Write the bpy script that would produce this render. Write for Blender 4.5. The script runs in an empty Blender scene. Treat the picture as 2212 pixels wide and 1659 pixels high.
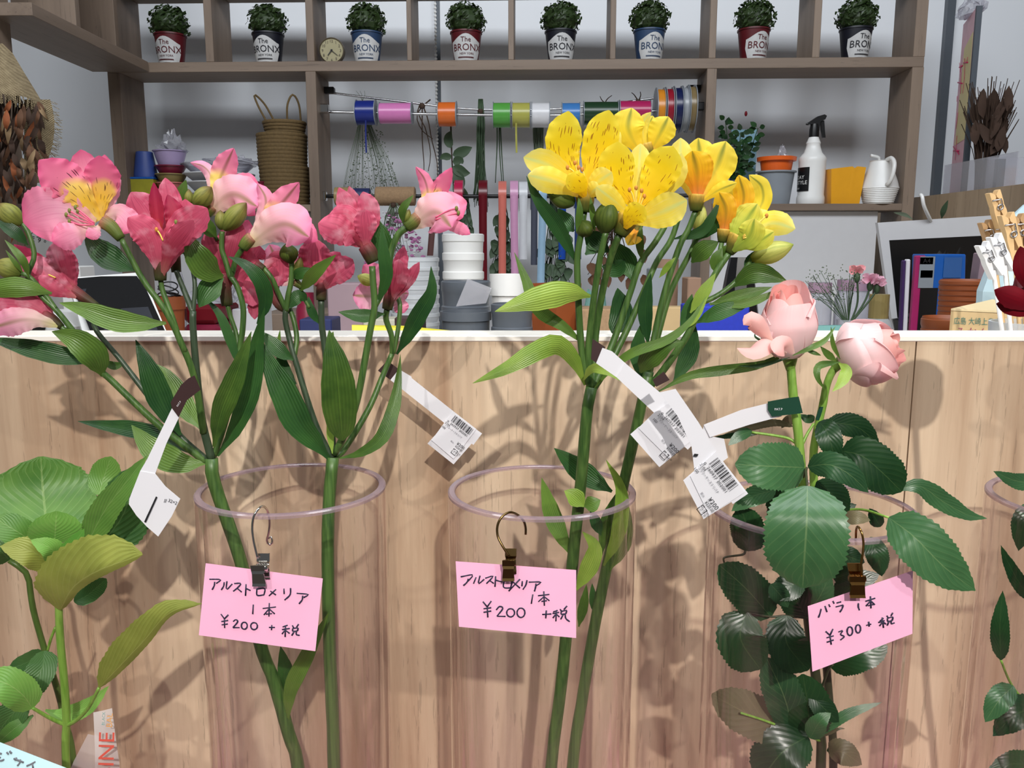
import bpy, math, random
from mathutils import Vector, Matrix
random.seed(7)
S = bpy.context.scene
COL = S.collection
F_PX, W_PX, H_PX = 1800.0, 2212, 1659
CAM = Vector((0, 0, 1.30)); PITCH = math.radians(9.3)

# ---------------------------------------------------------------- camera
cd = bpy.data.cameras.new('camera'); cam = bpy.data.objects.new('camera', cd); COL.objects.link(cam)
cam.location = CAM; cam.rotation_euler = (math.pi/2 - PITCH, 0, 0)
cd.sensor_fit = 'HORIZONTAL'; cd.sensor_width = 36.0; cd.lens = 36.0*F_PX/W_PX
cd.clip_start = 0.02; cd.clip_end = 50
S.camera = cam
# ---------------------------------------------------------------- world, lamps, exposure
w = bpy.data.worlds.new('shop_ambient'); S.world = w; w.use_nodes = True
w.node_tree.nodes['Background'].inputs[0].default_value = (0.93, 0.96, 1.0, 1)
w.node_tree.nodes['Background'].inputs[1].default_value = 0.095
def spot(loc, target, power, angle, blend=0.6, size=0.03, color=(1, .96, .9)):
    l = bpy.data.lights.new('ceiling_spot', 'SPOT'); o = bpy.data.objects.new('ceiling_spot', l); COL.objects.link(o)
    l.energy = power; l.spot_size = math.radians(angle); l.spot_blend = blend; l.shadow_soft_size = size; l.color = color
    o.location = loc; o.rotation_euler = (Vector(target)-Vector(loc)).to_track_quat('-Z', 'Y').to_euler()
def area(loc, target, power, sx, sy, color=(1, 1, 1)):
    l = bpy.data.lights.new('added_area_lamp', 'AREA'); o = bpy.data.objects.new('added_area_lamp', l); COL.objects.link(o)
    l.energy = power; l.shape = 'RECTANGLE'; l.size = sx; l.size_y = sy; l.color = color
    o.location = loc; o.rotation_euler = (Vector(target)-Vector(loc)).to_track_quat('-Z', 'Y').to_euler()
spot((-1.0, -2.0, 2.9), (-0.05, .5, 1.30), 88, 26)
spot((0.42, -2.1, 2.9), (0.14, .5, 1.33), 285, 22)
spot((1.35, -1.9, 2.9), (0.25, .5, 1.33), 66, 22)
area((0, .22, 3.0), (0, 2.6, 1.35), 64, 3.0, .6, (.92, .96, 1))  # unseen lamp, added to brighten the back wall beneath the top shelf
area((0, -0.9, 3.1), (0, -0.7, 0), 2, 2.2, .8, (1, .98, .95))  # weak unseen fill lamp, added to lift the foreground
vs = S.view_settings
vs.view_transform = 'Standard'; vs.look = 'None'; vs.gamma = 1; vs.exposure = 0.0; vs.use_curve_mapping = False

# ---------------------------------------------------------------- pixel -> place
CT, ST = math.cos(PITCH), math.sin(PITCH)
def ray(px, py):
    xc = (px - W_PX/2)/F_PX; yc = -(py - H_PX/2)/F_PX
    return Vector((xc, CT + yc*ST, -ST + yc*CT))
def PY(px, py, y):                       # point at world depth y
    r = ray(px, py); return CAM + r*(y/r.y)
V0 = 0.47                                # depth of the vase centres
def P(px, py, dd=0.0): return PY(px, py, V0 + dd/100.0)
def m_px(p):                             # metres per photo pixel at a point
    q = p - CAM; return (q.y*CT - q.z*ST)/F_PX
def plane_hit(px, py, a, n):
    r = ray(px, py); t = (a - CAM).dot(n)/r.dot(n); return CAM + r*t

# ---------------------------------------------------------------- objects
WM = {}
def thing(name, label, cat, loc=(0, 0, 0), rotz=0.0, group=None):
    o = bpy.data.objects.new(name, None); COL.objects.link(o)
    o.location = loc; o.rotation_euler = (0, 0, rotz); o.empty_display_size = .02
    o['label'] = label; o['category'] = cat
    if group: o['group'] = group
    WM[o.name] = Matrix.Translation(Vector(loc)) @ Matrix.Rotation(rotz, 4, 'Z')
    return o
def tag(o, label, cat, group=None):
    o['label'] = label; o['category'] = cat
    if group: o['group'] = group
    return o
def mesh(name, verts, faces, mat, parent=None, uvs=None, smooth=True, local=False):
    me = bpy.data.meshes.new(name)
    M = WM[parent.name] if parent else Matrix.Identity(4)
    if parent and not local:
        inv = M.inverted(); verts = [inv @ Vector(v) for v in verts]
    me.from_pydata([tuple(v) for v in verts], [], faces)
    if uvs:
        ul = me.uv_layers.new(name='UVMap')
        for l in me.loops: ul.data[l.index].uv = uvs[l.vertex_index]
    if smooth: me.polygons.foreach_set('use_smooth', [True]*len(me.polygons))
    if mat: me.materials.append(mat)
    me.update()
    o = bpy.data.objects.new(name, me); COL.objects.link(o)
    if parent: o.parent = parent
    WM[o.name] = M
    return o
def struct(o): o['kind'] = 'structure'; return o
def recentre(o):                          # put a single-mesh thing's origin at its base
    vs_ = o.data.vertices
    c = Vector((sum(v.co.x for v in vs_)/len(vs_), sum(v.co.y for v in vs_)/len(vs_), min(v.co.z for v in vs_)))
    for v in vs_: v.co -= c
    o.location = c; return o
class MB:                                 # collects simple solids into one mesh
    def __init__(s): s.v = []; s.f = []
    def add(s, v, f):
        b = len(s.v); s.v += [Vector(x) for x in v]; s.f += [tuple(i+b for i in q) for q in f]; return s
    def box(s, x0, x1, y0, y1, z0, z1, bev=0.0):
        if bev <= 0:
            return s.add([(x0,y0,z0),(x1,y0,z0),(x1,y1,z0),(x0,y1,z0),(x0,y0,z1),(x1,y0,z1),(x1,y1,z1),(x0,y1,z1)],
                  [(0,3,2,1),(4,5,6,7),(0,1,5,4),(1,2,6,5),(2,3,7,6),(3,0,4,7)])
        b = min(bev, (x1-x0)*.45, (y1-y0)*.45, (z1-z0)*.45)
        def ring(z, i): return [(x0+i,y0,z),(x1-i,y0,z),(x1,y0+i,z),(x1,y1-i,z),(x1-i,y1,z),(x0+i,y1,z),(x0,y1-i,z),(x0,y0+i,z)]
        def ins(z): return [(x0+b,y0+b,z),(x1-b,y0+b,z),(x1-b,y0+b,z),(x1-b,y1-b,z),(x1-b,y1-b,z),(x0+b,y1-b,z),(x0+b,y1-b,z),(x0+b,y0+b,z)]
        v = ins(z0)+ring(z0+b, b)+ring(z1-b, b)+ins(z1); f = []
        for k in range(3):
            for i in range(8):
                j = (i+1) % 8; f.append((k*8+i, k*8+j, k*8+8+j, k*8+8+i))
        f.append((7,5,3,1)); f.append((25,27,29,31))
        return s.add(v, f)
    def hexa(s, q):                        # eight corners, bottom ring then top ring
        return s.add(q, [(0,3,2,1),(4,5,6,7),(0,1,5,4),(1,2,6,5),(2,3,7,6),(3,0,4,7)])
    def lathe(s, prof, c=(0,0,0), n=24, axis='z', caps=True):
        v = []; f = []
        for (r, z) in prof:
            for k in range(n):
                a = 2*math.pi*k/n; x, y = r*math.cos(a), r*math.sin(a)
                q = (x, y, z) if axis == 'z' else ((z, x, y) if axis == 'x' else (x, z, y))
                v.append(Vector(q)+Vector(c))
        for i in range(len(prof)-1):
            for k in range(n):
                j = (k+1) % n; f.append((i*n+k, i*n+j, (i+1)*n+j, (i+1)*n+k))
        if caps:
            if prof[0][0] > 1e-5: f.append(tuple(reversed(range(n))))
            if prof[-1][0] > 1e-5: f.append(tuple(range((len(prof)-1)*n, len(prof)*n)))
        return s.add(v, f)
    def tube(s, pts, rad, sides=8, caps=True):
        pts = [Vector(p) for p in pts]
        if not hasattr(rad, '__len__'): rad = [rad]*len(pts)
        v = []; f = []; up = None
        for i, p in enumerate(pts):
            t = (pts[min(i+1, len(pts)-1)]-pts[max(i-1, 0)]).normalized()
            if up is None: up = t.orthogonal().normalized()
            up = (up - t*up.dot(t)).normalized(); sd = t.cross(up)
            for k in range(sides):
                a = 2*math.pi*k/sides; v.append(p + (up*math.cos(a)+sd*math.sin(a))*rad[i])
        for i in range(len(pts)-1):
            for k in range(sides):
                j = (k+1) % sides; f.append((i*sides+k, i*sides+j, (i+1)*sides+j, (i+1)*sides+k))
        if caps: f.append(tuple(reversed(range(sides)))); f.append(tuple(range((len(pts)-1)*sides, len(pts)*sides)))
        return s.add(v, f)
    def ball(s, c, rx, ry, rz, n=12, m=8):
        c = Vector(c); prof = [(math.sin(math.pi*i/m), -math.cos(math.pi*i/m)) for i in range(m+1)]
        prof[0] = (1e-4, -1); prof[-1] = (1e-4, 1)
        t = MB().lathe(prof, n=n, caps=False)
        return s.add([c+Vector((q.x*rx, q.y*ry, q.z*rz)) for q in t.v], t.f)
    def poly(s, pts, n, th):               # flat sheet with thickness
        n = Vector(n).normalized()*th; k = len(pts); pts = [Vector(p) for p in pts]
        v = pts + [p+n for p in pts]
        f = [tuple(range(k)), tuple(reversed(range(k, 2*k)))]+[(i, k+i, k+(i+1) % k, (i+1) % k) for i in range(k)]
        return s.add(v, f)
    def build(s, name, mat, parent=None, smooth=False, local=False): return mesh(name, s.v, s.f, mat, parent, None, smooth, local)
def autosmooth(o, ang=35):
    me = o.data; me.polygons.foreach_set('use_smooth', [True]*len(me.polygons))
    try: me.set_sharp_from_angle(angle=math.radians(ang))
    except Exception: pass
    return o
def spline(pts, n):
    pts = [Vector(p) for p in pts]
    if len(pts) == 2: return [pts[0].lerp(pts[1], i/n) for i in range(n+1)]
    q = [pts[0]*2-pts[1]]+pts+[pts[-1]*2-pts[-2]]; out = []
    for i in range(1, len(q)-2):
        for k in range(12):
            t = k/12; a, b, c, d = q[i-1], q[i], q[i+1], q[i+2]
            out.append(.5*((2*b)+(c-a)*t+(2*a-5*b+4*c-d)*t*t+(3*b-a-3*c+d)*t**3))
    out.append(pts[-1].copy())
    L = [0]
    for i in range(1, len(out)): L.append(L[-1]+(out[i]-out[i-1]).length)
    res = []; j = 0
    for i in range(n+1):
        s_ = L[-1]*i/n
        while j < len(L)-2 and L[j+1] < s_: j += 1
        d = L[j+1]-L[j]; res.append(out[j].lerp(out[j+1], (s_-L[j])/d if d > 0 else 0))
    return res
def interp(prof, u):
    for i in range(len(prof)-1):
        if u <= prof[i+1][0]:
            a, b = prof[i], prof[i+1]; t = (u-a[0])/(b[0]-a[0]); t = t*t*(3-2*t)*.5+t*.5
            return a[1]+(b[1]-a[1])*t
    return prof[-1][1]
def px3(pts, dd=0.0):
    return [P(p[0], p[1], p[2] if len(p) > 2 else dd) for p in pts]
def stem(name, parent, pts, r_px, mat, dd=0.0, n=None, sides=10, knob=0.0):
    p3 = spline(px3(pts, dd), n or max(8, 5*len(pts))); m = len(p3)
    if pts[0][1] >= 1880:              # a cut stem stands on the floor of its vase
        q = px3(pts[:1], dd)[0]; q.z = LEDGE_Z+.0085; p3 = spline([q]+px3(pts[1:], dd), 5*len(pts)); m = len(p3)
    if not hasattr(r_px, '__len__'): r_px = (r_px, r_px)
    rad = [(r_px[0]+(r_px[1]-r_px[0])*i/(m-1))*m_px(p)*(1+knob*(random.random()-.5)) for i, p in enumerate(p3)]
    return MB().tube(p3, rad, sides).build(name, mat, parent, True)
PROF = {
 'lance': [(0,.12),(.06,.22),(.22,.7),(.42,1),(.62,.9),(.82,.52),(.94,.2),(1,.02)],
 'ovate': [(0,.06),(.05,.42),(.16,.8),(.36,1),(.56,.95),(.76,.68),(.9,.34),(1,.02)],
 'round': [(0,.12),(.05,.5),(.18,.85),(.42,1),(.68,.96),(.84,.74),(.94,.42),(1,.05)],
 'petal': [(0,.18),(.2,.42),(.45,.84),(.66,1),(.80,.9),(.90,.64),(.955,.36),(.98,.2),(1,.03)],
 'claw':  [(0,.2),(.25,.42),(.5,.86),(.66,1),(.80,.84),(.90,.54),(.96,.26),(1,.03)],
 'strap': [(0,.7),(.3,1),(.7,1),(.9,.75),(1,.3)],
 'band':  [(0,1),(1,1)],
}
def blade(name, parent, pts, w, mat, prof='lance', dd=0.0, n=16, m=3, fold=.18, cup=0.0, roll=(0, 0), wav=0.0, ser=0.0, asym=(1, 1), jag=0.0, p3=None, frill=0.0):
    c = p3 or spline(px3(pts, dd), n); n = len(c)-1; pr = PROF[prof]; v = []; uv = []; f = []
    ph = random.random()*6
    for i, p in enumerate(c):
        u = i/n; t = (c[min(i+1, n)]-c[max(i-1, 0)]).normalized(); vw = (p-CAM).normalized()
        sd = t.cross(vw)
        if sd.length < 1e-4: sd = Vector((1, 0, 0))
        sd.normalize(); nr = t.cross(sd).normalized()
        if nr.dot(vw) > 0: nr = -nr
        a = math.radians(roll[0]+(roll[1]-roll[0])*u); s2 = sd*math.cos(a)+nr*math.sin(a); n2 = nr*math.cos(a)-sd*math.sin(a)
        hw = .5*w*m_px(p)*interp(pr, u)
        for j in range(-m, m+1):
            q = j/m; h = hw*(asym[1] if q > 0 else asym[0])
            if abs(j) == m:
                if ser and i % 2: h *= 1-ser
                if jag: h *= 1+jag*(random.random()-.5)
            off = (fold*abs(q)+cup*q*q)*hw + wav*hw*math.sin(u*11+ph+q*1.2)*abs(q)
            if frill and abs(q) > .55: off += frill*hw*math.sin(u*46+ph*2+(3 if q > 0 else 0))*(abs(q)-.55)/.45
            v.append(p+s2*q*h+n2*off); uv.append((u, .5+.5*q))
    k = 2*m+1
    for i in range(n):
        for j in range(k-1): f.append((i*k+j, i*k+j+1, (i+1)*k+j+1, (i+1)*k+j))
    return mesh(name, v, f, mat, parent, uv, True)
def text_mesh(name, body, mat, parent, org, xd, yd, h, align='LEFT', lift=0.0, bend=None):
    c = bpy.data.curves.new('t', 'FONT'); c.body = body; c.size = 1.0; c.align_x = align; c.resolution_u = 2
    o = bpy.data.objects.new('t', c); COL.objects.link(o)
    dg = bpy.context.evaluated_depsgraph_get(); me = o.evaluated_get(dg).to_mesh()
    vs_ = [x.co.copy() for x in me.vertices]; fs = [tuple(p.vertices) for p in me.polygons]
    o.evaluated_get(dg).to_mesh_clear(); bpy.data.objects.remove(o); bpy.data.curves.remove(c)
    xd = Vector(xd); yd = Vector(yd); org = Vector(org); nn = xd.cross(yd).normalized()
    if bend: out = [bend(q.x*h, q.y*h) for q in vs_]
    else: out = [org+xd*q.x*h+yd*q.y*h+nn*lift for q in vs_]
    return mesh(name, out, fs, mat, parent, None, False)
# ---------------------------------------------------------------- materials
class NT:
    def __init__(s, name):
        s.m = bpy.data.materials.new(name); s.m.use_nodes = True; s.t = s.m.node_tree; s.t.nodes.clear()
        s.out = s.t.nodes.new('ShaderNodeOutputMaterial')
    def n(s, typ, ins=None, **kw):
        d = s.t.nodes.new('ShaderNode'+typ)
        for k, v in kw.items(): setattr(d, k, v)
        for k, v in (ins or {}).items():
            if isinstance(v, bpy.types.NodeSocket): s.t.links.new(v, d.inputs[k])
            else: d.inputs[k].default_value = v
        return d
    def math(s, op, a, b=0.0, c=0.0): return s.n('Math', {0: a, 1: b, 2: c}, operation=op).outputs[0]
    def mix(s, f, a, b):
        d = s.n('Mix', data_type='RGBA'); 
        for i, x in ((0, f), (6, a), (7, b)):
            if isinstance(x, bpy.types.NodeSocket): s.t.links.new(x, d.inputs[i])
            else: d.inputs[i].default_value = x if i == 0 else (*x[:3], 1)
        return d.outputs[2]
    def ramp(s, fac, stops):
        d = s.n('ValToRGB', {0: fac}); e = d.color_ramp.elements
        while len(e) < len(stops): e.new(.5)
        for i, (p, c) in enumerate(stops): e[i].position = p; e[i].color = (*c[:3], 1)
        return d.outputs[0]
    def noise(s, scale, vec=None, detail=3.0, rough=.5, fac=True):
        d = s.n('TexNoise', {'Scale': scale, 'Detail': detail, 'Roughness': rough})
        if vec: s.t.links.new(vec, d.inputs['Vector'])
        return d.outputs[0]
    def obj(s): return s.n('TexCoord').outputs['Object']
    def uv(s):
        u = s.n('SeparateXYZ', {0: s.n('TexCoord').outputs['UV']}); return u.outputs[0], u.outputs[1]
    def bump(s, h, strength=.3, dist=.002): return s.n('Bump', {'Height': h, 'Strength': strength, 'Distance': dist}).outputs[0]
    def bsdf(s, col, rough=.5, metal=0.0, normal=None, trans=0.0, thin=0.0, emis=None, spec=.5, alpha=1.0):
        ins = {'Base Color': col if isinstance(col, bpy.types.NodeSocket) else (*col[:3], 1), 'Roughness': rough, 'Metallic': metal, 'Transmission Weight': trans, 'Specular IOR Level': spec, 'Alpha': alpha}
        b = s.n('BsdfPrincipled', ins)
        if normal: s.t.links.new(normal, b.inputs['Normal'])
        sh = b.outputs[0]
        if thin > 0:
            tr = s.n('BsdfTranslucent', {0: col if isinstance(col, bpy.types.NodeSocket) else (*col[:3], 1)})
            sh = s.n('MixShader', {0: thin, 1: sh, 2: tr.outputs[0]}).outputs[0]
        s.t.links.new(sh, s.out.inputs[0]); return s.m
    def shader(s, sh): s.t.links.new(sh, s.out.inputs[0]); return s.m
def lin(r, g, b):
    f = lambda c: ((c/255+.055)/1.055)**2.4 if c/255 > .04045 else c/255/12.92
    return (f(r), f(g), f(b))
def plain(name, rgb, rough=.5, metal=0.0, var=.12, scale=40, bump=0.0, thin=0.0, spec=.5):
    t = NT(name); c = lin(*rgb); nz = t.noise(scale, t.obj())
    col = t.mix(nz, [x*(1-var) for x in c], [min(1, x*(1+var)) for x in c])
    return t.bsdf(col, rough, metal, t.bump(nz, bump, .001) if bump else None, thin=thin, spec=spec)
def wood(name, a, b, c, axis='z', scale=1.0, rough=.55):
    t = NT(name); o = t.obj()
    sc = {'z': (26*scale, 26*scale, 1.6*scale), 'x': (1.6*scale, 26*scale, 26*scale), 'y': (26*scale, 1.6*scale, 26*scale)}[axis]
    mp = t.n('Mapping', {0: o, 3: sc}).outputs[0]
    n1 = t.noise(1.0, mp, 5, .62); mp2 = t.n('Mapping', {0: o, 3: tuple(x*6 for x in sc)}).outputs[0]; n2 = t.noise(1.0, mp2, 3, .6)
    mp3 = t.n('Mapping', {0: o, 3: tuple(x*.3 for x in sc)}).outputs[0]; n3 = t.noise(1.0, mp3, 2, .5)
    base = t.ramp(n1, [(.3, lin(*a)), (.5, lin(*b)), (.72, lin(*c))])
    fine = t.math('SUBTRACT', 1.0, t.math('MULTIPLY', t.math('GREATER_THAN', n2, .63), .22))
    col = t.mix(.5, base, t.ramp(n3, [(.35, lin(*a)), (.65, lin(*c))]))
    col = t.n('MixRGB', {0: 1.0, 1: col, 2: t.n('CombineColor', {0: fine, 1: fine, 2: fine}).outputs[0]}, blend_type='MULTIPLY').outputs[0]
    return t.bsdf(col, rough, 0, t.bump(n2, .08, .001))
M = {}
M['panel'] = wood('pale_wood_panel', (216,194,166), (194,168,140), (150,118,92), 'z', 2.4, .5)
M['shelf_z'] = wood('grey_oak_upright', (142,124,108), (124,107,93), (98,82,70), 'z', .9)
M['shelf_x'] = wood('grey_oak_board', (142,124,108), (124,107,93), (98,82,70), 'x', .9)
M['shelf_y'] = wood('grey_oak_return', (142,124,108), (124,107,93), (98,82,70), 'y', .9)
M['half'] = wood('half_wall_wood', (176,155,130), (160,139,115), (140,120,98), 'z', .9)
M['edge'] = plain('white_edge', (240,236,226), .4, var=.04)
M['wall'] = plain('wall_white', (232,235,240), .6, var=.02, scale=4)
M['floor'] = plain('floor_vinyl', (120,112,104), .5)
M['pinkledge'] = plain('pink_display_cloth', (196,132,144), .7)
M['white'] = plain('white_plastic', (232,232,230), .35, var=.03)
M['offwhite'] = plain('offwhite_board', (205,205,208), .55, var=.03)
M['grey'] = plain('grey_plastic', (135,142,150), .4, var=.06)
M['dgrey'] = plain('dark_grey_plastic', (84,90,98), .4, var=.08)
M['black'] = plain('black_plastic', (16,16,18), .35)
M['steel'] = plain('steel', (190,190,195), .22, 1.0, var=.05)
M['chrome'] = plain('chrome', (225,222,218), .1, 1.0, var=.03)
M['bronze'] = plain('bronze', (120,98,62), .3, 1.0, var=.15)
M['brass'] = plain('brass', (150,112,62), .25, 1.0, var=.2)
M['ink'] = plain('marker_ink', (38,34,62), .6, var=.05)
M['print'] = plain('print_black', (24,24,28), .6, var=.02)
M['printgrey'] = plain('print_grey', (120,120,128), .6, var=.02)
M['card'] = plain('pink_card', (248,182,214), .7, var=.03, scale=60)
M['cardblue'] = plain('pale_blue_card', (205,240,246), .7, var=.02)
M['paper'] = plain('tag_paper', (238,238,244), .55, var=.015, thin=.15)
M['tagbrown'] = plain('tag_brown', (54,32,32), .5)
M['taggreen'] = plain('tag_green', (14,62,44), .45)
M['jute'] = plain('jute', (150,122,92), .9, var=.3, scale=180, bump=.5)
M['cardboard'] = plain('cardboard', (186,160,118), .8, var=.06)
M['cardtop'] = plain('cardboard_flap', (206,186,146), .8, var=.05)
M['terracotta'] = plain('terracotta_plastic', (142,74,38), .45, var=.06)
M['orange'] = plain('orange_plastic', (226,98,30), .4, var=.04)
M['yellowp'] = plain('amber_plastic', (232,164,36), .35, var=.06)
M['blue'] = plain('blue_felt', (24,46,170), .7, var=.15, scale=200)
M['binder'] = plain('blue_binder', (24,88,170), .3, var=.05)
M['soil'] = plain('soil', (48,38,32), .9)
# clear acrylic: no refraction, fresnel sheen, slight tint
def clear(name, tint, f0=.04, rough=.03, base=0.0, dif=(.8,.8,.85)):
    t = NT(name); g = t.n('NewGeometry'); cs = t.math('ABSOLUTE', t.n('VectorMath', {0: g.outputs['Normal'], 1: g.outputs['Incoming']}, operation='DOT_PRODUCT').outputs['Value'])
    if f0 > 1: f0 = ((f0-1)/(f0+1))**2
    fr = t.math('MULTIPLY_ADD', t.math('POWER', t.math('SUBTRACT', 1.0, cs), 5.0), 1-f0, f0)
    tr = t.n('BsdfTransparent', {0: t.ramp(cs, [(.0, [x**36 for x in tint]), (.14, [x**14 for x in tint]), (.4, [x**2 for x in tint]), (.7, tint)])}).outputs[0]; gl = t.n('BsdfGlossy', {0: (1,1,1,1), 1: rough}).outputs[0]
    sh = t.n('MixShader', {0: fr, 1: tr, 2: gl}).outputs[0]
    if base: sh = t.n('MixShader', {0: base, 1: sh, 2: t.n('BsdfDiffuse', {0: (*dif, 1)}).outputs[0]}).outputs[0]
    return t.shader(sh)
M['acrylic'] = clear('clear_acrylic', (.985, .978, .98), 1.42)
M['rim'] = clear('acrylic_rim', (.80, .72, .76), 1.6, .1, .36, (.46, .35, .40))
M['film'] = clear('crinkled_film', (.9, .9, .92), 1.5, .12, .22)
M['cup'] = clear('frosted_cup', (.86, .88, .9), 1.4, .25, .45, (.72, .74, .76))
M['wrap'] = clear('printed_wrap', (.9, .88, .88), 1.4, .2, .55, (.85, .8, .78))
# leaves
def leaf_mat(name, lo, hi, kind='par', rough=.38, thin=.22, vein=None, spec=.5):
    t = NT(name); u, v = t.uv(); nz = t.noise(70, t.obj(), 4)
    rnd = t.n('ObjectInfo').outputs['Random']
    f = t.math('ADD', t.math('MULTIPLY', nz, .75), t.math('MULTIPLY', rnd, .45))
    col = t.ramp(f, [(.25, lin(*lo)), (.85, lin(*hi))])
    d = t.math('ABSOLUTE', t.math('SUBTRACT', v, .5))
    if kind == 'par':
        s_ = t.math('SINE', t.math('MULTIPLY', v, 62.0)); h = t.math('ADD', t.math('MULTIPLY', s_, .5), .5)
        col = t.mix(t.math('MULTIPLY', h, .28), col, [x*.55 for x in lin(*lo)])
    else:
        k = t.math('SUBTRACT', t.math('MULTIPLY', u, 9.0), t.math('MULTIPLY', d, 7.0 if kind == 'rose' else 11.0))
        fr = t.math('ABSOLUTE', t.math('SUBTRACT', t.math('FRACT', k), .5)); vn = t.math('LESS_THAN', fr, .06)
        h = t.math('MULTIPLY', fr, 2.0)
        col = t.mix(t.math('MULTIPLY', vn, .16 if kind == 'rose' else .24), col, lin(*(vein or hi)))
    mid = t.math('LESS_THAN', d, .011)
    col = t.mix(t.math('MULTIPLY', mid, .45), col, lin(*(vein or hi)))
    return t.bsdf(col, rough, 0, t.bump(h, .25 if kind == 'par' else (.07 if kind == 'rose' else .18), .0012), thin=thin, spec=spec)
M['leaf'] = leaf_mat('alstroemeria_leaf', (50,84,32), (108,144,58))
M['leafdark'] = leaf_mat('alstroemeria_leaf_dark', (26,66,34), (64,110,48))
M['leaflight'] = leaf_mat('alstroemeria_leaf_light', (98,138,42), (162,190,82))
M['rleaf'] = leaf_mat('rose_leaf', (34,70,44), (66,108,66), 'rose', .34, .12, (120,146,96))
M['rleafdark'] = leaf_mat('rose_leaf_dark', (18,46,26), (40,78,40), 'rose', .3, .12, (74,100,58))
M['rleafbrown'] = leaf_mat('rose_leaf_underside', (88,80,60), (120,112,84), 'rose', .5, .15, (140,130,96))
M['hleaf'] = leaf_mat('hydrangea_leaf', (62,116,46), (112,158,72), 'hyd', .45, .25, (160,190,120))
M['hleafy'] = leaf_mat('hydrangea_leaf_underside', (124,136,56), (168,176,84), 'hyd', .5, .3, (180,186,110))
M['hleafl'] = leaf_mat('hydrangea_young_leaf', (100,168,70), (146,200,96), 'hyd', .45, .3, (180,214,130))
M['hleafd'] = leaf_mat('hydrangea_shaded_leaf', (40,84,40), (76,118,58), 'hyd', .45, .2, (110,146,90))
M['box'] = plain('boxwood_leaf', (42,60,26), .45, var=.5, scale=60)
M['dry'] = plain('dried_green_leaf', (52,74,48), .6, var=.3)
M['drygrey'] = plain('dried_grey_green', (96,108,88), .8, var=.3)
M['drybrown'] = plain('dried_brown', (96,64,42), .8, var=.45, scale=25)
M['twig'] = plain('brown_twig', (62,44,32), .8, var=.3)
def stem_mat(name, a, b):
    t = NT(name); mp = t.n('Mapping', {0: t.obj(), 3: (600, 600, 14)}).outputs[0]
    return t.bsdf(t.ramp(t.noise(1.0, mp, 3), [(.3, lin(*a)), (.7, lin(*b))]), .4, thin=.08)
M['stem'] = stem_mat('green_stem', (50,82,36), (88,120,58))
M['stemdk'] = stem_mat('dark_stem', (44,62,44), (72,88,66))
M['hstem'] = stem_mat('hydrangea_stem', (104,150,50), (142,180,80))
M['hstemd'] = stem_mat('hydrangea_back_stem', (70,98,40), (96,120,56))
M['rstem'] = stem_mat('rose_stem', (112,158,56), (146,184,84))
M['rstemd'] = stem_mat('rose_stem_woody', (52,62,40), (74,70,50))
# petals: u runs base -> tip, v across
def petal_mat(name, stops, vein=None, veinamt=.25, streak=None, rough=.5, thin=.38, edge=None, mid=None, spotrange=(.12, .72), wash=0.0):
    t = NT(name); u, v = t.uv(); nz = t.noise(45, t.obj(), 4)
    d = t.math('ABSOLUTE', t.math('SUBTRACT', v, .5))
    u2 = t.math('ADD', t.math('ADD', u, t.math('MULTIPLY', t.math('SUBTRACT', nz, .5), .16)), t.math('MULTIPLY', t.math('MULTIPLY', d, d), .9 if streak else .35))
    col = t.ramp(u2, [(p, lin(*c)) for p, c in stops])
    if vein:
        f1 = t.n('CombineXYZ', {0: t.math('MULTIPLY', u, 2.2), 1: t.math('MULTIPLY', v, 34.0), 2: t.math('MULTIPLY', t.n('ObjectInfo').outputs['Random'], 40.0)}).outputs[0]
        vn = t.n('TexNoise', {'Vector': f1, 'Scale': 1.0, 'Detail': 2.0}).outputs[0]
        col = t.mix(t.math('MULTIPLY', t.n('MapRange', {0: vn, 1: .45, 2: .75, 3: 0.0, 4: veinamt}).outputs[0], 1.0), col, lin(*vein))
    if wash:
        col = t.mix(t.n('MapRange', {0: t.noise(110, t.obj(), 3), 1: .52, 2: .75, 3: 0.0, 4: wash}).outputs[0], col, lin(252,205,220))
    if mid:
        mm = t.n('MapRange', {0: d, 1: .02, 2: .11, 3: .8, 4: 0.0}).outputs[0]
        mm = t.math('MULTIPLY', mm, t.n('MapRange', {0: u, 1: .35, 2: .85, 3: .25, 4: 1.0}).outputs[0])
        col = t.mix(mm, col, lin(*mid))
    if streak:
        r = t.n('ObjectInfo').outputs['Random']
        vec = t.n('CombineXYZ', {0: t.math('MULTIPLY', u, 4.2), 1: t.math('MULTIPLY', v, 17.0), 2: t.math('MULTIPLY', r, 30.0)}).outputs[0]
        vo = t.n('TexVoronoi', {'Vector': vec, 'Scale': 1.0, 'Randomness': .75}).outputs[0]
        vo2 = t.n('TexVoronoi', {'Vector': t.n('CombineXYZ', {0: t.math('MULTIPLY', u, 2.8), 1: t.math('MULTIPLY', v, 19.0), 2: t.math('MULTIPLY', r, 17.0)}).outputs[0], 'Scale': 1.0, 'Randomness': .7}).outputs[0]
        k = t.math('MAXIMUM', t.math('LESS_THAN', vo, .2), t.math('LESS_THAN', vo2, .17))
        rg = t.math('MULTIPLY', t.math('GREATER_THAN', u, spotrange[0]), t.math('LESS_THAN', t.math('ADD', u, t.math('MULTIPLY', t.math('MULTIPLY', d, d), .3)), spotrange[1]))
        col = t.mix(t.math('MULTIPLY', t.math('MULTIPLY', k, rg), .92), col, lin(*streak))
    return t.bsdf(col, rough, 0, t.bump(nz, .12, .001), thin=thin, spec=.3)
PK = (246,142,178); PKD = (232,104,150); PKL = (250,196,212)
M['p_out'] = petal_mat('pink_outer_petal', [(0,(232,214,170)),(.22,(246,206,200)),(.5,(248,172,198)),(.85,PK),(1,PKD)], (222,110,152), .5)
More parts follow.
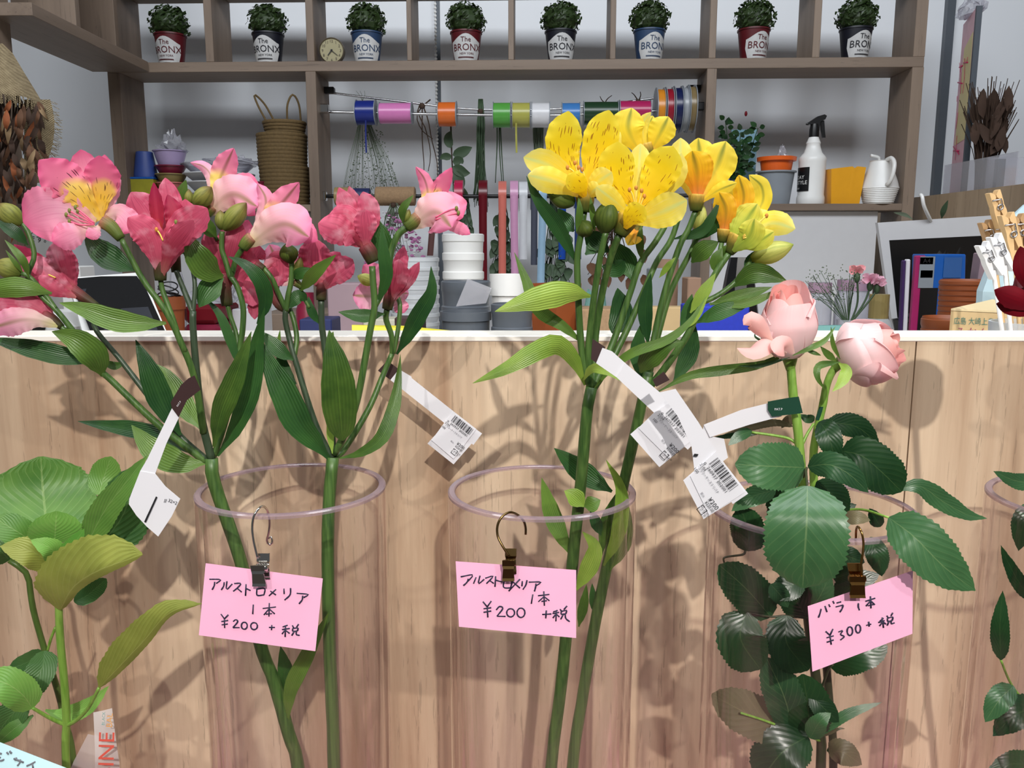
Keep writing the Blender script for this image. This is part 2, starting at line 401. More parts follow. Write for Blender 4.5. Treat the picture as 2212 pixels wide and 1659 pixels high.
M['p_in'] = petal_mat('pink_inner_petal', [(0,(252,222,120)),(.3,(250,208,70)),(.56,(250,214,110)),(.68,(238,128,160)),(1,PKD)], None, 0, (86,26,40))
M['p_iny'] = petal_mat('pink_inner_petal_back', [(0,(248,222,180)),(.3,(250,232,140)),(.5,(248,226,120)),(.64,(246,150,176)),(1,(236,120,164))], None, 0, mid=(120,84,50))
M['p_side'] = petal_mat('pink_side_petal', [(0,(222,220,140)),(.25,(244,218,206)),(.55,(248,190,206)),(.9,(246,158,196)),(1,(232,130,176))], (206,170,140), .22, mid=(138,124,62))
M['c_out'] = petal_mat('crimson_petal', [(0,(210,140,134)),(.25,(206,92,116)),(.6,(214,92,122)),(1,(226,104,138))], (164,52,84), .55, wash=.5)
M['c_dark'] = petal_mat('faded_crimson_petal', [(0,(190,120,110)),(.3,(170,66,84)),(.7,(186,70,98)),(1,(206,96,124))], (120,28,52), .6, wash=.3)
M['c_in'] = petal_mat('crimson_inner_petal', [(0,(214,120,96)),(.3,(214,120,60)),(.5,(196,60,84)),(1,(172,40,84))], (120,24,56), .5)
M['y_out'] = petal_mat('yellow_outer_petal', [(0,(252,214,120)),(.25,(252,226,70)),(.7,(252,232,84)),(1,(246,238,130))], (250,240,170), .3, mid=(222,236,150))
M['y_in'] = petal_mat('yellow_inner_petal', [(0,(250,190,40)),(.3,(252,214,30)),(.7,(253,222,34)),(1,(252,232,70))], None, 0, (150,62,20), spotrange=(.06,.86))
M['y_back'] = petal_mat('yellow_back_petal', [(0,(248,180,110)),(.2,(250,214,60)),(.6,(250,224,60)),(1,(250,230,90))], (236,206,40), .3, mid=(120,140,60))
M['y_org'] = petal_mat('orange_yellow_petal', [(0,(240,140,100)),(.3,(244,160,50)),(.6,(248,190,40)),(1,(250,214,50))], (216,130,40), .5, mid=(120,110,40))
M['y_lime'] = petal_mat('lime_petal', [(0,(150,174,70)),(.4,(188,206,80)),(.8,(226,226,90)),(1,(240,232,110))], (140,170,60), .4, mid=(120,156,60))
M['rosep'] = petal_mat('rose_petal', [(0,(250,240,224)),(.25,(254,230,230)),(.7,(253,218,220)),(1,(250,200,200))], (255,232,232), .25, thin=.3)
M['rosein'] = petal_mat('rose_inner_petal', [(0,(250,214,200)),(.5,(250,194,190)),(1,(248,186,180))], None, thin=.3)
M['redrose'] = petal_mat('red_rose_petal', [(0,(110,8,24)),(.6,(122,8,28)),(1,(104,4,22))], (70,0,12), .4, thin=.15)
M['bud'] = petal_mat('green_bud', [(0,(104,126,52)),(.4,(150,160,78)),(.8,(160,156,84)),(1,(120,90,60))], (84,96,48), .7)
M['ybud'] = petal_mat('lime_bud', [(0,(150,150,60)),(.4,(214,216,120)),(.8,(220,222,130)),(1,(170,186,80))], (130,160,60), .5)
M['darkbud'] = petal_mat('olive_bud', [(0,(76,100,40)),(.5,(104,122,52)),(1,(84,104,40))], (50,76,30), .6)
M['tube'] = petal_mat('ovary_green', [(0,(84,110,46)),(.6,(130,140,70)),(1,(190,130,110))], (60,80,40), .5)
M['tubey'] = petal_mat('ovary_green_yellow', [(0,(70,96,40)),(.45,(120,116,50)),(1,(240,200,90))], (60,80,40), .4)
M['tubed'] = petal_mat('ovary_dark', [(0,(70,84,44)),(.5,(96,66,50)),(1,(170,80,90))], (60,40,40), .5)
M['fil'] = plain('pink_filament', (226,92,128), .5); M['fily'] = plain('yellow_filament', (246,206,90), .5)
M['anth'] = plain('olive_anther', (112,116,52), .7); M['anthy'] = plain('brown_anther', (196,130,50), .7)
# ---------------------------------------------------------------- room shell
PANEL_Y = 0.56; LEDGE_Z = 0.85; EDGE_Z = PY(1106, 725, PANEL_Y).z
struct(MB().box(-2.6, 2.6, -2.6, 2.62, -.03, 0).build('floor', M['floor']))
wx = -.222
wb = struct(MB().box(-2.6, 2.6, 2.66, 2.72, 0, 3.2).build('wall_back', M['grey']))
MB().box(-2.6, wx-.008, 2.62, 2.66, 0, 3.2).build('wall_panel', M['wall'], wb)
MB().box(wx+.008, 2.6, 2.62, 2.66, 0, 3.2).build('wall_panel', M['wall'], wb)
xs = PY(2032, 250, 2.615).x
struct(MB().box(xs-.012, xs+.012, 2.6, 2.62, 1.2, 3.2).build('trim_1', M['dgrey']))
# half wall on the right, running towards the viewer
hz = PY(1965, 425, 2.33).z
hw_ = struct(MB().box(1.115, 1.30, .75, 2.615, 0, hz).build('wall_right', M['half']))
# ---------------------------------------------------------------- counter and plinth
ct = thing('shop_counter', 'pale wood-grain counter front with white top edge behind the vases', 'counter', (0, PANEL_Y+.02, 0))
sx = PY(1967, 900, PANEL_Y).x
MB().box(-1.4, sx-.0005, PANEL_Y, PANEL_Y+.03, 0, EDGE_Z-.002).build('front_board', M['panel'], ct)
MB().box(sx+.0005, 1.4, PANEL_Y, PANEL_Y+.03, 0, EDGE_Z-.002).build('front_board', M['panel'], ct)
MB().box(-1.4, 1.4, PANEL_Y-.0008, PANEL_Y+.036, EDGE_Z-.004, EDGE_Z, .0006).build('edge_strip', M['edge'], ct)
MB().box(-1.4, 1.1, PANEL_Y+.0305, 1.08, EDGE_Z-.12, EDGE_Z-.095).build('worktop', M['edge'], ct)
MB().box(-1.4, -1.37, PANEL_Y+.031, 1.06, 0, EDGE_Z-.12).build('side_panel', M['panel'], ct)
MB().box(1.07, 1.10, PANEL_Y+.031, 1.06, 0, EDGE_Z-.12).build('side_panel', M['panel'], ct)
pl = thing('display_plinth', 'pink covered display plinth carrying the flower vases', 'plinth', (0, .4, 0))
MB().box(-1.1, 1.1, .24, PANEL_Y-.001, 0, LEDGE_Z-.012).build('plinth_body', M['panel'], pl)
MB().box(-1.1, 1.1, .235, PANEL_Y-.001, LEDGE_Z-.012, LEDGE_Z, .002).build('cloth_top', M['pinkledge'], pl)
# ---------------------------------------------------------------- vases
RIM_Z = PY(631, 1050, V0).z
VASES = []
def vase(px, y, label, top=None):
    c = Vector((PY(px, 1050, y).x*0+((px-1106)/F_PX)*((y*CT)-(RIM_Z-1.3)*ST), y, LEDGE_Z))
    t = thing('cylinder_vase', label, 'vase', c, 0, 'clear cylinder vases on the plinth')
    H = (top or RIM_Z)-LEDGE_Z; R, r = .054, .0500
    b = MB().lathe([(R-.002, 0), (R, .003), (R, H-.0012)], c, 64).v, None
    m = MB(); m.lathe([(1e-4, .0001), (R-.002, .0001), (R, .003), (R, H-.0022)], c, 72, caps=False)
    m.build('vase_wall', M['acrylic'], t, True)
    m = MB(); m.lathe([(r, H-.0018), (r, .010), (r-.003, .008), (1e-4, .008)], c, 72, caps=False)
    m.build('inner_wall', M['acrylic'], t, True)
    m = MB(); m.lathe([(r, H-.0018), (r, H-.0005), (r+.0006, H), (R-.0008, H), (R, H-.0008), (R, H-.0022)], c, 72, caps=False)
    autosmooth(m.build('rim', M['rim'], t))
    VASES.append(c); return t
vase(631, .47, 'clear cylinder vase holding the pink alstroemeria')
vase(1170, .465, 'clear cylinder vase holding the yellow alstroemeria')
vase(1752, .432, 'clear cylinder vase crowded with dark rose leaves')
vase(2368, .445, 'clear cylinder vase with the dark red rose beside the cardboard box')
vase(140, .462, 'short clear cylinder vase holding the hydrangea stems', .945)
# ---------------------------------------------------------------- cards and clips
def plane_from(pts): 
    n = (pts[1]-pts[0]).cross(pts[2]-pts[0]).normalized()
    if n.dot(pts[0]-CAM) > 0: n = -n
    return pts[0], n
def crop(x0, y0, s): return lambda *p: [(x0+a/s, y0+b/s) for a, b in p]
def ell(cx, cy, rx, ry, n=12): return [(cx+rx*math.sin(2*math.pi*k/n), cy-ry*math.cos(2*math.pi*k/n)) for k in range(n+1)]
def ink(parent, name, strokes, a, n, r_px, mat):
    b = MB()
    for s_ in strokes:
        p3 = [plane_hit(x, y, a, n)+n*.0003 for x, y in s_]
        if len(p3) == 2: p3 = [p3[0], p3[0].lerp(p3[1], .5), p3[1]]
        else: p3 = spline(p3, 3*len(p3))
        k = m_px(p3[0])*r_px
        rr = [k*(.85+.3*random.random()) for _ in p3]
        t = MB().tube(p3, rr, 6)
        b.add([q-n*((q-a).dot(n)-.0003)*.75 for q in t.v], t.f)
    return b.build(name, mat, parent, True)
def card(name, label, corners, ds, mat, bow=.0, group=None, cat='price card'):
    c = [PY(x, y, d) for (x, y), d in zip(corners, ds)]
    a, n = plane_from(c)
    t = thing(name, label, cat, (c[2]+c[3])/2, 0, group)
    m = MB(); v = []; f = []; N = 8
    for s_ in (0, 1):
        for i in range(N+1):
            u = i/N
            for q in (0, 1):
                p = (c[0].lerp(c[1], u)).lerp(c[3].lerp(c[2], u), q)
                v.append(p - n*bow*(math.sin(math.pi*u)-1)*(-1)*.0 + n*(-.0003*s_) )
    for i in range(N):
        o = i*2; f.append((o, o+1, o+3, o+2)); o2 = o+2*(N+1); f.append((o2, o2+2, o2+3, o2+1))
    k = 2*(N+1)
    f += [(0, 2*i+0, 2*i+0, 0) for i in ()]
    m.add(v, f); m.build('card_sheet', mat, t)
    return t, a, n
G_CARD = 'handwritten price cards on the vases'
k1 = crop(400, 960, 2.373)
t1, a1, n1 = card('price_card', 'pink price card reading 200 yen under the chrome clip', k1((105,610),(705,688),(667,1060),(70,978)), (.409,.409,.407,.407), M['card'], group=G_CARD)
S1 = [[(125,690),(182,692),(160,712)],[(152,703),(150,722),(139,744)],[(201,705),(198,725),(186,745)],[(215,700),(213,742),(242,714)],[(252,712),(286,712),(268,735),(247,752)],[(268,737),(291,756)],[(313,715),(310,775)],[(312,737),(336,748)],
 [(368,740),(370,772),(405,770)],[(368,740),(408,738),(405,770)],[(466,742),(430,776)],[(437,750),(466,771)],[(507,738),(508,766)],[(541,735),(538,770),(510,797)],[(572,762),(631,768),(608,784)],[(603,774),(600,796),(584,816)],
 [(350,820),(347,869)],[(398,840),(466,832)],[(432,812),(430,881)],[(430,842),(404,873)],[(432,842),(460,868)],[(414,869),(446,866)],
 [(184,868),(202,893)],[(222,872),(202,893)],[(202,893),(203,940)],[(186,907),(221,901)],[(188,924),(219,919)],
 [(247,907),(260,897),(270,908),(246,938)],[(246,938),(280,938)],ell(304,928,15,18),ell(354,930,17,18),[(430,937),(461,937)],[(445,924),(443,951)],
 [(500,935),(526,925)],[(497,948),(537,942)],[(515,930),(513,986)],[(513,950),(497,971)],[(516,952),(536,968)],[(550,926),(556,938)],[(582,920),(572,935)],[(552,942),(578,940),(576,955)],[(552,942),(553,956),(576,955)],[(560,957),(547,979)],[(570,957),(571,973),(588,978)]]
ink(t1, 'handwriting', [k1(*s_) for s_ in S1], a1, n1, 1.7, M['ink'])
k2 = crop(900, 960, 2.374)
t2, a2, n2 = card('price_card', 'pink price card reading 200 yen under the bronze clip', k2((200,600),(818,645),(818,993),(217,935)), (.404,.404,.402,.402), M['card'], group=G_CARD)
S2 = [[(226,678),(288,668),(262,702)],[(265,688),(258,706),(240,723)],[(305,680),(292,713)],[(325,672),(318,712),(347,690)],[(352,685),(392,675),(358,713)],[(372,695),(396,712)],[(405,675),(402,729)],[(405,695),(441,705)],
 [(447,700),(447,732),(482,735)],[(447,700),(487,700),(482,735)],[(530,690),(472,751)],[(490,700),(530,736)],[(542,700),(540,726)],[(566,695),(560,720),(545,743)],[(575,705),(636,705),(612,724)],[(612,712),(610,730),(604,753)],
 [(596,768),(588,816)],[(622,775),(681,768)],[(652,752),(655,826)],[(652,780),(624,806)],[(655,780),(681,801)],[(640,804),(668,800)],
 [(340,805),(362,832)],[(383,802),(362,832)],[(362,832),(365,886)],[(343,842),(383,836)],[(343,860),(383,853)],
 [(408,848),(425,830),(442,840),(412,880)],[(412,880),(456,881)],ell(482,862,20,21),ell(535,862,20,24),[(644,871),(691,868)],[(665,850),(662,891)],
 [(700,858),(723,850)],[(697,866),(731,860)],[(716,852),(714,906)],[(714,868),(699,889)],[(716,868),(732,884)],[(735,843),(742,853)],[(771,827),(755,846)],[(742,855),(768,850),(765,868)],[(742,855),(742,869),(765,868)],[(752,870),(739,896)],[(762,868),(765,891),(785,908)]]
ink(t2, 'handwriting', [k2(*s_) for s_ in S2], a2, n2, 1.7, M['ink'])
k3 = crop(1500, 1240, 3.95)
t3, a3, n3 = card('price_card', 'pink price card reading 300 yen among the rose leaves', [(1745,1310),(1972,1233),(1971,1369),(1755,1451)], (.372,.3735,.3715,.370), M['card'], group=G_CARD)
S3 = [[(1080,295),(1070,335),(1057,369)],[(1112,270),(1130,323)],[(1145,256),(1156,279)],[(1180,228),(1191,251)],[(1212,245),(1251,235)],[(1204,279),(1268,262)],[(1268,262),(1258,295),(1239,323)],[(1398,246),(1397,275),(1406,307)],
 [(1458,231),(1541,204)],[(1500,188),(1505,291)],[(1500,226),(1463,272)],[(1503,226),(1537,261)],[(1479,269),(1526,258)],
 [(1119,487),(1155,521)],[(1181,466),(1155,521)],[(1155,521),(1166,600)],[(1126,542),(1187,525)],[(1128,580),(1187,560)],[(1228,492),(1263,481),(1246,514),(1277,530),(1245,561)],ell(1325,485,23,37),ell(1395,465,21,35),
 [(1464,436),(1507,425)],[(1485,404),(1490,446)],[(1580,400),(1612,374)],[(1568,411),(1622,395)],[(1600,368),(1612,457)],[(1605,405),(1578,441)],[(1608,405),(1632,426)],[(1640,353),(1651,371)],[(1691,328),(1675,356)],[(1645,375),(1690,365),(1686,395)],[(1645,375),(1650,401),(1686,395)],[(1660,400),(1643,437)],[(1675,398),(1680,421),(1707,414)]]
ink(t3, 'handwriting', [k3(*s_) for s_ in S3], a3, n3, 1.75, M['ink'])
t4, a4, n4 = card('price_card', 'pale blue price card below the hydrangea leaves', [(-190,1530),(158,1665),(110,1790),(-235,1650)], (.392,.385,.375,.382), M['cardblue'], group=G_CARD)
kb = crop(0, 1260, 4.158)
S4 = [[(-10,1520),(18,1532)],[(-20,1555),(8,1566)],[(-40,1590),(10,1592),(40,1580)],[(62,1515),(80,1535)],[(88,1505),(107,1527)],[(125,1572),(215,1608)],[(150,1562),(140,1592)],[(185,1580),(178,1612),(158,1638)],[(320,1600),(285,1620),(240,1640)],[(292,1618),(300,1658)]]
ink(t4, 'handwriting', [kb(*s_) for s_ in S4], a4, n4, 1.9, M['printgrey'])

def clip(label, hook, hd, body, bd, mat, wire_px, tilt=0.0):
    """hook: pixel polyline with depths; body: (x0,y0,x1,y1) pixel box of the jaws"""
    p3 = spline([PY(x, y, d) for (x, y), d in zip(hook, hd)], 40)
    x0, y0, x1, y1 = body; cx = (x0+x1)/2
    t = thing('hook_clip', label, 'clip', PY(cx, y1, bd), 0, 'hook clips holding the cards')
    MB().tube(p3, wire_px*m_px(p3[0]), 8).build('hook', mat, t, True)
    s_ = m_px(PY(cx, y0, bd)); w_ = (x1-x0)*s_/2; zt = PY(cx, y0, bd).z; zb = PY(cx, y1, bd).z; x = PY(cx, y0, bd).x; h = zt-zb
    def jaw(name, yy, sgn, z0, z1, ww, dxx=0):
        # pressed plate, pinched at the fulcrum
        m = MB(); rows = [(z1, .0030, ww), (z0+(z1-z0)*.72, .0022, ww), (z0+(z1-z0)*.6, .0026, ww*.86), (z0+(z1-z0)*.12, .0012, ww), (z0, .0016, ww)]
        v = []
        for (z, o, q) in rows:
            for e in (-1, 1):
                for th in (0, .0006): v.append((x+dxx+e*q+tilt*(z-zb), yy+sgn*(o+th), z))
        f = []
        for i in range(len(rows)-1):
            b = i*4; c = b+4
            f += [(b+1, b+3, c+3, c+1), (b, c, c+2, b+2), (b, b+1, c+1, c), (b+2, c+2, c+3, b+3)]
        f += [(0, 2, 3, 1), (16, 17, 19, 18)]
        m.add(v, f); return m.build(name, mat, t)
    jaw('front_jaw', bd, -1, zb, zt-h*.25, w_*.82, -w_*.12)
    jaw('back_jaw', bd, 1, zb+h*.15, zt, w_*.78, w_*.2)
    m = MB(); m.lathe([(.0016, -w_*.85), (.0016, w_*.85)], (x+w_*.05+tilt*h*.5, bd, zb+h*.58), 12, 'x'); m.build('spring', mat, t, True)
    m = MB(); 
    for i in range(4): m.lathe([(.0021, -.0004), (.0021, .0004)], (x+w_*(.05+(i-1.5)*.3)+tilt*h*.5, bd, zb+h*.58), 12, 'x')
    m.build('spring_coil', mat, t, True)
    return t
hk = k1((372,585),(352,500),(344,430),(352,370),(378,328),(402,318),(424,345),(433,400),(428,455),(419,490),(430,515),(447,502),(440,474),(428,482))
clip('shiny chrome hook clip on the vase of pink alstroemeria', hk, [.407,.4085,.409,.4095,.412,.417,.4225,.425,.426,.427,.427,.427,.427,.427], (k1((340,570))[0][0], k1((340,570))[0][1], k1((425,720))[0][0], k1((425,720))[0][1]), .406, M['chrome'], 2.6)
hk = k2((475,575),(440,520),(416,470),(414,420),(432,378),(462,353),(490,349),(525,366),(550,396),(559,430),(559,462))
clip('dull bronze hook clip on the vase of yellow alstroemeria', hk, [.401,.402,.404,.405,.406,.408,.411,.417,.420,.421,.421], (1084, 1190, 1116, 1252), .4005, M['bronze'], 2.7)
k11 = crop(1500, 860, 3.456)
hk = k11((1252,1330),(1246,1240),(1258,1150),(1262,1080),(1250,1010),(1232,972),(1218,960),(1208,985),(1205,1060))
clip('dark brass hook clip at the vase of rose leaves', hk, [.369,.370,.371,.372,.373,.375,.379,.384,.386], (1836, 1222, 1877, 1288), .3695, M['brass'], 2.6, -.12)
# ---------------------------------------------------------------- price tags
def tagframe(o_px, u_dir, d):
    o = PY(*o_px, d); l = math.hypot(*u_dir); ux, uy = u_dir[0]/l, u_dir[1]/l
    xd = PY(o_px[0]+ux, o_px[1]+uy, d)-o; yd = PY(o_px[0]+uy, o_px[1]-ux, d)-o
    return o, xd, yd
def tagprint(t, o_px, u_dir, k, d):
    o, xd, yd = tagframe(o_px, u_dir, d); q = k/11.06; nn = xd.cross(yd).normalized()
    def at(u, v): return o+xd*u*q-yd*v*q+nn*.00045
    m = MB(); u = 94; seq = '11131122131211311221132112311311221312113112211312'
    for i, ch in enumerate(seq):
        w_ = int(ch)*8.0*596/684
        if i % 2 == 0: m.add([at(u, 42), at(u+w_, 42), at(u+w_, 214), at(u, 214)], [(0, 3, 2, 1)])
        u += w_
        if u > 690: break
    m.build('barcode', M['print'], t)
    def tx(name, s_, u, v, h, mat='print', wx=1.0): text_mesh(name, s_, M[mat], t, at(u, v), xd*wx, yd, h*q*1.35)
    tx('number_print', '0  260937 202001', 30, 286, 52, wx=1.18)
    tx('code_print', '2104', 10, 346, 52); tx('kind_print', 'フラワーケースキリバナ', 38, 398, 44, 'printgrey', .8); tx('code_print', '100', 0, 464, 52)
    tx('tax_mark', '税込', 385, 610, 34, 'printgrey')
    tx('price_print', '¥200', 540, 580, 78, wx=1.02); tx('tax_price_print', '¥220.00', 548, 648, 54, wx=.88)
    m = MB()
    for (A, B, C_, D_) in ((555,690,615,702),(640,690,685,702),(673,690,685,770),(673,790,685,822),(555,810,670,822),(555,702,567,730),(555,750,567,812)):
        m.add([at(A, B), at(C_, B), at(C_, D_), at(A, D_)], [(0, 3, 2, 1)])
    m.build('recycling_mark', M['print'], t); tx('recycling_print', 'プラ', 575, 778, 44)
    tx('maker_print', '外装', 700, 745, 30); tx('maker_print', '包', 700, 790, 30)
def price_tag(label, polys, d, stem_name=None):
    cs = [PY(x, y, d) for x, y in polys[0][1]]; c = min(cs, key=lambda p: p.z)
    t = thing('price_tag', label, 'price tag', c, 0, 'looped price tags on the stems')
    for name, pts, mat, lift in polys:
        p3 = [PY(x, y, d-lift) for x, y in pts]
        MB().poly(p3, (0, 1, 0), .00022).build(name, M[mat], t)
    return t
k8 = crop(540, 640, 3.456); k9 = crop(1000, 640, 3.319); k7 = crop(0, 640, 3.0726)
tB = price_tag('white barcode tag with brown tip on the middle pink stem', [
  ('strip', k8((1112,545),(1205,600),(1208,612),(1520,860),(1450,945),(1048,625)), 'paper', 0),
  ('loop_end', k8((1025,480),(1112,545),(1048,625),(955,555)), 'tagbrown', .0),
  ('label_sheet', k8((1520,860),(1690,992),(1520,1215),(1355,1075),(1450,945)), 'paper', .0005),
  ('label_back', k8((1530,880),(1732,1025),(1668,1110),(1655,1100),(1520,1255),(1325,1100),(1370,1050)), 'paper', -.0004)], .528)
tagprint(tB, k8((1518,858))[0], (.789,.614), 1.0, .5272)
tC = price_tag('white barcode tag hanging higher from the yellow stems', [
  ('strip', k9((1165,480),(1490,755),(1370,835),(1100,580)), 'paper', 0),
  ('strip_fold', k9((1070,395),(1165,480),(1100,580),(955,480),(1000,370)), 'paper', -.0008),
  ('loop_end', k9((930,305),(1022,365),(962,482),(918,450)), 'tagbrown', -.001),
  ('label_sheet', k9((1490,755),(1700,985),(1478,1165),(1258,945),(1370,835)), 'paper', .0008),
  ('label_back', k9((1500,790),(1718,990),(1612,1100),(1590,1080),(1408,1225),(1200,990),(1258,940)), 'paper', .0003)], .398)
tagprint(tC, k9((1490,752))[0], (.69,.72), 1.34, .3968)
tD = price_tag('white barcode tag hanging lower between yellow stems and rose', [
  ('strip', k9((1410,690),(1525,665),(1690,905),(1815,1110),(1660,1255),(1640,1080),(1540,860)), 'paper', 0),
  ('loop_end', k9((1440,540),(1482,600),(1385,650),(1360,600)), 'tagbrown', -.001),
  ('label_sheet', k9((1815,1110),(2020,1405),(1765,1570),(1630,1290),(1690,1230)), 'paper', .0008),
  ('label_back', k9((1815,1120),(2045,1415),(1935,1490),(1925,1475),(1725,1598),(1580,1320),(1655,1255)), 'paper', .0003)], .376)
tagprint(tD, k9((1815,1108))[0], (.6,.8), 1.5, .3748)
m = MB().add([PY(*p, .3750) for p in k9((1660,1128),(1690,1132),(1680,1150),(1650,1148))], [(0,3,2,1)]); m.build('print_dash', M['print'], tD)
tA = price_tag('blank back of a price tag with brown loop on the left pink stem', [
  ('strip', k7((1145,735),(1190,800),(1105,975),(1030,1178),(930,1160),(975,1085)), 'paper', 0),
  ('loop_end', k7((1290,525),(1332,620),(1240,690),(1185,803),(1165,775),(1140,742),(1132,705),(1200,590),(1250,545)), 'tagbrown', .0004),
  ('label_back', k7((930,1160),(1030,1178),(1100,1265),(1196,1345),(1140,1460),(1050,1595),(975,1530),(905,1455),(855,1380),(858,1345)), 'paper', .0003)], .425)
m = MB().add([PY(*p, .4241) for p in k7((1035,1328),(1045,1334),(968,1503),(956,1497))], [(0,3,2,1)]); m.build('print_dash', M['print'], tA)
o, xd, yd = tagframe(k7((1112,1362))[0], (.93,.36), .4241)
text_mesh('size_print', '32×2', M['print'], tA, o, xd, yd, 10.0)
m = MB()
for q in (0, 9): m.add([PY(*p, .4241) for p in k7((1095+q,1345),(1098+q,1346),(1090+q,1370),(1087+q,1369))], [(0,3,2,1)])
m.build('print_marks', M['print'], tA)
o, xd, yd = tagframe(k7((1180,735))[0], (.55,-.83), .424); text_mesh('loop_print', 'PAT.P', M['paper'], tA, o, xd, yd, 5.5)
k10 = crop(1500, 580, 2.962)
tE = price_tag('grey shadowed paper tag looped on the rose with a green band', [
  ('strip', k10((500,855),(560,945),(350,1000),(100,1080),(60,1000),(300,905)), 'paper', -.001),
  ('loop_end', k10((470,852),(600,828),(668,820),(694,925),(640,932),(497,948),(470,905)), 'taggreen', .0005),
  ('label_back', k10((60,1000),(110,1075),(190,1090),(215,1210),(120,1280),(40,1120)), 'paper', -.002)], .418)
o, xd, yd = tagframe(k10((512,908))[0], (.99,-.02), .417); text_mesh('loop_print', 'PAT.P', M['paper'], tE, o, xd, yd, 7.0)
price_tag('small green tag band on the drooping rose stem', [('loop_end', k10((800,885),(828,885),(818,950),(800,975),(775,965)), 'taggreen', 0), ('strip', k10((818,955),(828,955),(826,980),(805,982)), 'paper', -.001)], .432)
# printed plastic wrap round the hydrangea vase foot
wr = thing('printed_wrap', 'crumpled translucent wrap with red and orange printing beside the hydrangea', 'wrapper', P(225, 1690, -1))
WR = spline([P(222,1535,-4), P(226,1590,-4.4), P(232,1665,-4), P(224,1900,-2.5), P(215,2060,-2)], 10)
blade('wrap_strip', wr, None, 52, M['wrap'], 'strap', p3=WR, fold=-.15)
blade('wrap_strip', wr, None, 60, M['wrap'], 'strap', p3=spline([P(212,1590,-3.2), P(185,1650,-3), P(165,1720,-2.6), P(160,1880,-2.4), P(165,2060,-2)], 8), fold=.1)
M['pred'] = plain('print_red', (226,96,80), .6); M['porg'] = plain('print_orange', (236,170,90), .6); M['pteal'] = plain('print_teal', (110,170,166), .6)
def wtxt(s_, px, py, udir, h, mat, d=-4.9):
    o, xd, yd = tagframe((px, py), udir, V0+d/100); text_mesh('wrap_print', s_, M[mat], wr, o, xd, yd, h)
wtxt('COMBINE', 241, 1797, (.03,-1), 48, 'pred'); wtxt('BLACK', 226, 1567, (.05,-1), 9.5, 'pteal'); wtxt('BAL', 242, 1572, (.05,-1), 18, 'porg')
# ---------------------------------------------------------------- flowers
def bud(parent, base, tip, w, mat, dd=0.0, name='bud'):
    a, b = P(*base, dd), P(*tip, dd-.2); L = (b-a).length; ax = (b-a).normalized(); up = ax.orthogonal().normalized(); sd = ax.cross(up)
    hw = .5*w*m_px(a); v = []; uv = []; f = []; n, k = 12, 14
    for i in range(n+1):
        u = i/n; r = hw*max(.04, math.sin(math.pi*min(1, u*.94+.06))**.75)
        for j in range(k):
            th = 2*math.pi*j/k; q = r*(1+.09*math.cos(3*th))
            v.append(a+ax*L*u+(up*math.cos(th)+sd*math.sin(th))*q); uv.append((u, j/k))
    for i in range(n):
        for j in range(k): f.append((i*k+j, i*k+(j+1) % k, (i+1)*k+(j+1) % k, (i+1)*k+j))
    return mesh(name, v, f, mat, parent, uv, True)
def flower(parent, tube_pts, r, petals, dd=0.0, tube='tube', fil=None):
    """tube_pts: ovary/neck pixel path; petals: (pts, width, material, profile[, opts])"""
    p3 = spline(px3(tube_pts, dd), 8); n = len(p3); v = []; uv = []; f = []; k = 12
    t = MB().tube(p3, [(r[0]+(r[1]-r[0])*(i/(n-1)))*m_px(p)*(1+.12*math.sin(3.1*i/(n-1))) for i, p in enumerate(p3)], k)
    uv = [(i//k/(n-1), (i % k)/k) for i in range(len(t.v))]
    fl = mesh('flower', t.v, t.f, M[tube], parent, uv, True)
    for pe in petals:
        pts, w_, mt, pr = pe[:4]; op = dict(pe[4]) if len(pe) > 4 else {}
        z = op.pop('z', None)
        if z is None: z = (0, -.35, -.7)
        m = len(pts); q = []
        for i, p in enumerate(pts):
            if len(p) > 2: q.append((p[0], p[1], p[2]))
            else: q.append((p[0], p[1], dd+z[0]+(z[1]-z[0])*(i/(m-1))*2 if i/(m-1) <= .5 else dd+z[1]+(z[2]-z[1])*(i/(m-1)*2-1)))
        o = dict(n=36, m=5, fold=0.0, cup=-.2, wav=.1, jag=.1, frill=.1)
        if mt[0] == 'y': o.update(wav=.06, jag=.045, frill=.04)
        o.update(op)
        blade('petal', fl, q, w_, M[mt], pr, **o)
    for path, kind in (fil or []):
        p3 = spline(px3(path, dd-.8), 8); s_ = m_px(p3[0])
        st = MB().tube(p3, 1.7*s_, 6).build('stamen', M['fil' if kind == 'p' else 'fily'], fl, True)
        e = p3[-1]; MB().ball(e, 4.0*s_, 3.2*s_, 5.5*s_, 8, 6).build('anther', M['anth' if kind == 'p' else 'anthy'], fl, True)
    return fl
def leaves(parent, rows, dd=0.0, mat='leaf', **kw):
    for r in rows:
        op = dict(kw); mt = mat
        if len(r) > 2:
            o = dict(r[2]); mt = o.pop('m', mat); op.update(o)
        d = op.pop('d', dd)
        if 'mm' in op: op['m'] = op.pop('mm')
        blade('leaf', parent, r[0], r[1], M[mt], op.pop('p', 'lance'), dd=d, **op)

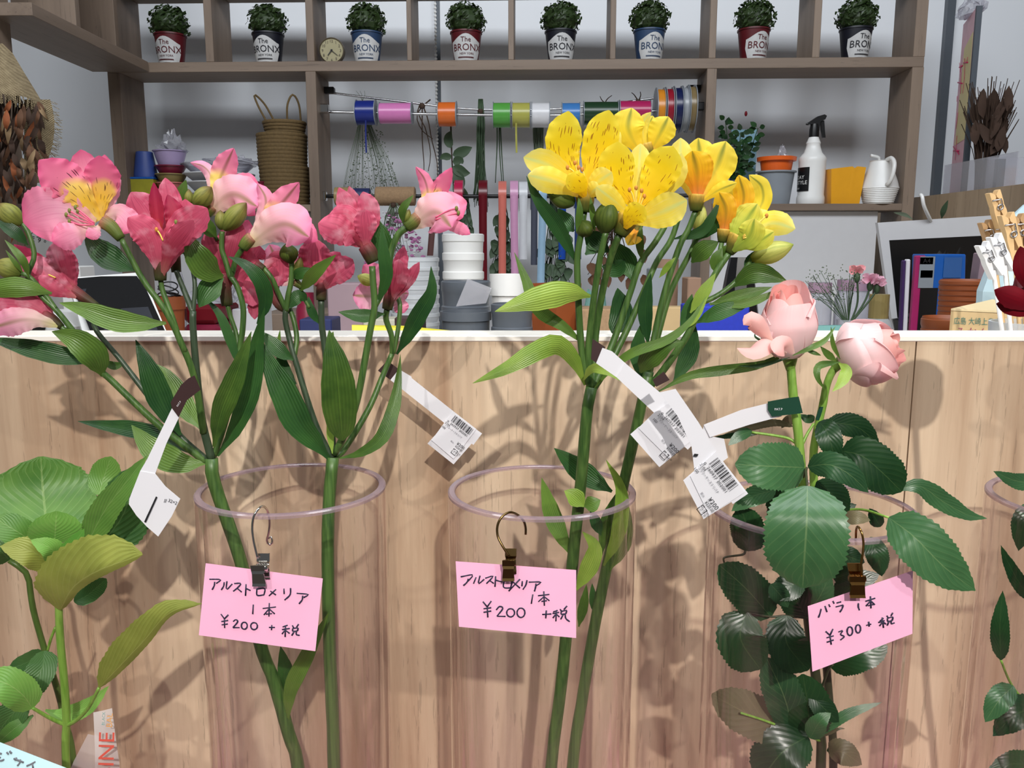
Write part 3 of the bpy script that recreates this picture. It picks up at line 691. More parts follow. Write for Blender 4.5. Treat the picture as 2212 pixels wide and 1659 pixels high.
# ================= pink alstroemeria, left stem
A = thing('alstroemeria_stem', 'pink alstroemeria stem leaning left with the widest open yellow-throated bloom', 'flower', P(645, 1690), 0, 'cut alstroemeria stems')
stem('stem', A, [(668,1900,1.5),(645,1670,1),(623,1584,.5),(590,1466,.2),(564,1398),(520,1213),(463,1044),(457,990)], (14, 14), M['stem'], knob=.05)
stem('branch', A, [(457,992),(436,905,-.3),(423,786,-.5),(417,705,-.6),(417,672,-.6)], (9, 7), M['stemdk'])
stem('branch', A, [(417,675,-.6),(404,643,-.3),(390,609,0),(381,586,.2)], (6.5, 5.5), M['stemdk'])
stem('branch', A, [(417,675,-.6),(421,620,-.4),(415,579,-.2),(400,546,0)], (5, 4.5), M['stemdk'])
stem('branch', A, [(440,935,-.3),(420,816,-1),(390,738,-1.4),(372,698,-1.6),(350,660,-1.7),(308,603,-1.8),(262,516,-2)], (8, 6), M['stem'])
stem('branch', A, [(400,760,-1.3),(388,735,-1.5),(373,687,-1.5),(352,630,-1.4),(347,604,-1.4)], (6.5, 5.5), M['stem'])
stem('branch', A, [(448,995),(390,943,0),(325,861,0),(260,777,.2),(204,706,.3),(214,664,.3)], (7.5, 5), M['stemdk'])
stem('branch', A, [(446,998),(345,920,-.6),(241,822,-1),(216,798,-1.2),(160,718,-1.6),(120,668,-1.8),(92,642,-1.8),(60,600,-1.8),(74,553,-1.6),(62,505,-1.5),(45,478,-1.5)], (8.5, 5), M['stem'])
stem('branch', A, [(120,668,-1.8),(100,640,-1.8),(66,600,-2),(45,590,-2)], (6, 5), M['stem'])
stem('branch', A, [(157,715,-1.6),(140,712,-1.7),(133,706,-1.7)], (6, 5), M['stem'])
stem('branch', A, [(462,985,.2),(490,900,.6),(515,790,1),(517,754,1.2),(524,712,1.2),(525,662,1.2),(512,618,1.2),(498,598,1.2)], (7, 6), M['stem'])
stem('branch', A, [(498,600,1.2),(486,560,1.2),(479,537,1.2),(480,500,1.2)], (6, 5.5), M['stem'])
stem('branch', A, [(498,600,1.2),(502,590,1.2),(510,560,1.1),(524,536,1)], (6, 6), M['stem'])
stem('branch', A, [(515,770,1.2),(511,725,1.5),(498,684,1.6),(491,658,1.6)], (5, 5), M['stem'])
stem('branch', A, [(502,600,1.3),(478,560,1.8),(455,500,2),(448,465,2)], (4, 4), M['stem'])
stem('branch', A, [(470,520,1.6),(440,470,1.4),(415,450,1.3)], (4, 3.5), M['stem'])
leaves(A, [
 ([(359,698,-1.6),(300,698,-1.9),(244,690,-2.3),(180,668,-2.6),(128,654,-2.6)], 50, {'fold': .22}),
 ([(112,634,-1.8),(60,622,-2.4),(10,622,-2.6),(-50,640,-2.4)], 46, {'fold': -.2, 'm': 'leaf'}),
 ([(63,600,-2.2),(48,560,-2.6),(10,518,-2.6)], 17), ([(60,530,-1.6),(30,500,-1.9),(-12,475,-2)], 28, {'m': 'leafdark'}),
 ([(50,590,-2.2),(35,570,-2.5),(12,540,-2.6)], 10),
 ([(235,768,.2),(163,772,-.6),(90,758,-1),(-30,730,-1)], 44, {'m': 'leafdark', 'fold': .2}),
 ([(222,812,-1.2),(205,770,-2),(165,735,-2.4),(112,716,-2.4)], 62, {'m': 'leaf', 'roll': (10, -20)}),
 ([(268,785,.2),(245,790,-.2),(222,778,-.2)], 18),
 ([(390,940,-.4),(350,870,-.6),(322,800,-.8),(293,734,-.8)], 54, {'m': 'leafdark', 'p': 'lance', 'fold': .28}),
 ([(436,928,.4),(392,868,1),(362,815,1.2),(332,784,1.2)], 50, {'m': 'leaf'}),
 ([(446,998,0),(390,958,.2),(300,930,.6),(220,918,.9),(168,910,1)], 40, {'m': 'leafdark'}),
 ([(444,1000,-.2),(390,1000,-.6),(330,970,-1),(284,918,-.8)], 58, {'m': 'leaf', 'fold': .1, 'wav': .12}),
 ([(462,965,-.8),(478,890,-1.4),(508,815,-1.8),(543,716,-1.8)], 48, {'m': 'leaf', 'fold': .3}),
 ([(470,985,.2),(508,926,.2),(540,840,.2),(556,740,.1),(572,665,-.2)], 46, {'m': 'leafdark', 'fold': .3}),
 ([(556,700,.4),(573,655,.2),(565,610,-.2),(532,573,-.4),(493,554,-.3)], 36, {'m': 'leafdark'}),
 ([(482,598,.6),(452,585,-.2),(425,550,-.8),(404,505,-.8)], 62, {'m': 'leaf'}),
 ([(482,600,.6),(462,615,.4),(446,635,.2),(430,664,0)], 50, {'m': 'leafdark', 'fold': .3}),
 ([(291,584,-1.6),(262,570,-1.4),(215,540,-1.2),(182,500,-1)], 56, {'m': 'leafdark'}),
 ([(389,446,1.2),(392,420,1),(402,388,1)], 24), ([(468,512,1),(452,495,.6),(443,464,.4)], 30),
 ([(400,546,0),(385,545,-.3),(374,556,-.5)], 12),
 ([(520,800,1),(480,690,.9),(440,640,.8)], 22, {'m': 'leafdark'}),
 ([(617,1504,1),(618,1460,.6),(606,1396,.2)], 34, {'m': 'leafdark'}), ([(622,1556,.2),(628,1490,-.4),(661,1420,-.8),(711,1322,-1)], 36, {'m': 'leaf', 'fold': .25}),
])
# wide open bloom
flower(A, [(262,516),(240,490),(222,478)], (10, 15), [
 ([(212,478),(170,420),(84,346)], 92, 'p_in', 'claw', {'z': (.2, -.5, -1.2), 'cup': -.1}),
 ([(205,470),(190,390),(174,323)], 62, 'p_out', 'petal', {'z': (.5, .6, .2)}),
 ([(214,470),(222,400),(214,336)], 74, 'p_in', 'claw', {'z': (.3, .1, -.4)}),
 ([(222,480),(236,410),(226,334)], 54, 'p_out', 'petal', {'z': (.5, .6, .6), 'roll': (0, 30)}),
 ([(206,482),(130,460),(50,480)], 122, 'p_out', 'petal', {'z': (0, -.8, -1.6), 'cup': .08, 'wav': .1}),
 ([(206,488),(160,505),(112,522)], 62, 'p_out', 'claw', {'z': (-.2, -1.0, -1.8)}),
 ([(215,486),(206,500),(186,512)], 30, 'p_out', 'claw', {'z': (-.2, -.8, -1.2)}),
 ([(225,470),(256,462),(288,500)], 62, 'p_out', 'petal', {'z': (.6, .6, .4)})], -2,
 fil=[([(204,484),(180,472),(150,455)], 'p'), ([(204,484),(178,478),(143,464)], 'p'), ([(204,485),(176,486),(150,478)], 'p'), ([(204,482),(185,465),(163,448)], 'p'), ([(204,482),(185,470),(168,456)], 'p')])
# crimson bloom beside it
flower(A, [(347,606),(346,580),(347,545)], (12, 13), [
 ([(350,550),(320,470),(283,415)], 74, 'c_out', 'petal', {'z': (.4, .6, .2)}), ([(350,552),(370,470),(357,384)], 50, 'c_out', 'petal', {'z': (.5, .9, .9)}),
 ([(345,545),(340,470),(332,394)], 30, 'c_in', 'claw', {'z': (0, -.3, -.4), 'cup': -.9}), ([(352,550),(380,480),(362,420)], 44, 'c_in', 'claw', {'z': (.3, .4, .4)}),
 ([(352,590),(392,500),(448,450)], 72, 'c_out', 'petal', {'z': (.2, .2, -.1)}), ([(350,596),(372,530),(418,476)], 50, 'c_dark', 'claw', {'z': (-.2, -.7, -1.0)}),
 ([(346,590),(322,510),(276,470)], 66, 'c_out', 'petal', {'z': (-.2, -.8, -1.2)}), ([(352,560),(400,480),(400,430)], 50, 'c_out', 'petal', {'z': (.5, .9, .8)})], -1.4, 'tubed',
 fil=[([(352,520),(345,505),(338,496)], 'y'), ([(358,515),(372,490),(380,480)], 'p')])
flower(A, [(381,588),(378,560),(377,535)], (10, 11), [([(378,545),(376,510),(384,470)], 26, 'c_dark', 'claw'), ([(380,545),(390,515),(400,480)], 24, 'c_dark', 'claw'), ([(376,545),(366,515),(362,480)], 24, 'c_dark', 'claw')], .4, 'tubed')
# left edge blooms
flower(A, [(213,662),(185,645),(155,625)], (6, 13), [
 ([(160,632),(138,580),(121,520)], 56, 'c_out', 'petal', {'z': (0, -.4, -.6)}), ([(170,640),(100,585),(30,528)], 40, 'c_in', 'claw', {'z': (.2, .2, 0)}),
 ([(165,640),(110,600),(45,560)], 62, 'c_out', 'petal', {'z': (-.2, -.8, -1.2)}), ([(165,642),(120,625),(70,600)], 40, 'c_out', 'petal', {'z': (-.3, -.9, -1.3)}),
 ([(162,630),(150,580),(138,535)], 40, 'c_out', 'petal', {'z': (.2, .2, .2)})], .3, 'tubed', fil=[([(120,600),(95,590),(80,592)], 'y')])
flower(A, [(134,707),(115,692),(95,680)], (7, 14), [
 ([(125,700),(60,665),(-20,655)], 70, 'c_out', 'petal', {'z': (0, -.5, -.8)}), ([(125,703),(60,690),(-25,710)], 62, 'p_side', 'petal', {'z': (-.2, -.8, -1.0)}),
 ([(122,698),(85,660),(50,640)], 40, 'c_dark', 'petal', {'z': (.2, .3, .3)})], -1.7, 'tubed')
bud(A, (48,484), (-4,440), 44, M['bud'], -1.5); bud(A, (46,592), (-10,566), 44, M['bud'], -2.0)
bud(A, (408,446), (407,408), 21, M['bud'], 1.3); bud(A, (420,444), (457,404), 40, M['bud'], 1.3)
bud(A, (478,496), (476,454), 26, M['bud'], 1.2); bud(A, (484,496), (532,438), 42, M['bud'], 1.2)
# upper pink bloom with yellow throat
flower(A, [(448,466),(452,455),(460,445)], (9, 13), [
 ([(454,445),(456,385),(440,360),(411,351)], 26, 'p_side', 'claw', {'z': (.3, .4, .2), 'cup': -.5}), ([(452,448),(480,375),(505,320)], 52, 'p_iny', 'claw', {'z': (.2, .2, .1)}),
 ([(446,464),(500,420),(556,446)], 92, 'p_side', 'petal', {'z': (0, -.6, -.9), 'cup': -.35}), ([(456,448),(520,400),(560,400)], 50, 'p_out', 'petal', {'z': (.5, .8, .9)}),
 ([(452,456),(510,440),(552,465)], 40, 'p_out', 'claw', {'z': (.1, .1, -.1)})], 1.9)
# right pink bloom with yellow throat
flower(A, [(524,537),(532,525),(545,512)], (11, 13), [
 ([(536,520),(566,472),(574,430),(556,396)], 36, 'p_side', 'petal', {'z': (.2, .2, .2), 'cup': -.5}), ([(540,520),(600,450),(646,394)], 54, 'p_iny', 'claw', {'z': (.2, 0, -.1)}),
 ([(534,530),(610,484),(668,512)], 96, 'p_side', 'petal', {'z': (0, -.7, -1.0), 'cup': -.35}), ([(548,520),(630,490),(686,520)], 54, 'p_out', 'petal', {'z': (.4, .4, .2)}),
 ([(545,515),(580,450),(556,405)], 26, 'p_out', 'claw', {'z': (.5, .5, .5)})], .9)
# drooping faded bloom in the middle
flower(A, [(491,660),(487,630),(484,590)], (12, 11), [
 ([(486,640),(470,560),(446,500)], 56, 'c_dark', 'petal', {'z': (0, -.2, -.2)}), ([(488,640),(500,550),(520,480)], 50, 'c_dark', 'petal', {'z': (0, -.2, -.1)}),
 ([(486,630),(486,540),(484,490)], 44, 'c_out', 'claw', {'z': (.2, .3, .3)}), ([(490,620),(515,540),(536,475)], 56, 'p_out', 'petal', {'z': (.4, .6, .6)})], 1.7, 'tubed')

# ================= pink alstroemeria, right stem
B = thing('alstroemeria_stem', 'upright pink alstroemeria stem carrying the barcode tag with brown tip', 'flower', P(722, 1690, 1.5), 0, 'cut alstroemeria stems')
stem('stem', B, [(730,1900,1.5),(722,1670,1.5),(719,1560,1.5),(712,1400,1.5),(708,1200,1.5),(711,1080,1.8),(719,988,2)], (14, 13.5), M['stem'], knob=.04)
stem('branch', B, [(716,990,2),(679,909,2),(638,779,2.2),(624,727,2.4),(616,690,2.4),(618,665,2.4)], (7, 6), M['stemdk'])
stem('branch', B, [(618,672,2.4),(622,640,2.4),(629,607,2.4),(630,566,2.4)], (6, 5.5), M['stem'])
stem('branch', B, [(618,670,2.4),(600,630,2.2),(587,601,2),(570,580,2)], (5.5, 5.5), M['stem'])
stem('branch', B, [(635,776,2.2),(641,730,2.6),(634,690,2.8),(626,668,3)], (5.5, 5.5), M['stem'])
stem('branch', B, [(722,985,2.2),(712,860,2.8),(702,756,3.2),(695,700,3.2),(694,645,3.2)], (6, 7), M['stemdk'])
stem('branch', B, [(722,980,2),(740,947,1.8),(771,866,1.6),(800,712,1.6),(809,664,1.6),(806,610,1.6),(804,575,1.6)], (8, 7), M['stem'])
stem('branch', B, [(722,985,2.4),(742,973,2.8),(795,886,3.6),(826,814,4.4),(847,764,4.6)], (7, 6), M['stem'])
stem('branch', B, [(847,766,4.6),(846,727,4.4),(834,690,4.2),(836,668,4)], (5.5, 6.5), M['stem'])
stem('branch', B, [(850,764,4.6),(860,710,4.8),(864,660,5),(858,642,5.2)], (5, 5), M['stem'])
stem('branch', B, [(810,662,1.6),(826,630,1.8),(838,590,2),(846,540,2.2),(862,505,2.2),(882,490,2.2)], (6, 8), M['stem'])
stem('branch', B, [(630,590,2.6),(645,610,3),(655,640,3),(668,665,3)], (4, 4), M['stem'])
leaves(B, [
 ([(740,952,1.2),(735,890,.5),(727,800,0),(711,713,0)], 76, {'p': 'ovate', 'fold': .16}),
 ([(712,992,1.8),(680,955,1.4),(645,915,1),(612,845,.8),(575,770,.8),(560,728,.9)], 64, {'m': 'leafdark', 'p': 'lance', 'fold': .3}),
 ([(634,778,2),(605,758,1.8),(563,716,1.8)], 34, {'m': 'leafdark'}), ([(640,830,2.6),(612,790,2.6),(602,740,2.6)], 24, {'m': 'leafdark'}),
 ([(734,990,1.6),(780,978,1.2),(825,945,1.2),(850,880,1.8),(860,820,2.4),(865,765,2.8)], 32, {'m': 'leaf', 'roll': (-30, 40)}),
 ([(718,980,1.6),(713,930,1.8),(714,884,2)], 16, {'m': 'leaflight'}),
 ([(857,765,4.4),(875,735,4.2),(905,680,3.8),(932,630,3.6),(931,575,3.6)], 38, {'m': 'leafdark', 'fold': .25}),
 ([(830,678,3.4),(780,682,3),(731,674,2.8)], 30, {'m': 'leafdark'}),
 ([(838,580,3),(824,520,2.6),(802,460,2.4)], 46, {'m': 'leafdark'}), ([(816,655,1.6),(834,600,1.2),(828,541,1),(825,484,1)], 30, {'m': 'leafdark'}),
 ([(870,482,2),(870,452,1.6),(893,421,1.6)], 18), ([(650,628,2.6),(680,590,1.4),(726,550,1)], 30, {'m': 'leaf'}),
 ([(665,650,3),(645,640,2.6),(618,668,2.4)], 30, {'m': 'leafdark'}), ([(632,600,2.6),(650,590,2.2),(676,580,2.2)], 26, {'m': 'leafdark'}),
 ([(690,700,3.2),(672,670,3),(666,640,3)], 20, {'m': 'leafdark'}), ([(711,740,3),(716,728,2.8),(720,716,2.8)], 12),
 ([(606,760,2.6),(603,735,2.6),(605,712,2.6)], 8),
])
flower(B, [(808,566),(798,545),(788,530)], (15, 16), [
 ([(788,532),(735,500),(687,483)], 66, 'c_out', 'petal', {'z': (0, -.7, -1.0)}), ([(784,530),(760,470),(732,405)], 44, 'c_out', 'claw', {'z': (.4, .4, .2)}),
 ([(790,528),(772,460),(754,402)], 34, 'c_dark', 'claw', {'z': (.5, .7, .6)}), ([(792,530),(800,470),(784,414)], 48, 'c_out', 'petal', {'z': (.4, .4, .2)}),
 ([(790,534),(790,495),(788,452)], 50, 'c_out', 'petal', {'z': (-.2, -.8, -1.1)}), ([(786,534),(762,510),(745,532)], 30, 'c_dark', 'claw', {'z': (-.1, -.8, -1.1)}),
 ([(786,530),(755,470),(712,462)], 46, 'c_out', 'petal', {'z': (.1, 0, -.2)})], 1.6, 'tubed')
flower(B, [(878,492),(890,482),(905,468)], (12, 14), [
 ([(892,482),(922,430),(918,390),(898,360)], 32, 'p_iny', 'claw', {'z': (.2, .2, 0), 'cup': -.4}), ([(895,480),(945,415),(976,362)], 38, 'p_in', 'claw', {'z': (.3, .3, .1)}),
 ([(886,490),(940,458),(976,492)], 94, 'p_side', 'petal', {'z': (0, -.7, -1.0), 'cup': -.3}), ([(905,478),(965,448),(1000,470)], 70, 'p_out', 'petal', {'z': (.4, .5, .3)}),
 ([(930,480),(985,490),(1016,506)], 28, 'p_out', 'claw', {'z': (-.2, -.2, -.6)})], 2.2,
 fil=[([(940,470),(968,455),(986,450)], 'p'), ([(940,475),(970,465),(990,460)], 'p')])
flower(B, [(836,668),(840,650),(846,630)], (11, 12), [
 ([(842,655),(858,600),(862,560)], 48, 'c_dark', 'petal', {'z': (-.2, -.6, -.7)}), ([(846,655),(880,610),(906,566)], 26, 'c_dark', 'claw', {'z': (0, -.2, -.3)}),
 ([(846,640),(862,580),(873,532)], 34, 'c_out', 'claw', {'z': (.3, .4, .3)}), ([(844,650),(850,600),(850,565)], 36, 'c_dark', 'petal', {'z': (.2, .2, .2)})], 4, 'tubed')
flower(B, [(858,644),(850,640),(842,636)], (7, 9), [
 ([(845,638),(800,640),(762,638)], 60, 'p_side', 'petal', {'z': (0, .1, 0), 'cup': .2}), ([(852,640),(862,655),(873,676)], 34, 'p_out', 'petal', {'z': (0, 0, 0)}),
 ([(850,640),(868,634),(883,634)], 30, 'p_side', 'petal', {'z': (0, 0, 0)}), ([(845,632),(815,600),(785,572)], 48, 'p_out', 'petal', {'z': (.4, .6, .6)}), ([(850,630),(840,600),(832,575)], 40, 'p_out', 'petal', {'z': (.5, .8, .8)})], 5.2)
bud(B, (808,612), (772,596), 26, M['ybud'], 4.6)
flower(B, [(694,648),(694,630),(695,610)], (11, 9), [
 ([(694,625),(680,570),(682,516)], 70, 'c_out', 'petal', {'z': (0, -.3, -.3)}), ([(697,625),(728,590),(762,560)], 56, 'c_out', 'petal', {'z': (-.1, -.5, -.6)}),
 ([(690,622),(668,580),(660,536)], 40, 'c_dark', 'petal', {'z': (.2, .3, .3)}), ([(696,620),(715,570),(735,545)], 36, 'c_out', 'petal', {'z': (.4, .6, .6)})], 3.2, 'tubed')
flower(B, [(570,582),(562,577),(552,570)], (8, 9), [
 ([(565,582),(548,610),(546,662)], 50, 'c_out', 'petal', {'z': (0, -.3, -.5)}), ([(562,575),(545,560),(560,530)], 50, 'c_out', 'petal', {'z': (.2, .3, .2)}),
 ([(568,578),(600,560),(596,620)], 50, 'c_out', 'petal', {'z': (.2, .4, .4)}), ([(560,580),(525,590),(508,620)], 44, 'c_dark', 'petal', {'z': (.1, 0, -.2)}), ([(550,610),(550,660),(550,690)], 30, 'c_dark', 'claw', {'z': (0, -.2, -.3)})], 2, 'tubed')
flower(B, [(626,670),(604,660),(590,635)], (8, 10), [([(604,658),(578,610),(556,590)], 36, 'c_dark', 'claw'), ([(604,658),(590,610),(592,575)], 30, 'c_dark', 'claw')], 2.8, 'tubed')
flower(B, [(652,622),(645,615),(636,608)], (5, 9), [
 ([(640,610),(605,575),(582,528)], 52, 'p_side', 'petal', {'z': (0, 0, 0)}), ([(638,612),(606,600),(584,570)], 44, 'p_out', 'petal', {'z': (-.2, -.4, -.5)}), ([(640,610),(635,580),(618,545)], 36, 'p_iny', 'claw', {'z': (.3, .3, .3)})], 3)
bud(B, (629,568), (618,526), 40, M['darkbud'], 2.4, 'seed_pod'); bud(B, (874,482), (884,452), 18, M['bud'], 2.2); bud(B, (640,600), (650,556), 20, M['bud'], 2.6)

# ================= yellow alstroemeria
Cc = thing('alstroemeria_stem', 'yellow alstroemeria stem bearing the two big front-facing striped blooms', 'flower', P(1190, 1690, 0), 0, 'cut alstroemeria stems')
stem('stem', Cc, [(1165,1900,.5),(1190,1665,0),(1214,1465,-.6),(1237,1213,-1.5),(1256,1030,-2.4),(1268,890,-2.9),(1278,836,-3)], (13.5, 13), M['stem'], knob=.04)
stem('branch', Cc, [(1276,840,-3),(1260,780,-3.1),(1253,716,-3.2),(1249,637,-3.4),(1247,559,-3.5),(1256,500,-3.6),(1262,456,-3.6)], (8, 7), M['stem'])
stem('branch', Cc, [(1277,840,-3),(1271,770,-3.2),(1275,711,-3.4),(1284,637,-3.8),(1297,553,-4.2),(1309,500,-4.4)], (8, 7), M['stem'])
stem('branch', Cc, [(1280,838,-3),(1284,770,-2.7),(1288,711,-2.6),(1302,627,-3),(1321,550,-3.8),(1338,507,-4.3)], (8, 8), M['stem'])
stem('branch', Cc, [(1280,840,-3),(1308,780,-2.7),(1334,713,-2.4),(1363,627,-2.4),(1384,567,-2.4),(1418,519,-2.3),(1440,470,-2.2),(1420,400,-2),(1402,340,-2)], (8, 6), M['stem'])
stem('branch', Cc, [(1282,840,-3),(1320,780,-2.4),(1355,711,-2),(1392,627,-1.8),(1418,567,-1.6),(1449,519,-1.6),(1466,470,-1.6)], (8, 6), M['stem'])
leaves(Cc, [
 ([(1246,568,-3.4),(1204,490,-3.8),(1160,428,-4.2),(1137,380,-4.2)], 34, {'m': 'leafdark', 'fold': .3}),
 ([(1276,640,-3.8),(1225,632,-5),(1150,648,-6),(1069,673,-6.4)], 58, {'m': 'leaflight', 'fold': -.2}),
 ([(1262,744,-3),(1215,704,-3.2),(1163,668,-3.2),(1134,600,-3),(1111,545,-2.8)], 30, {'m': 'leaf', 'fold': .2}),
 ([(1264,832,-3),(1240,778,-3.6),(1205,745,-4.4),(1160,758,-5.2),(1095,795,-5.6),(1021,828,-5.6)], 46, {'m': 'leaflight', 'fold': -.15}),
 ([(1260,822,-3.6),(1280,796,-4.4),(1320,802,-5.2),(1355,822,-5.6),(1390,837,-5.6)], 24, {'m': 'leaflight'}),
 ([(1284,838,-3.4),(1325,792,-3.8),(1370,760,-4.2),(1440,735,-4.4),(1490,695,-4.4),(1526,640,-4.2)], 22, {'m': 'leaf'}),
 ([(1322,720,-1.8),(1342,680,-1.6),(1334,622,-1.6)], 50, {'m': 'leafdark', 'p': 'ovate'}),
 ([(1366,606,-2.2),(1355,570,-2),(1322,520,-2)], 48, {'m': 'leafdark'}), ([(1400,745,-2),(1394,670,-2.2),(1406,590,-2.4)], 32, {'m': 'leafdark'}),
 ([(1240,500,-3.2),(1222,480,-2.6),(1206,450,-2.4)], 40, {'m': 'leafdark'}), ([(1264,550,-3.2),(1290,530,-2.8),(1318,545,-2.6)], 36, {'m': 'leafdark'}),
 ([(1245,500,-3.8),(1252,460,-4),(1250,425,-4)], 16), ([(1285,500,-3.8),(1280,460,-4),(1275,425,-4)], 14), ([(1385,560,-2.6),(1382,520,-3),(1386,485,-3)], 18),
 ([(1424,600,-2),(1445,572,-2.2),(1460,555,-2.2)], 14, {'m': 'leaflight'}), ([(1305,540,-3.2),(1285,520,-3),(1262,500,-3)], 44, {'m': 'leafdark'}),
 ([(1350,560,-2.6),(1330,580,-2.4),(1300,575,-2.2)], 40, {'m': 'leafdark'}),
])
flower(Cc, [(1262,458),(1264,435),(1262,412)], (15, 20), [
 ([(1256,412),(1218,330),(1228,240)], 80, 'y_in', 'petal', {'z': (.3, .2, -.2), 'cup': -.12}), ([(1264,412),(1290,325),(1316,238)], 78, 'y_in', 'petal', {'z': (.3, .2, -.2), 'cup': -.12}),
 ([(1264,408),(1310,320),(1316,260)], 60, 'y_out', 'petal', {'z': (.6, .8, .7)}), ([(1254,410),(1190,360),(1131,340)], 62, 'y_out', 'petal', {'z': (.2, -.4, -.9), 'cup': .1}),
 ([(1260,424),(1205,395),(1140,378)], 58, 'y_out', 'petal', {'z': (-.2, -1.0, -1.4)}), ([(1266,420),(1294,392),(1322,372)], 52, 'y_out', 'petal', {'z': (-.1, -.8, -1.2)}),
 ([(1264,428),(1250,400),(1226,378)], 46, 'y_in', 'petal', {'z': (-.4, -1.2, -1.6)}), ([(1270,426),(1285,410),(1296,405)], 40, 'y_out', 'petal', {'z': (-.3, -.9, -1.1)})], -3.6, 'tubey',
 fil=[([(1256,405),(1240,372),(1226,362)], 'y'), ([(1258,402),(1246,368),(1242,352)], 'y'), ([(1260,402),(1252,372),(1250,362)], 'y'), ([(1262,404),(1262,380),(1258,366)], 'y')])
flower(Cc, [(1338,508),(1346,492),(1358,468)], (14, 24), [
 ([(1368,446),(1334,380),(1335,306)], 80, 'y_in', 'petal', {'z': (.3, .1, -.3), 'cup': -.12}), ([(1380,446),(1422,378),(1454,316)], 84, 'y_in', 'petal', {'z': (.3, .1, -.3), 'cup': -.12}),
 ([(1362,464),(1322,430),(1288,404)], 44, 'y_out', 'petal', {'z': (0, -.6, -1.0)}), ([(1360,478),(1420,462),(1484,432)], 74, 'y_out', 'petal', {'z': (-.3, -1.0, -1.6), 'cup': .08}),
 ([(1350,494),(1366,468),(1392,446)], 52, 'y_in', 'petal', {'z': (-.5, -1.2, -1.7)}), ([(1380,446),(1440,390),(1472,330)], 66, 'y_out', 'petal', {'z': (.6, .8, .6)}), ([(1372,440),(1380,370),(1384,310)], 50, 'y_out', 'petal', {'z': (.7, .9, .9)})], -4.3, 'tubey',
 fil=[([(1374,450),(1366,420),(1360,410)], 'y'), ([(1376,450),(1372,418),(1374,406)], 'y'), ([(1378,450),(1384,425),(1386,412)], 'y'), ([(1380,452),(1388,432),(1392,424)], 'y')])
flower(Cc, [(1402,345),(1398,325),(1394,310)], (10, 14), [
 ([(1384,330),(1358,280),(1364,233)], 72, 'y_back', 'petal', {'z': (0, -.2, -.2)}), ([(1396,325),(1388,270),(1406,242)], 24, 'y_out', 'claw', {'z': (.2, 0, -.3)}),
 ([(1404,330),(1425,290),(1444,252)], 62, 'y_back', 'petal', {'z': (0, -.3, -.4)}), ([(1394,325),(1400,280),(1410,250)], 40, 'y_back', 'petal', {'z': (.6, .8, .8)})], -2, 'tubey')
flower(Cc, [(1384,470),(1374,500),(1366,515)], (10, 9), [([(1380,480),(1370,505),(1356,530)], 30, 'y_org', 'claw'), ([(1384,480),(1378,505),(1372,528)], 24, 'y_org', 'claw')], -2.6, 'tubey')
bud(Cc, (1240,440), (1182,412), 48, M['darkbud'], -3.5); bud(Cc, (1306,505), (1318,430), 52, M['darkbud'], -4.3); bud(Cc, (1272,510), (1256,476), 40, M['darkbud'], -3.6)

D = thing('alstroemeria_stem', 'yellow alstroemeria stem reaching right with half-open lime blooms', 'flower', P(1240, 1690, .6), 0, 'cut alstroemeria stems')
stem('stem', D, [(1215,1900,1),(1236,1665,.8),(1258,1508,.6),(1287,1339,.2),(1313,1213,-.4),(1338,1086,-1.2),(1362,980,-1.8),(1380,900,-2.2),(1401,803,-2.4)], (13.5, 12), M['stem'], knob=.05)
stem('branch', D, [(1392,850,-2.2),(1402,790,-2.2),(1416,716,-2),(1437,627,-2),(1468,532,-2),(1487,496,-2),(1503,455,-2)], (8, 6.5), M['stem'])
stem('branch', D, [(1396,840,-2.2),(1410,770,-1.6),(1424,713,-1.4),(1450,627,-1.2),(1491,546,-1.2),(1512,500,-1.2)], (8, 6), M['stem'])
stem('branch', D, [(1396,845,-2.3),(1440,790,-2.6),(1489,716,-2.8),(1520,640,-2.8),(1549,585,-2.8),(1576,546,-2.8)], (8.5, 7), M['stem'])
stem('branch', D, [(1515,655,-2.8),(1552,637,-2.6),(1586,611,-2.4),(1610,580,-2.4),(1624,558,-2.4)], (6, 5), M['stem'])
stem('branch', D, [(1549,588,-2.8),(1556,540,-2.4),(1560,520,-2.2)], (5.5, 5.5), M['stem'])
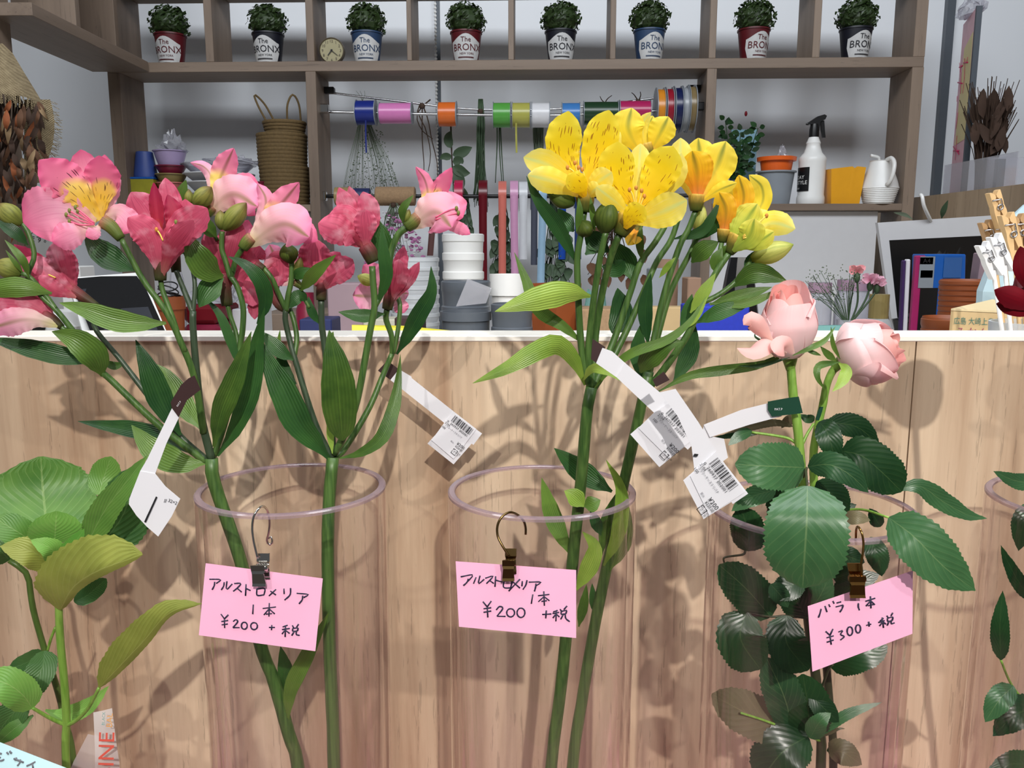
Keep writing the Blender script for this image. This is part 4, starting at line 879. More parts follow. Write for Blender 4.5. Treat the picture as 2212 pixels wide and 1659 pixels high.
leaves(D, [
 ([(1383,805,-2.8),(1402,775,-3.6),(1440,745,-4.2),(1476,738,-4.2)], 50, {'m': 'leaf'}),
 ([(1422,846,-2.8),(1488,812,-3),(1557,800,-3.2),(1640,788,-3.4),(1685,768,-3.6),(1725,743,-3.8)], 24, {'m': 'leaf', 'roll': (0, 30)}),
 ([(1494,567,-1.6),(1520,540,-2),(1553,522,-2.2)], 42, {'m': 'leaf'}), ([(1505,519,-1.4),(1547,477,-2),(1591,443,-2.2)], 38, {'m': 'leafdark'}),
 ([(1456,516,-1.6),(1515,500,-2.2),(1540,465,-2.4),(1555,430,-2.4)], 24, {'m': 'leafdark'}),
 ([(1583,619,-2.4),(1632,590,-3),(1700,607,-3.2)], 44, {'m': 'leaf', 'fold': .3}),
 ([(1533,658,-2.8),(1599,640,-3.2),(1668,620,-3.4)], 30, {'m': 'leaf'}), ([(1533,655,-2.8),(1612,655,-3.4),(1698,621,-3.6)], 20, {'m': 'leaf'}), ([(1504,697,-2.8),(1560,672,-3.2),(1622,656,-3.2)], 36, {'m': 'leafdark'}),
 ([(1491,676,-2.8),(1520,632,-3),(1546,590,-3)], 28, {'m': 'leaflight'}), ([(1462,716,-2.8),(1500,690,-3.2),(1529,640,-3.2)], 14, {'m': 'leaflight'}),
 ([(1470,708,-2.2),(1484,680,-2.2),(1495,635,-2.2)], 28, {'m': 'leafdark'}), ([(1456,824,-2.2),(1490,760,-2),(1500,695,-2)], 40, {'m': 'leafdark'}),
 ([(1388,820,-2.2),(1378,770,-2),(1384,700,-2)], 36, {'m': 'leafdark'}), ([(1545,590,-2.6),(1548,560,-2.8),(1560,535,-2.8)], 28, {'m': 'leaf'}),
 ([(1560,560,-2.4),(1570,540,-2.8),(1585,530,-2.8)], 24, {'m': 'leaf'}), ([(1605,600,-2.4),(1640,575,-2.4),(1660,580,-2.4)], 20, {'m': 'leaflight'}),
 ([(1610,590,-2.4),(1622,560,-2.4),(1634,540,-2.4)], 22, {'m': 'leafdark'}), ([(1560,510,-2.2),(1566,490,-2),(1562,470,-2)], 26, {'m': 'leaf'}),
 ([(1322,1062,-.6),(1262,1023,-.4),(1197,968,-.4)], 50, {'m': 'leafdark'}), ([(1233,1200,-1.6),(1196,1120,-1.2),(1170,1032,-1)], 40, {'m': 'leaf'}),
 ([(1262,1094,-3.2),(1240,1072,-3.2),(1219,1060,-3.2)], 40, {'m': 'leaflight'}), ([(1262,1094,-3.2),(1280,1088,-3.4),(1297,1080,-3.4)], 36, {'m': 'leaf'}),
 ([(1304,1222,-1.4),(1336,1150,-2.2),(1342,1060,-2.4),(1309,993,-2.4)], 34, {'m': 'leaflight'}), ([(1316,1232,-.6),(1340,1165,-.6),(1356,1085,-.6)], 52, {'m': 'leaf'}),
 ([(1298,1156,-2),(1286,1125,-2),(1275,1100,-2)], 26, {'m': 'leafdark'}), ([(1245,1275,-2.8),(1275,1220,-3),(1284,1180,-3),(1258,1148,-3)], 40, {'m': 'leaflight'}),
 ([(1283,1324,.2),(1281,1290,0),(1279,1260,0)], 18, {'m': 'leafdark'}), ([(1250,1354,-1),(1262,1300,-1.2),(1267,1262,-1.2)], 22, {'m': 'leaf'}), ([(1300,1200,-1),(1308,1130,-1),(1335,1060,-1)], 26, {'m': 'leaf'}),
])
flower(D, [(1503,456),(1504,440),(1506,420)], (12, 18), [
 ([(1508,430),(1505,370),(1495,326)], 76, 'y_org', 'petal', {'z': (-.2, -.6, -.8)}), ([(1512,428),(1546,365),(1568,305)], 80, 'y_back', 'petal', {'z': (.2, .2, .1)}),
 ([(1505,420),(1512,350),(1508,298)], 72, 'y_back', 'petal', {'z': (.5, .7, .7)}), ([(1498,430),(1472,360),(1470,298)], 56, 'y_out', 'petal', {'z': (.3, .4, .4)}),
 ([(1512,438),(1550,412),(1592,395)], 30, 'y_back', 'claw', {'z': (-.2, -.5, -.8)})], -2, 'tubey')
flower(D, [(1560,524),(1562,510),(1564,495)], (9, 14), [
 ([(1562,512),(1568,455),(1553,415)], 50, 'y_org', 'petal', {'z': (-.1, -.3, -.4)}), ([(1572,505),(1606,435),(1596,378)], 46, 'y_org', 'petal', {'z': (0, -.2, -.3)}),
 ([(1572,505),(1640,450),(1646,405),(1618,378)], 38, 'y_back', 'petal', {'z': (.3, .4, .2)}), ([(1566,505),(1590,430),(1585,395)], 50, 'y_back', 'petal', {'z': (.5, .6, .6)})], -2.2, 'tubey')
flower(D, [(1575,548),(1585,530),(1596,512)], (9, 22), [
 ([(1580,540),(1605,488),(1636,440)], 66, 'y_lime', 'petal', {'z': (.2, .1, 0)}), ([(1582,542),(1618,512),(1630,472)], 58, 'y_lime', 'petal', {'z': (-.3, -.9, -1.1)}),
 ([(1590,532),(1660,484),(1718,494)], 56, 'y_out', 'petal', {'z': (.1, 0, -.2)}), ([(1588,535),(1640,520),(1672,500)], 44, 'y_lime', 'petal', {'z': (-.3, -.8, -1.0)}), ([(1590,530),(1630,480),(1668,462)], 44, 'y_out', 'petal', {'z': (.4, .5, .5)})], -2.8, 'tubey',
 fil=[([(1605,510),(1640,480),(1656,466)], 'y'), ([(1605,512),(1625,500),(1640,492)], 'y'), ([(1605,515),(1630,508),(1645,506)], 'y')])
bud(D, (1622,560), (1714,528), 46, M['ybud'], -2.4); bud(D, (1506,500), (1518,440), 32, M['ybud'], -1.4)

# ================= roses
def rose_head(parent, base, axis, size, rad, mat_out, mat_in, petals, seed=0):
    """petals: (azimuth deg, 0 = towards the shop front, half width deg, radius factor, height factor, rim flare)"""
    rnd = random.Random(seed); ax = Vector(axis).normalized(); fc = CAM-base; fc = (fc-ax*fc.dot(ax)).normalized(); rt = ax.cross(fc)
    m = MB(); m.lathe([(rad*.1, 0), (rad*.5, size*.06), (rad*.42, size*.5), (rad*.1, size*.72)], (0, 0, 0), 14)
    core = [base+rt*q.x+fc*q.y+ax*q.z for q in m.v]
    hd = mesh('bloom', core, m.f, mat_in, parent, [(.5, .5)]*len(core), True)
    for li, (az, hw, rf, hf, fl) in enumerate(petals):
        v = []; uv = []; f = []; n, k = 20, 18; a0 = math.radians(az); wa = math.radians(hw); ph = rnd.random()*6
        for i in range(n+1):
            s_ = i/n
            for j in range(k+1):
                t_ = 2*j/k-1; edge = 1-.16*abs(t_)**3-.05*t_*t_
                zz = size*hf*s_*edge
                body = math.sin(math.pi*min(1, .07+s_*.70))**.58
                rr = rad*rf*body*(1-.22*max(0, s_-.55)/.45*(1-2*fl))
                e = max(0, s_-.70)/.30; rr += rad*fl*e*e*(1+.5*t_*t_); zz -= size*fl*.55*e**3
                rr += rad*.035*math.sin(ph+t_*3.2)*e + rad*.05*abs(t_)**4
                a = a0+t_*wa*(.30+.70*math.sin(math.pi*min(1, .15+s_*.55)))
                v.append(base+(fc*math.cos(a)+rt*math.sin(a))*rr+ax*zz); uv.append((s_, .5+.5*t_))
        for i in range(n):
            for j in range(k): f.append((i*(k+1)+j, i*(k+1)+j+1, (i+1)*(k+1)+j+1, (i+1)*(k+1)+j))
        mesh('petal', v, f, mat_out if rf > .84 else mat_in, hd, uv, True)
    return hd
R1 = thing('rose_stem', 'upright pale pink rose with a pointed bud and glossy serrated leaves', 'flower', P(1773, 1690, -3), 0, 'cut pink roses')
DR = -4.0
stem('stem', R1, [(1775,1880,-3.2),(1773,1659,-3.2),(1773,1594,-3.4),(1763,1468,-3.6),(1745,1330,-4),(1735,1150,-4.4),(1732,1080,-4.6)], (11, 10), M['rstemd'], knob=.05)
stem('upper_stem', R1, [(1735,1110,-4.5),(1732,1030,-4.6),(1723,925,-4.6),(1714,860,-4.4),(1708,790,-4.2),(1706,772,-4.2)], (10.5, 9.5), M['rstem'], knob=.05)
for a_, b_ in (((1706,790),(1706,766)),): stem('hip', R1, [(1707,800,-4.2),(1706,776,-4.2),(1705,766,-4.2)], (9, 19), M['rstem'])
base = P(1702, 770, -4.2)
h1 = rose_head(R1, base, (-.07, -.10, 1), 152*m_px(base), 60*m_px(base), M['rosep'], M['rosein'], [(35,105,1.0,.84,.08),(-105,75,1.02,.76,.16),(170,90,.97,1.08,.05),(92,58,.93,.94,.24),(-40,62,.85,.88,.04),(215,70,.82,1.04,.06),(-95,70,.7,.96,.05),(40,80,.62,.92,0),(160,85,.55,1.0,0),(270,95,.4,.96,0)], 3)
for pts, w_, op in ((([(1700,762,-5.6),(1660,742,-6.4),(1625,755,-7),(1592,752,-7)]), 50, dict(cup=-.5, roll=(30, 60))), (([(1672,745,-5.6),(1640,706,-6.2),(1622,690,-6.2),(1606,702,-6.2)]), 40, dict(cup=-.6)), (([(1715,765,-6),(1695,745,-6.8),(1672,762,-7.4)]), 44, dict(cup=-.4))):
    blade('petal', h1, pts, w_, M['rosein'], 'petal', n=16, m=4, fold=0, jag=.04, **op)
leaves(R1, [([(1706,772,-5),(1640,790,-5),(1592,790,-5)], 9, {'m': 'leafdark'}), ([(1712,768,-5.6),(1750,752,-5.8),(1782,735,-5.6),(1805,705,-5.4)], 13, {'m': 'leaf'}), ([(1740,756,-5.4),(1758,762,-5.6),(1774,768,-5.6)], 9, {'m': 'leaf'}), ([(1655,742,-3.6),(1632,728,-3.4),(1632,718,-3.2)], 5, {'m': 'leafdark'})])
RL = dict(n=40, mm=5, ser=.07, p='ovate', fold=.1, cup=-.06, mat='rleaf')
def petiole(T, pts, r, m='rstem'): stem('petiole', T, pts, (r, r*.8), M[m])
petiole(R1, [(1735,1030,-5),(1742,1012,-6),(1741,1018,-7),(1744,1052,-9.6)], 3.2, 'rstemd'); petiole(R1, [(1725,962,-4.6),(1705,948,-4.4),(1674,941,-4.2),(1624,934,-4)], 3.4)
petiole(R1, [(1733,960,-4.6),(1745,935,-4.4),(1758,915,-4.2)], 3.6)
leaves(R1, [
 ([(1744,1050,-9.8),(1743,1120,-11),(1738,1200,-11.2),(1734,1270,-10.8)], 182, {'p': 'round', 'cup': -.12}),
 ([(1738,1010,-6.5),(1690,1008,-7.6),(1640,1006,-8),(1588,1003,-7.6)], 108, {'p': 'round'}),
 ([(1745,1008,-6.5),(1792,1004,-7.6),(1835,1025,-8),(1876,1064,-8)], 62, {}),
 ([(1624,931,-4.2),(1600,940,-4.6),(1573,962,-4.8)], 26, {}), ([(1640,936,-4),(1590,940,-4),(1530,948,-3.8)], 13, {'m': 'rleafdark'}),
 ([(1714,921,-3.8),(1662,914,-3.6),(1560,940,-3.2)], 18, {'m': 'rleafbrown'}), ([(1676,1058,-5.4),(1628,1072,-6),(1580,1104,-6)], 46, {}),
 ([(1612,1190,-5),(1616,1150,-5.4),(1600,1095,-5.4)], 76, {'m': 'rleafdark', 'p': 'round'}),
 ([(1764,1040,-5),(1800,1070,-5.2),(1834,1108,-5.2)], 66, {'m': 'rleafdark'}), ([(1660,1060,-4.2),(1690,1100,-4.2),(1680,1170,-4.2)], 70, {'m': 'rleafdark'}),
 ([(1740,1090,-4.2),(1790,1110,-4),(1850,1090,-3.8)], 60, {'m': 'rleafdark'}), ([(1730,900,-3.8),(1700,910,-3.2),(1688,925,-3)], 24, {'m': 'rleafbrown'}),
 ([(1735,1250,-5.5),(1700,1270,-5.8),(1660,1290,-5.8)], 60, {'m': 'rleafdark'}), ([(1760,900,-3.6),(1745,905,-3.2),(1728,895,-3)], 20, {'m': 'rleaf'}),
 ([(1665,1332,-4.6),(1612,1272,-5.2),(1553,1220,-5.2)], 94, {'m': 'rleaf', 'p': 'round'}), ([(1612,1322,-5),(1600,1380,-5.6),(1642,1446,-5.6)], 108, {'m': 'rleafdark', 'p': 'round'}),
 ([(1700,1330,-5),(1700,1390,-5.6),(1746,1448,-5.6)], 92, {'m': 'rleafdark', 'p': 'round'}), ([(1742,1332,-4.6),(1715,1290,-5),(1690,1240,-5)], 74, {'m': 'rleafdark'}),
 ([(1745,1322,-4.6),(1770,1290,-5.2),(1794,1240,-5.2)], 60, {'m': 'rleaf'}), ([(1664,1262,-5.8),(1685,1285,-6),(1702,1312,-6)], 42, {}),
 ([(1714,1576,-4.6),(1692,1500,-5.4),(1655,1420,-5.4)], 88, {'m': 'rleaf', 'p': 'round'}), ([(1748,1592,-4.8),(1745,1525,-5.4),(1734,1456,-5.4)], 100, {'m': 'rleafdark', 'p': 'round'}),
 ([(1714,1582,-4.2),(1622,1545,-4.8),(1537,1500,-4.8)], 98, {'m': 'rleafbrown', 'p': 'round'}), ([(1753,1593,-4.4),(1829,1544,-4.8),(1905,1517,-4.8)], 24, {}),
 ([(1745,1590,-5),(1690,1625,-5.6),(1640,1690,-5.4)], 112, {'m': 'rleafdark', 'p': 'round'}), ([(1778,1590,-4),(1810,1575,-4.4),(1826,1574,-4.4)], 8, {'m': 'rleafbrown'}),
 ([(1750,1500,-5.4),(1780,1530,-5.8),(1812,1560,-5.8)], 50, {'m': 'rleafdark'}), ([(1750,1595,-5.6),(1770,1560,-6.2),(1795,1540,-6.2)], 44, {}),
], -5, **RL)
petiole(R1, [(1770,1600,-3.6),(1748,1590,-4.4),(1714,1580,-4.5),(1650,1556,-4.8),(1600,1540,-5.2)], 3.2); petiole(R1, [(1748,1336,-4.4),(1700,1330,-4.8),(1665,1332,-4.8),(1612,1324,-5)], 2.8, 'rstemd'); petiole(R1, [(1770,1500,-3.8),(1790,1446,-4.2),(1800,1436,-4.4)], 3, 'rstemd'); petiole(R1, [(1610,1190,-5),(1604,1198,-5),(1566,1204,-5),(1564,1215,-5)], 2.6, 'rstemd')
R2 = thing('rose_stem', 'pale pink rose nodding right on a bent stem with green sepals', 'flower', P(1800, 1690, -2.2), 0, 'cut pink roses')
stem('stem', R2, [(1805,1880,-2.2),(1800,1659,-2.2),(1790,1500,-2.4),(1775,1300,-2.8),(1762,1100,-3.2),(1758,1060,-3.3)], (9, 8.5), M['rstemd'], knob=.06)
stem('upper_stem', R2, [(1760,1080,-3.2),(1757,985,-3.4),(1766,925,-3.6),(1777,877,-3.6),(1785,835,-3.6),(1796,806,-3.6),(1810,788,-3.6)], (9, 8), M['rstem'], knob=.06)
stem('hip', R2, [(1800,800,-3.6),(1812,786,-3.6),(1824,778,-3.6)], (8, 17), M['rstem'])
base2 = P(1812, 778, -3.6)
rose_head(R2, base2, (1, -.40, .42), 132*m_px(base2), 70*m_px(base2), M['rosep'], M['rosein'], [(0,85,1.0,.66,.06),(100,80,1.05,.90,.30),(-105,75,1.0,.62,.14),(180,95,1.0,.98,.1),(50,75,.92,.92,.20),(-45,70,.88,.82,.12),(-120,75,.86,.86,.1),(120,80,.76,1.0,.08),(10,75,.74,.9,.05),(-80,80,.62,.94,.04),(100,80,.5,.98,0),(220,90,.42,.98,0),(0,95,.3,.92,0)], 11)
leaves(R2, [([(1815,782,-5.4),(1770,790,-5.8),(1766,815,-6),(1782,842,-6)], 16, {'m': 'leaf'}), ([(1812,784,-5.4),(1828,800,-6),(1818,825,-6.4),(1798,846,-6.6)], 26, {'m': 'leaflight'}), ([(1806,780,-5),(1788,765,-5.2),(1772,748,-5.2)], 16, {'m': 'leaf'}), ([(1815,776,-4.6),(1800,745,-4.8),(1795,705,-4.8)], 10, {'m': 'leaf'})])
petiole(R2, [(1762,945,-3.6),(1768,920,-3.8),(1772,912,-4)], 3.2); petiole(R2, [(1757,985,-3.4),(1780,985,-4),(1820,976,-4.6)], 3.2); petiole(R2, [(1765,1120,-3.2),(1850,1100,-4.2),(1920,1118,-6)], 3.2)
leaves(R2, [
 ([(1769,911,-4.6),(1785,930,-5.4),(1797,965,-5.8),(1804,1006,-5.8)], 56, {'m': 'rleafdark'}), ([(1785,912,-3.8),(1850,922,-3.8),(1900,962,-3.8)], 54, {'m': 'rleafdark'}),
 ([(1818,974,-4.6),(1862,985,-5.2),(1905,1020,-5.6),(1948,1062,-5.6)], 98, {'m': 'rleafdark', 'p': 'round'}), ([(1928,1060,-4.4),(1985,1050,-4.6),(2038,1084,-4.6),(2090,1112,-4.6),(2132,1120,-4.6)], 46, {'p': 'lance'}),
 ([(1920,1118,-9),(1975,1160,-10.4),(2040,1225,-11),(2107,1276,-11)], 112, {}), ([(1902,1138,-4.6),(1890,1118,-4.8),(1878,1098,-4.8)], 32, {'m': 'rleafdark'}),
 ([(1820,1120,-5.2),(1850,1118,-5.8),(1880,1124,-5.8)], 32, {'m': 'rleafbrown'}), ([(1880,1160,-5),(1895,1200,-5.6),(1905,1245,-5.6)], 50, {'m': 'rleafdark'}), ([(1810,1190,-5),(1840,1205,-5.4),(1868,1215,-5.4)], 46, {}),
 ([(1794,1440,-4),(1850,1418,-5),(1917,1395,-5)], 70, {'m': 'rleafdark', 'p': 'round'}), ([(1790,1628,-3.6),(1820,1625,-4.4),(1862,1652,-4.4)], 56, {'m': 'rleafbrown'}), ([(1786,1622,-3.4),(1810,1618,-4),(1838,1622,-4)], 18, {'m': 'rleafdark'}),
 ([(1800,1250,-4.6),(1830,1240,-5),(1855,1230,-5)], 50, {'m': 'rleafdark'}), ([(1800,1345,-3.6),(1830,1330,-4),(1860,1300,-4)], 60, {'m': 'rleafdark'}),
 ([(1800,1300,-3.2),(1850,1260,-3.4),(1900,1240,-3.4)], 60, {'m': 'rleafdark'}),
], -4, **RL)
# dark red rose at the right edge
R3 = thing('rose_stem', 'dark red rose in the vase beside the cardboard box', 'flower', P(2260, 1690, -2), 0)
stem('stem', R3, [(2290,1880,-2),(2262,1659,-2),(2250,1400,-2.2),(2255,1000,-2.6),(2262,700,-3)], (10, 9), M['rstemd'])
base3 = P(2262, 690, -3)
h3 = rose_head(R3, base3, (-.05, -.3, 1), 150*m_px(base3), 75*m_px(base3), M['redrose'], M['redrose'], [(0,90,1.0,.85,.2),(-110,80,1.04,.9,.3),(110,80,1.0,.9,.3),(180,90,1,.95,.15),(-50,70,.85,1.0,.1),(60,70,.8,1.0,.1),(0,90,.5,1,0)], 21)
blade('petal', h3, [(2260,668,-5),(2205,650,-5.6),(2148,626,-5.8)], 50, M['redrose'], 'claw', fold=0, cup=-.25, wav=.12, jag=.1)
blade('petal', h3, [(2260,690,-5),(2210,668,-5.2),(2152,656,-5.2)], 40, M['redrose'], 'claw', fold=0, cup=-.25, wav=.12, jag=.1)
blade('petal', h3, [(2250,650,-4.4),(2222,600,-5),(2204,532,-5)], 50, M['redrose'], 'claw', fold=0, cup=-.2, wav=.15, jag=.1)
leaves(R3, [([(2250,660,-4.6),(2200,656,-5),(2160,656,-5)], 8, {'m': 'leafdark'})])
leaves(R3, [([(2260,1040,-3.4),(2200,1040,-4.4),(2146,1018,-4.8)], 40, {}), ([(2250,1300,-3.4),(2210,1270,-4),(2178,1215,-4),(2162,1178,-4)], 34, {'m': 'rleafdark'}), ([(2162,1426,-4),(2160,1350,-4.4),(2166,1276,-4.4)], 40, {'m': 'rleafdark', 'roll': (0, 30)}),
 ([(2190,1482,-3.6),(2160,1510,-4.2),(2128,1560,-4.2)], 52, {}), ([(2250,1540,-3),(2200,1540,-4),(2145,1590,-4)], 74, {'m': 'rleafdark'}), ([(2240,1659,-3),(2190,1650,-4),(2130,1670,-4)], 60, {'m': 'rleafdark'}), ([(2250,1100,-3),(2215,1120,-3.6),(2200,1190,-3.6)], 50, {'m': 'rleafdark'})], -4, **RL)
petiole(R3, [(2250,1560,-2.2),(2200,1500,-3),(2180,1470,-3.4),(2162,1426,-4)], 3); petiole(R3, [(2252,1300,-2.3),(2250,1302,-3.2)], 3)

# ================= hydrangea
H1 = thing('hydrangea_stem', 'thick light green hydrangea stem with broad toothed leaves', 'flower', P(145, 1690, -2), 0, 'cut hydrangea stems')
stem('stem', H1, [(150,1900,-2),(143,1654,-2),(144,1563,-2),(139,1476,-2.2),(130,1380,-2.4),(127,1310,-2.6),(125,1230,-2.6),(122,1180,-2.6)], (9, 8), M['hstem'], knob=.05)
HL = dict(n=40, mm=5, ser=.05, p='round', fold=.12, cup=-.04, mat='hleaf')
stem('petiole', H1, [(144,1567,-2),(165,1556,-2.4),(190,1530,-3),(214,1486,-3.6)], (4.5, 3.5), M['hstem']); stem('petiole', H1, [(142,1566,-2),(110,1552,-2.4),(70,1529,-3)], (4.5, 3.5), M['hstem'])
leaves(H1, [
 ([(105,1175,-1.8),(98,1110,-.6),(92,1050,.2),(88,986,.4)], 214, {'roll': (0, 0)}),
 ([(180,1192,-2.6),(222,1110,-3.4),(262,1055,-3.8),(318,984,-3.8)], 62, {'p': 'ovate', 'fold': .3}),
 ([(186,1200,-1.6),(240,1150,-1),(275,1090,-.8),(285,1010,-.8)], 124, {'m': 'hleafd'}),
 ([(214,1070,-.6),(225,1030,0),(240,986,0)], 62, {'m': 'hleaf'}), ([(118,1172,-3.2),(120,1140,-4),(122,1104,-4.2)], 108, {'m': 'hleafl'}),
 ([(78,1176,-2.8),(40,1150,-3.6),(-15,1118,-3.8)], 66, {'m': 'hleaf'}), ([(112,1222,-3),(70,1192,-4),(0,1180,-4.4)], 70, {'m': 'hleafy', 'p': 'ovate'}),
 ([(130,1214,-3),(150,1190,-3.8),(182,1142,-4)], 44, {'m': 'hleafl', 'p': 'ovate'}), ([(128,1212,-3.2),(110,1185,-4.2),(66,1166,-4.6)], 50, {'m': 'hleafl', 'p': 'ovate'}),
 ([(130,1318,-3),(160,1268,-4.6),(215,1232,-5.6),(308,1198,-5.8)], 128, {'m': 'hleafy', 'asym': (.25, 1.35), 'fold': -.1}),
 ([(214,1486,-3.6),(258,1440,-4.2),(310,1385,-4.6),(365,1325,-4.8),(436,1304,-4.8)], 74, {'m': 'hleafy', 'asym': (.35, 1.3), 'p': 'ovate', 'fold': -.15}),
 ([(70,1530,-3),(48,1500,-3.6),(10,1475,-4),(-40,1468,-4)], 74, {'m': 'hleafl'}), ([(160,1300,-2),(190,1285,-1.6),(230,1250,-1.4)], 40, {'m': 'hleafd'}),
], -2, **HL)
H2 = thing('hydrangea_stem', 'thinner olive hydrangea stem behind with drooping dark leaves', 'flower', P(160, 1690, 1), 0, 'cut hydrangea stems')
stem('stem', H2, [(175,1900,1),(160,1659,1),(140,1560,1),(127,1500,.8),(96,1402,.6),(75,1330,.4),(67,1290,.4),(58,1240,.4),(20,1210,.2)], (8, 6), M['hstemd'], knob=.05)
stem('petiole', H2, [(103,1405,.6),(110,1380,.4),(120,1355,.4)], (3, 3), M['hstem'])
leaves(H2, [
 ([(96,1406,.4),(92,1440,-.4),(70,1480,-1),(50,1505,-1)], 62, {'m': 'hleafd'}), ([(92,1406,.6),(60,1430,.6),(20,1445,.6)], 40, {'m': 'hleafd'}),
 ([(98,1534,.4),(140,1545,0),(190,1525,-.2),(235,1482,-.2)], 40, {'m': 'hleafl', 'p': 'lance'}), ([(60,1515,-.4),(20,1550,-.8),(-15,1600,-.8)], 66, {'m': 'hleafd'}), ([(72,1545,-.4),(30,1575,-1),(-10,1610,-1)], 36, {'m': 'hleaf', 'p': 'lance'}),
 ([(20,1210,.2),(0,1190,-.4),(-30,1180,-.4)], 60, {'m': 'hleafd'}),
], 0, **HL)
# ================================================================ back shelf unit
YAW = math.radians(1.9); SO = Vector((0, 2.30, 0)); SN = Vector((math.sin(YAW), math.cos(YAW), 0))
def SU(px, py, off=0.0): return plane_hit(px, py, SO+SN*off, SN)
SH = thing('shelf_unit', 'grey oak open shelf unit with a row of cubbies against the white wall', 'shelf', SO, -YAW)
SINV = WM[SH.name].inverted()
def SL(px, py, off=0.0): return SINV @ SU(px, py, off)
DEP = .14
zs1 = SL(1106, 129).z; zs0 = SL(1106, 151).z; zt0 = SL(1106, 1, DEP).z; zb1 = SL(1700, 440).z; zb0 = SL(1700, 455).z
def sbox(name, x0, x1, z0, z1, mat, y0=0.0, y1=DEP):
    return MB().box(x0, x1, y0, y1, z0, z1, .001).build(name, M[mat], SH, local=True)
xl0, xl1 = SL(231, 151).x, SL(257, 151).x; xr0, xr1 = SL(1973, 120).x, SL(1998, 120).x
sbox('board', xl0, xr1-.001, zs0, zs1, 'shelf_x', -.0005); sbox('board', xl0, xr1, zt0, zt0+.03, 'shelf_x')
sbox('upright', xl0, xl1, 0, zs0, 'shelf_z'); sbox('upright', xl0, xl1, zs1, zt0, 'shelf_z', 0, DEP)
cl0, cl1 = SL(661, 200).x, SL(683, 200).x; cr0, cr1 = SL(1526, 200).x, SL(1547, 200).x
sbox('upright', cl0, cl1, 0, zs0, 'shelf_z'); sbox('upright', cr0, cr1, 0, zs0, 'shelf_z')
sbox('upright', xr0, xr1, 0, zs0, 'shelf_z', -.001); sbox('upright', xr0, xr1, zs1, zt0, 'shelf_z')
for a, b in ((443, 460), (662, 678), (879, 889), (1098, 1110), (1318, 1330), (1532, 1547), (1756, 1772)):
    sbox('divider', SL(a, 90).x, SL(b, 90).x, zs1, zt0, 'shelf_z')
sbox('board', xl1, cl0, zb0, zb1, 'shelf_x'); sbox('board', cr1, xr0, zb0, zb1, 'shelf_x')
sbox('back_panel', cr1, SL(1897, 456, .02).x, .9, zb0-.001, 'offwhite', .02, .03); sbox('back_panel', xl1, cl0, .9, zb0-.001, 'offwhite', .12, .13)
# return shelf on the left, coming towards the viewer
RT = thing('return_shelf', 'grey oak return shelf joining the unit at the left corner', 'shelf', (-1.04, 2.0, 0))
MB().box(-1.118, -.968, 1.78, 2.325, zs0, zs1, .001).build('board', M['shelf_y'], RT)
MB().box(-1.128, -1.052, 1.768, 1.846, 0, 3.0, .001).build('upright', M['shelf_z'], RT)
MB().box(-1.118, -.975, 1.97, 1.99, zs1, 2.6, .001).build('divider', M['shelf_z'], RT)
MB().box(-1.118, -.975, 2.16, 2.18, zs1, 2.6, .001).build('divider', M['shelf_z'], RT)
# ---------------------------------------------------------------- boxwood pots
G_BOX = 'boxwood balls in printed pots on the top shelf'
zpot = zs1
def foliage_mesh(rad, h, seed, cnt=520):
    r = random.Random(seed); b = MB()
    for i in range(cnt):
        d = Vector((r.gauss(0, 1), r.gauss(0, 1), r.gauss(0, 1))).normalized()
        if d.z < -.55: d.z *= -1
        q = Vector((d.x*rad, d.y*rad, d.z*h))*r.uniform(.72, 1.06)
        n = (d+Vector((r.uniform(-.8, .8), r.uniform(-.8, .8), r.uniform(-.8, .8)))).normalized(); a = n.orthogonal().normalized(); c = n.cross(a); s_ = rad*r.uniform(.10, .16)
        b.add([q-a*s_, q+c*s_*.6+n*s_*.2, q+a*s_*1.1, q-c*s_*.6+n*s_*.2], [(0, 1, 2, 3)])
    b.ball((0, 0, 0), rad*.86, rad*.86, h*.86, 14, 9)
    return b
POTC = {'red': (88,22,30), 'navy': (24,26,36), 'blue': (44,66,98)}
for k_, c_ in POTC.items(): M['pot_'+k_] = plain('tin_pot_'+k_, c_, .4, var=.1)
M['potlabel'] = plain('pot_label', (196,196,196), .5, var=.12, scale=120)
POTS = [(369,'red',-.1,'red tin pot nearest the left corner post'),(580,'navy',-.1,'navy tin pot left of the clock cubby'),(793,'blue',0,'blue tin pot standing right of the round clock'),(1007,'red',.02,'red tin pot beside the ball chain'),
        (1211,'navy',.05,'navy tin pot between red and blue tin pots mid-row'),(1402,'blue',.25,'blue tin pot between the navy pot and the central post'),(1627,'red',.35,'red tin pot above the spray bottle shelf'),(1847,'navy',.25,'navy tin pot in the last cubby by the right post')]
FOL = {}
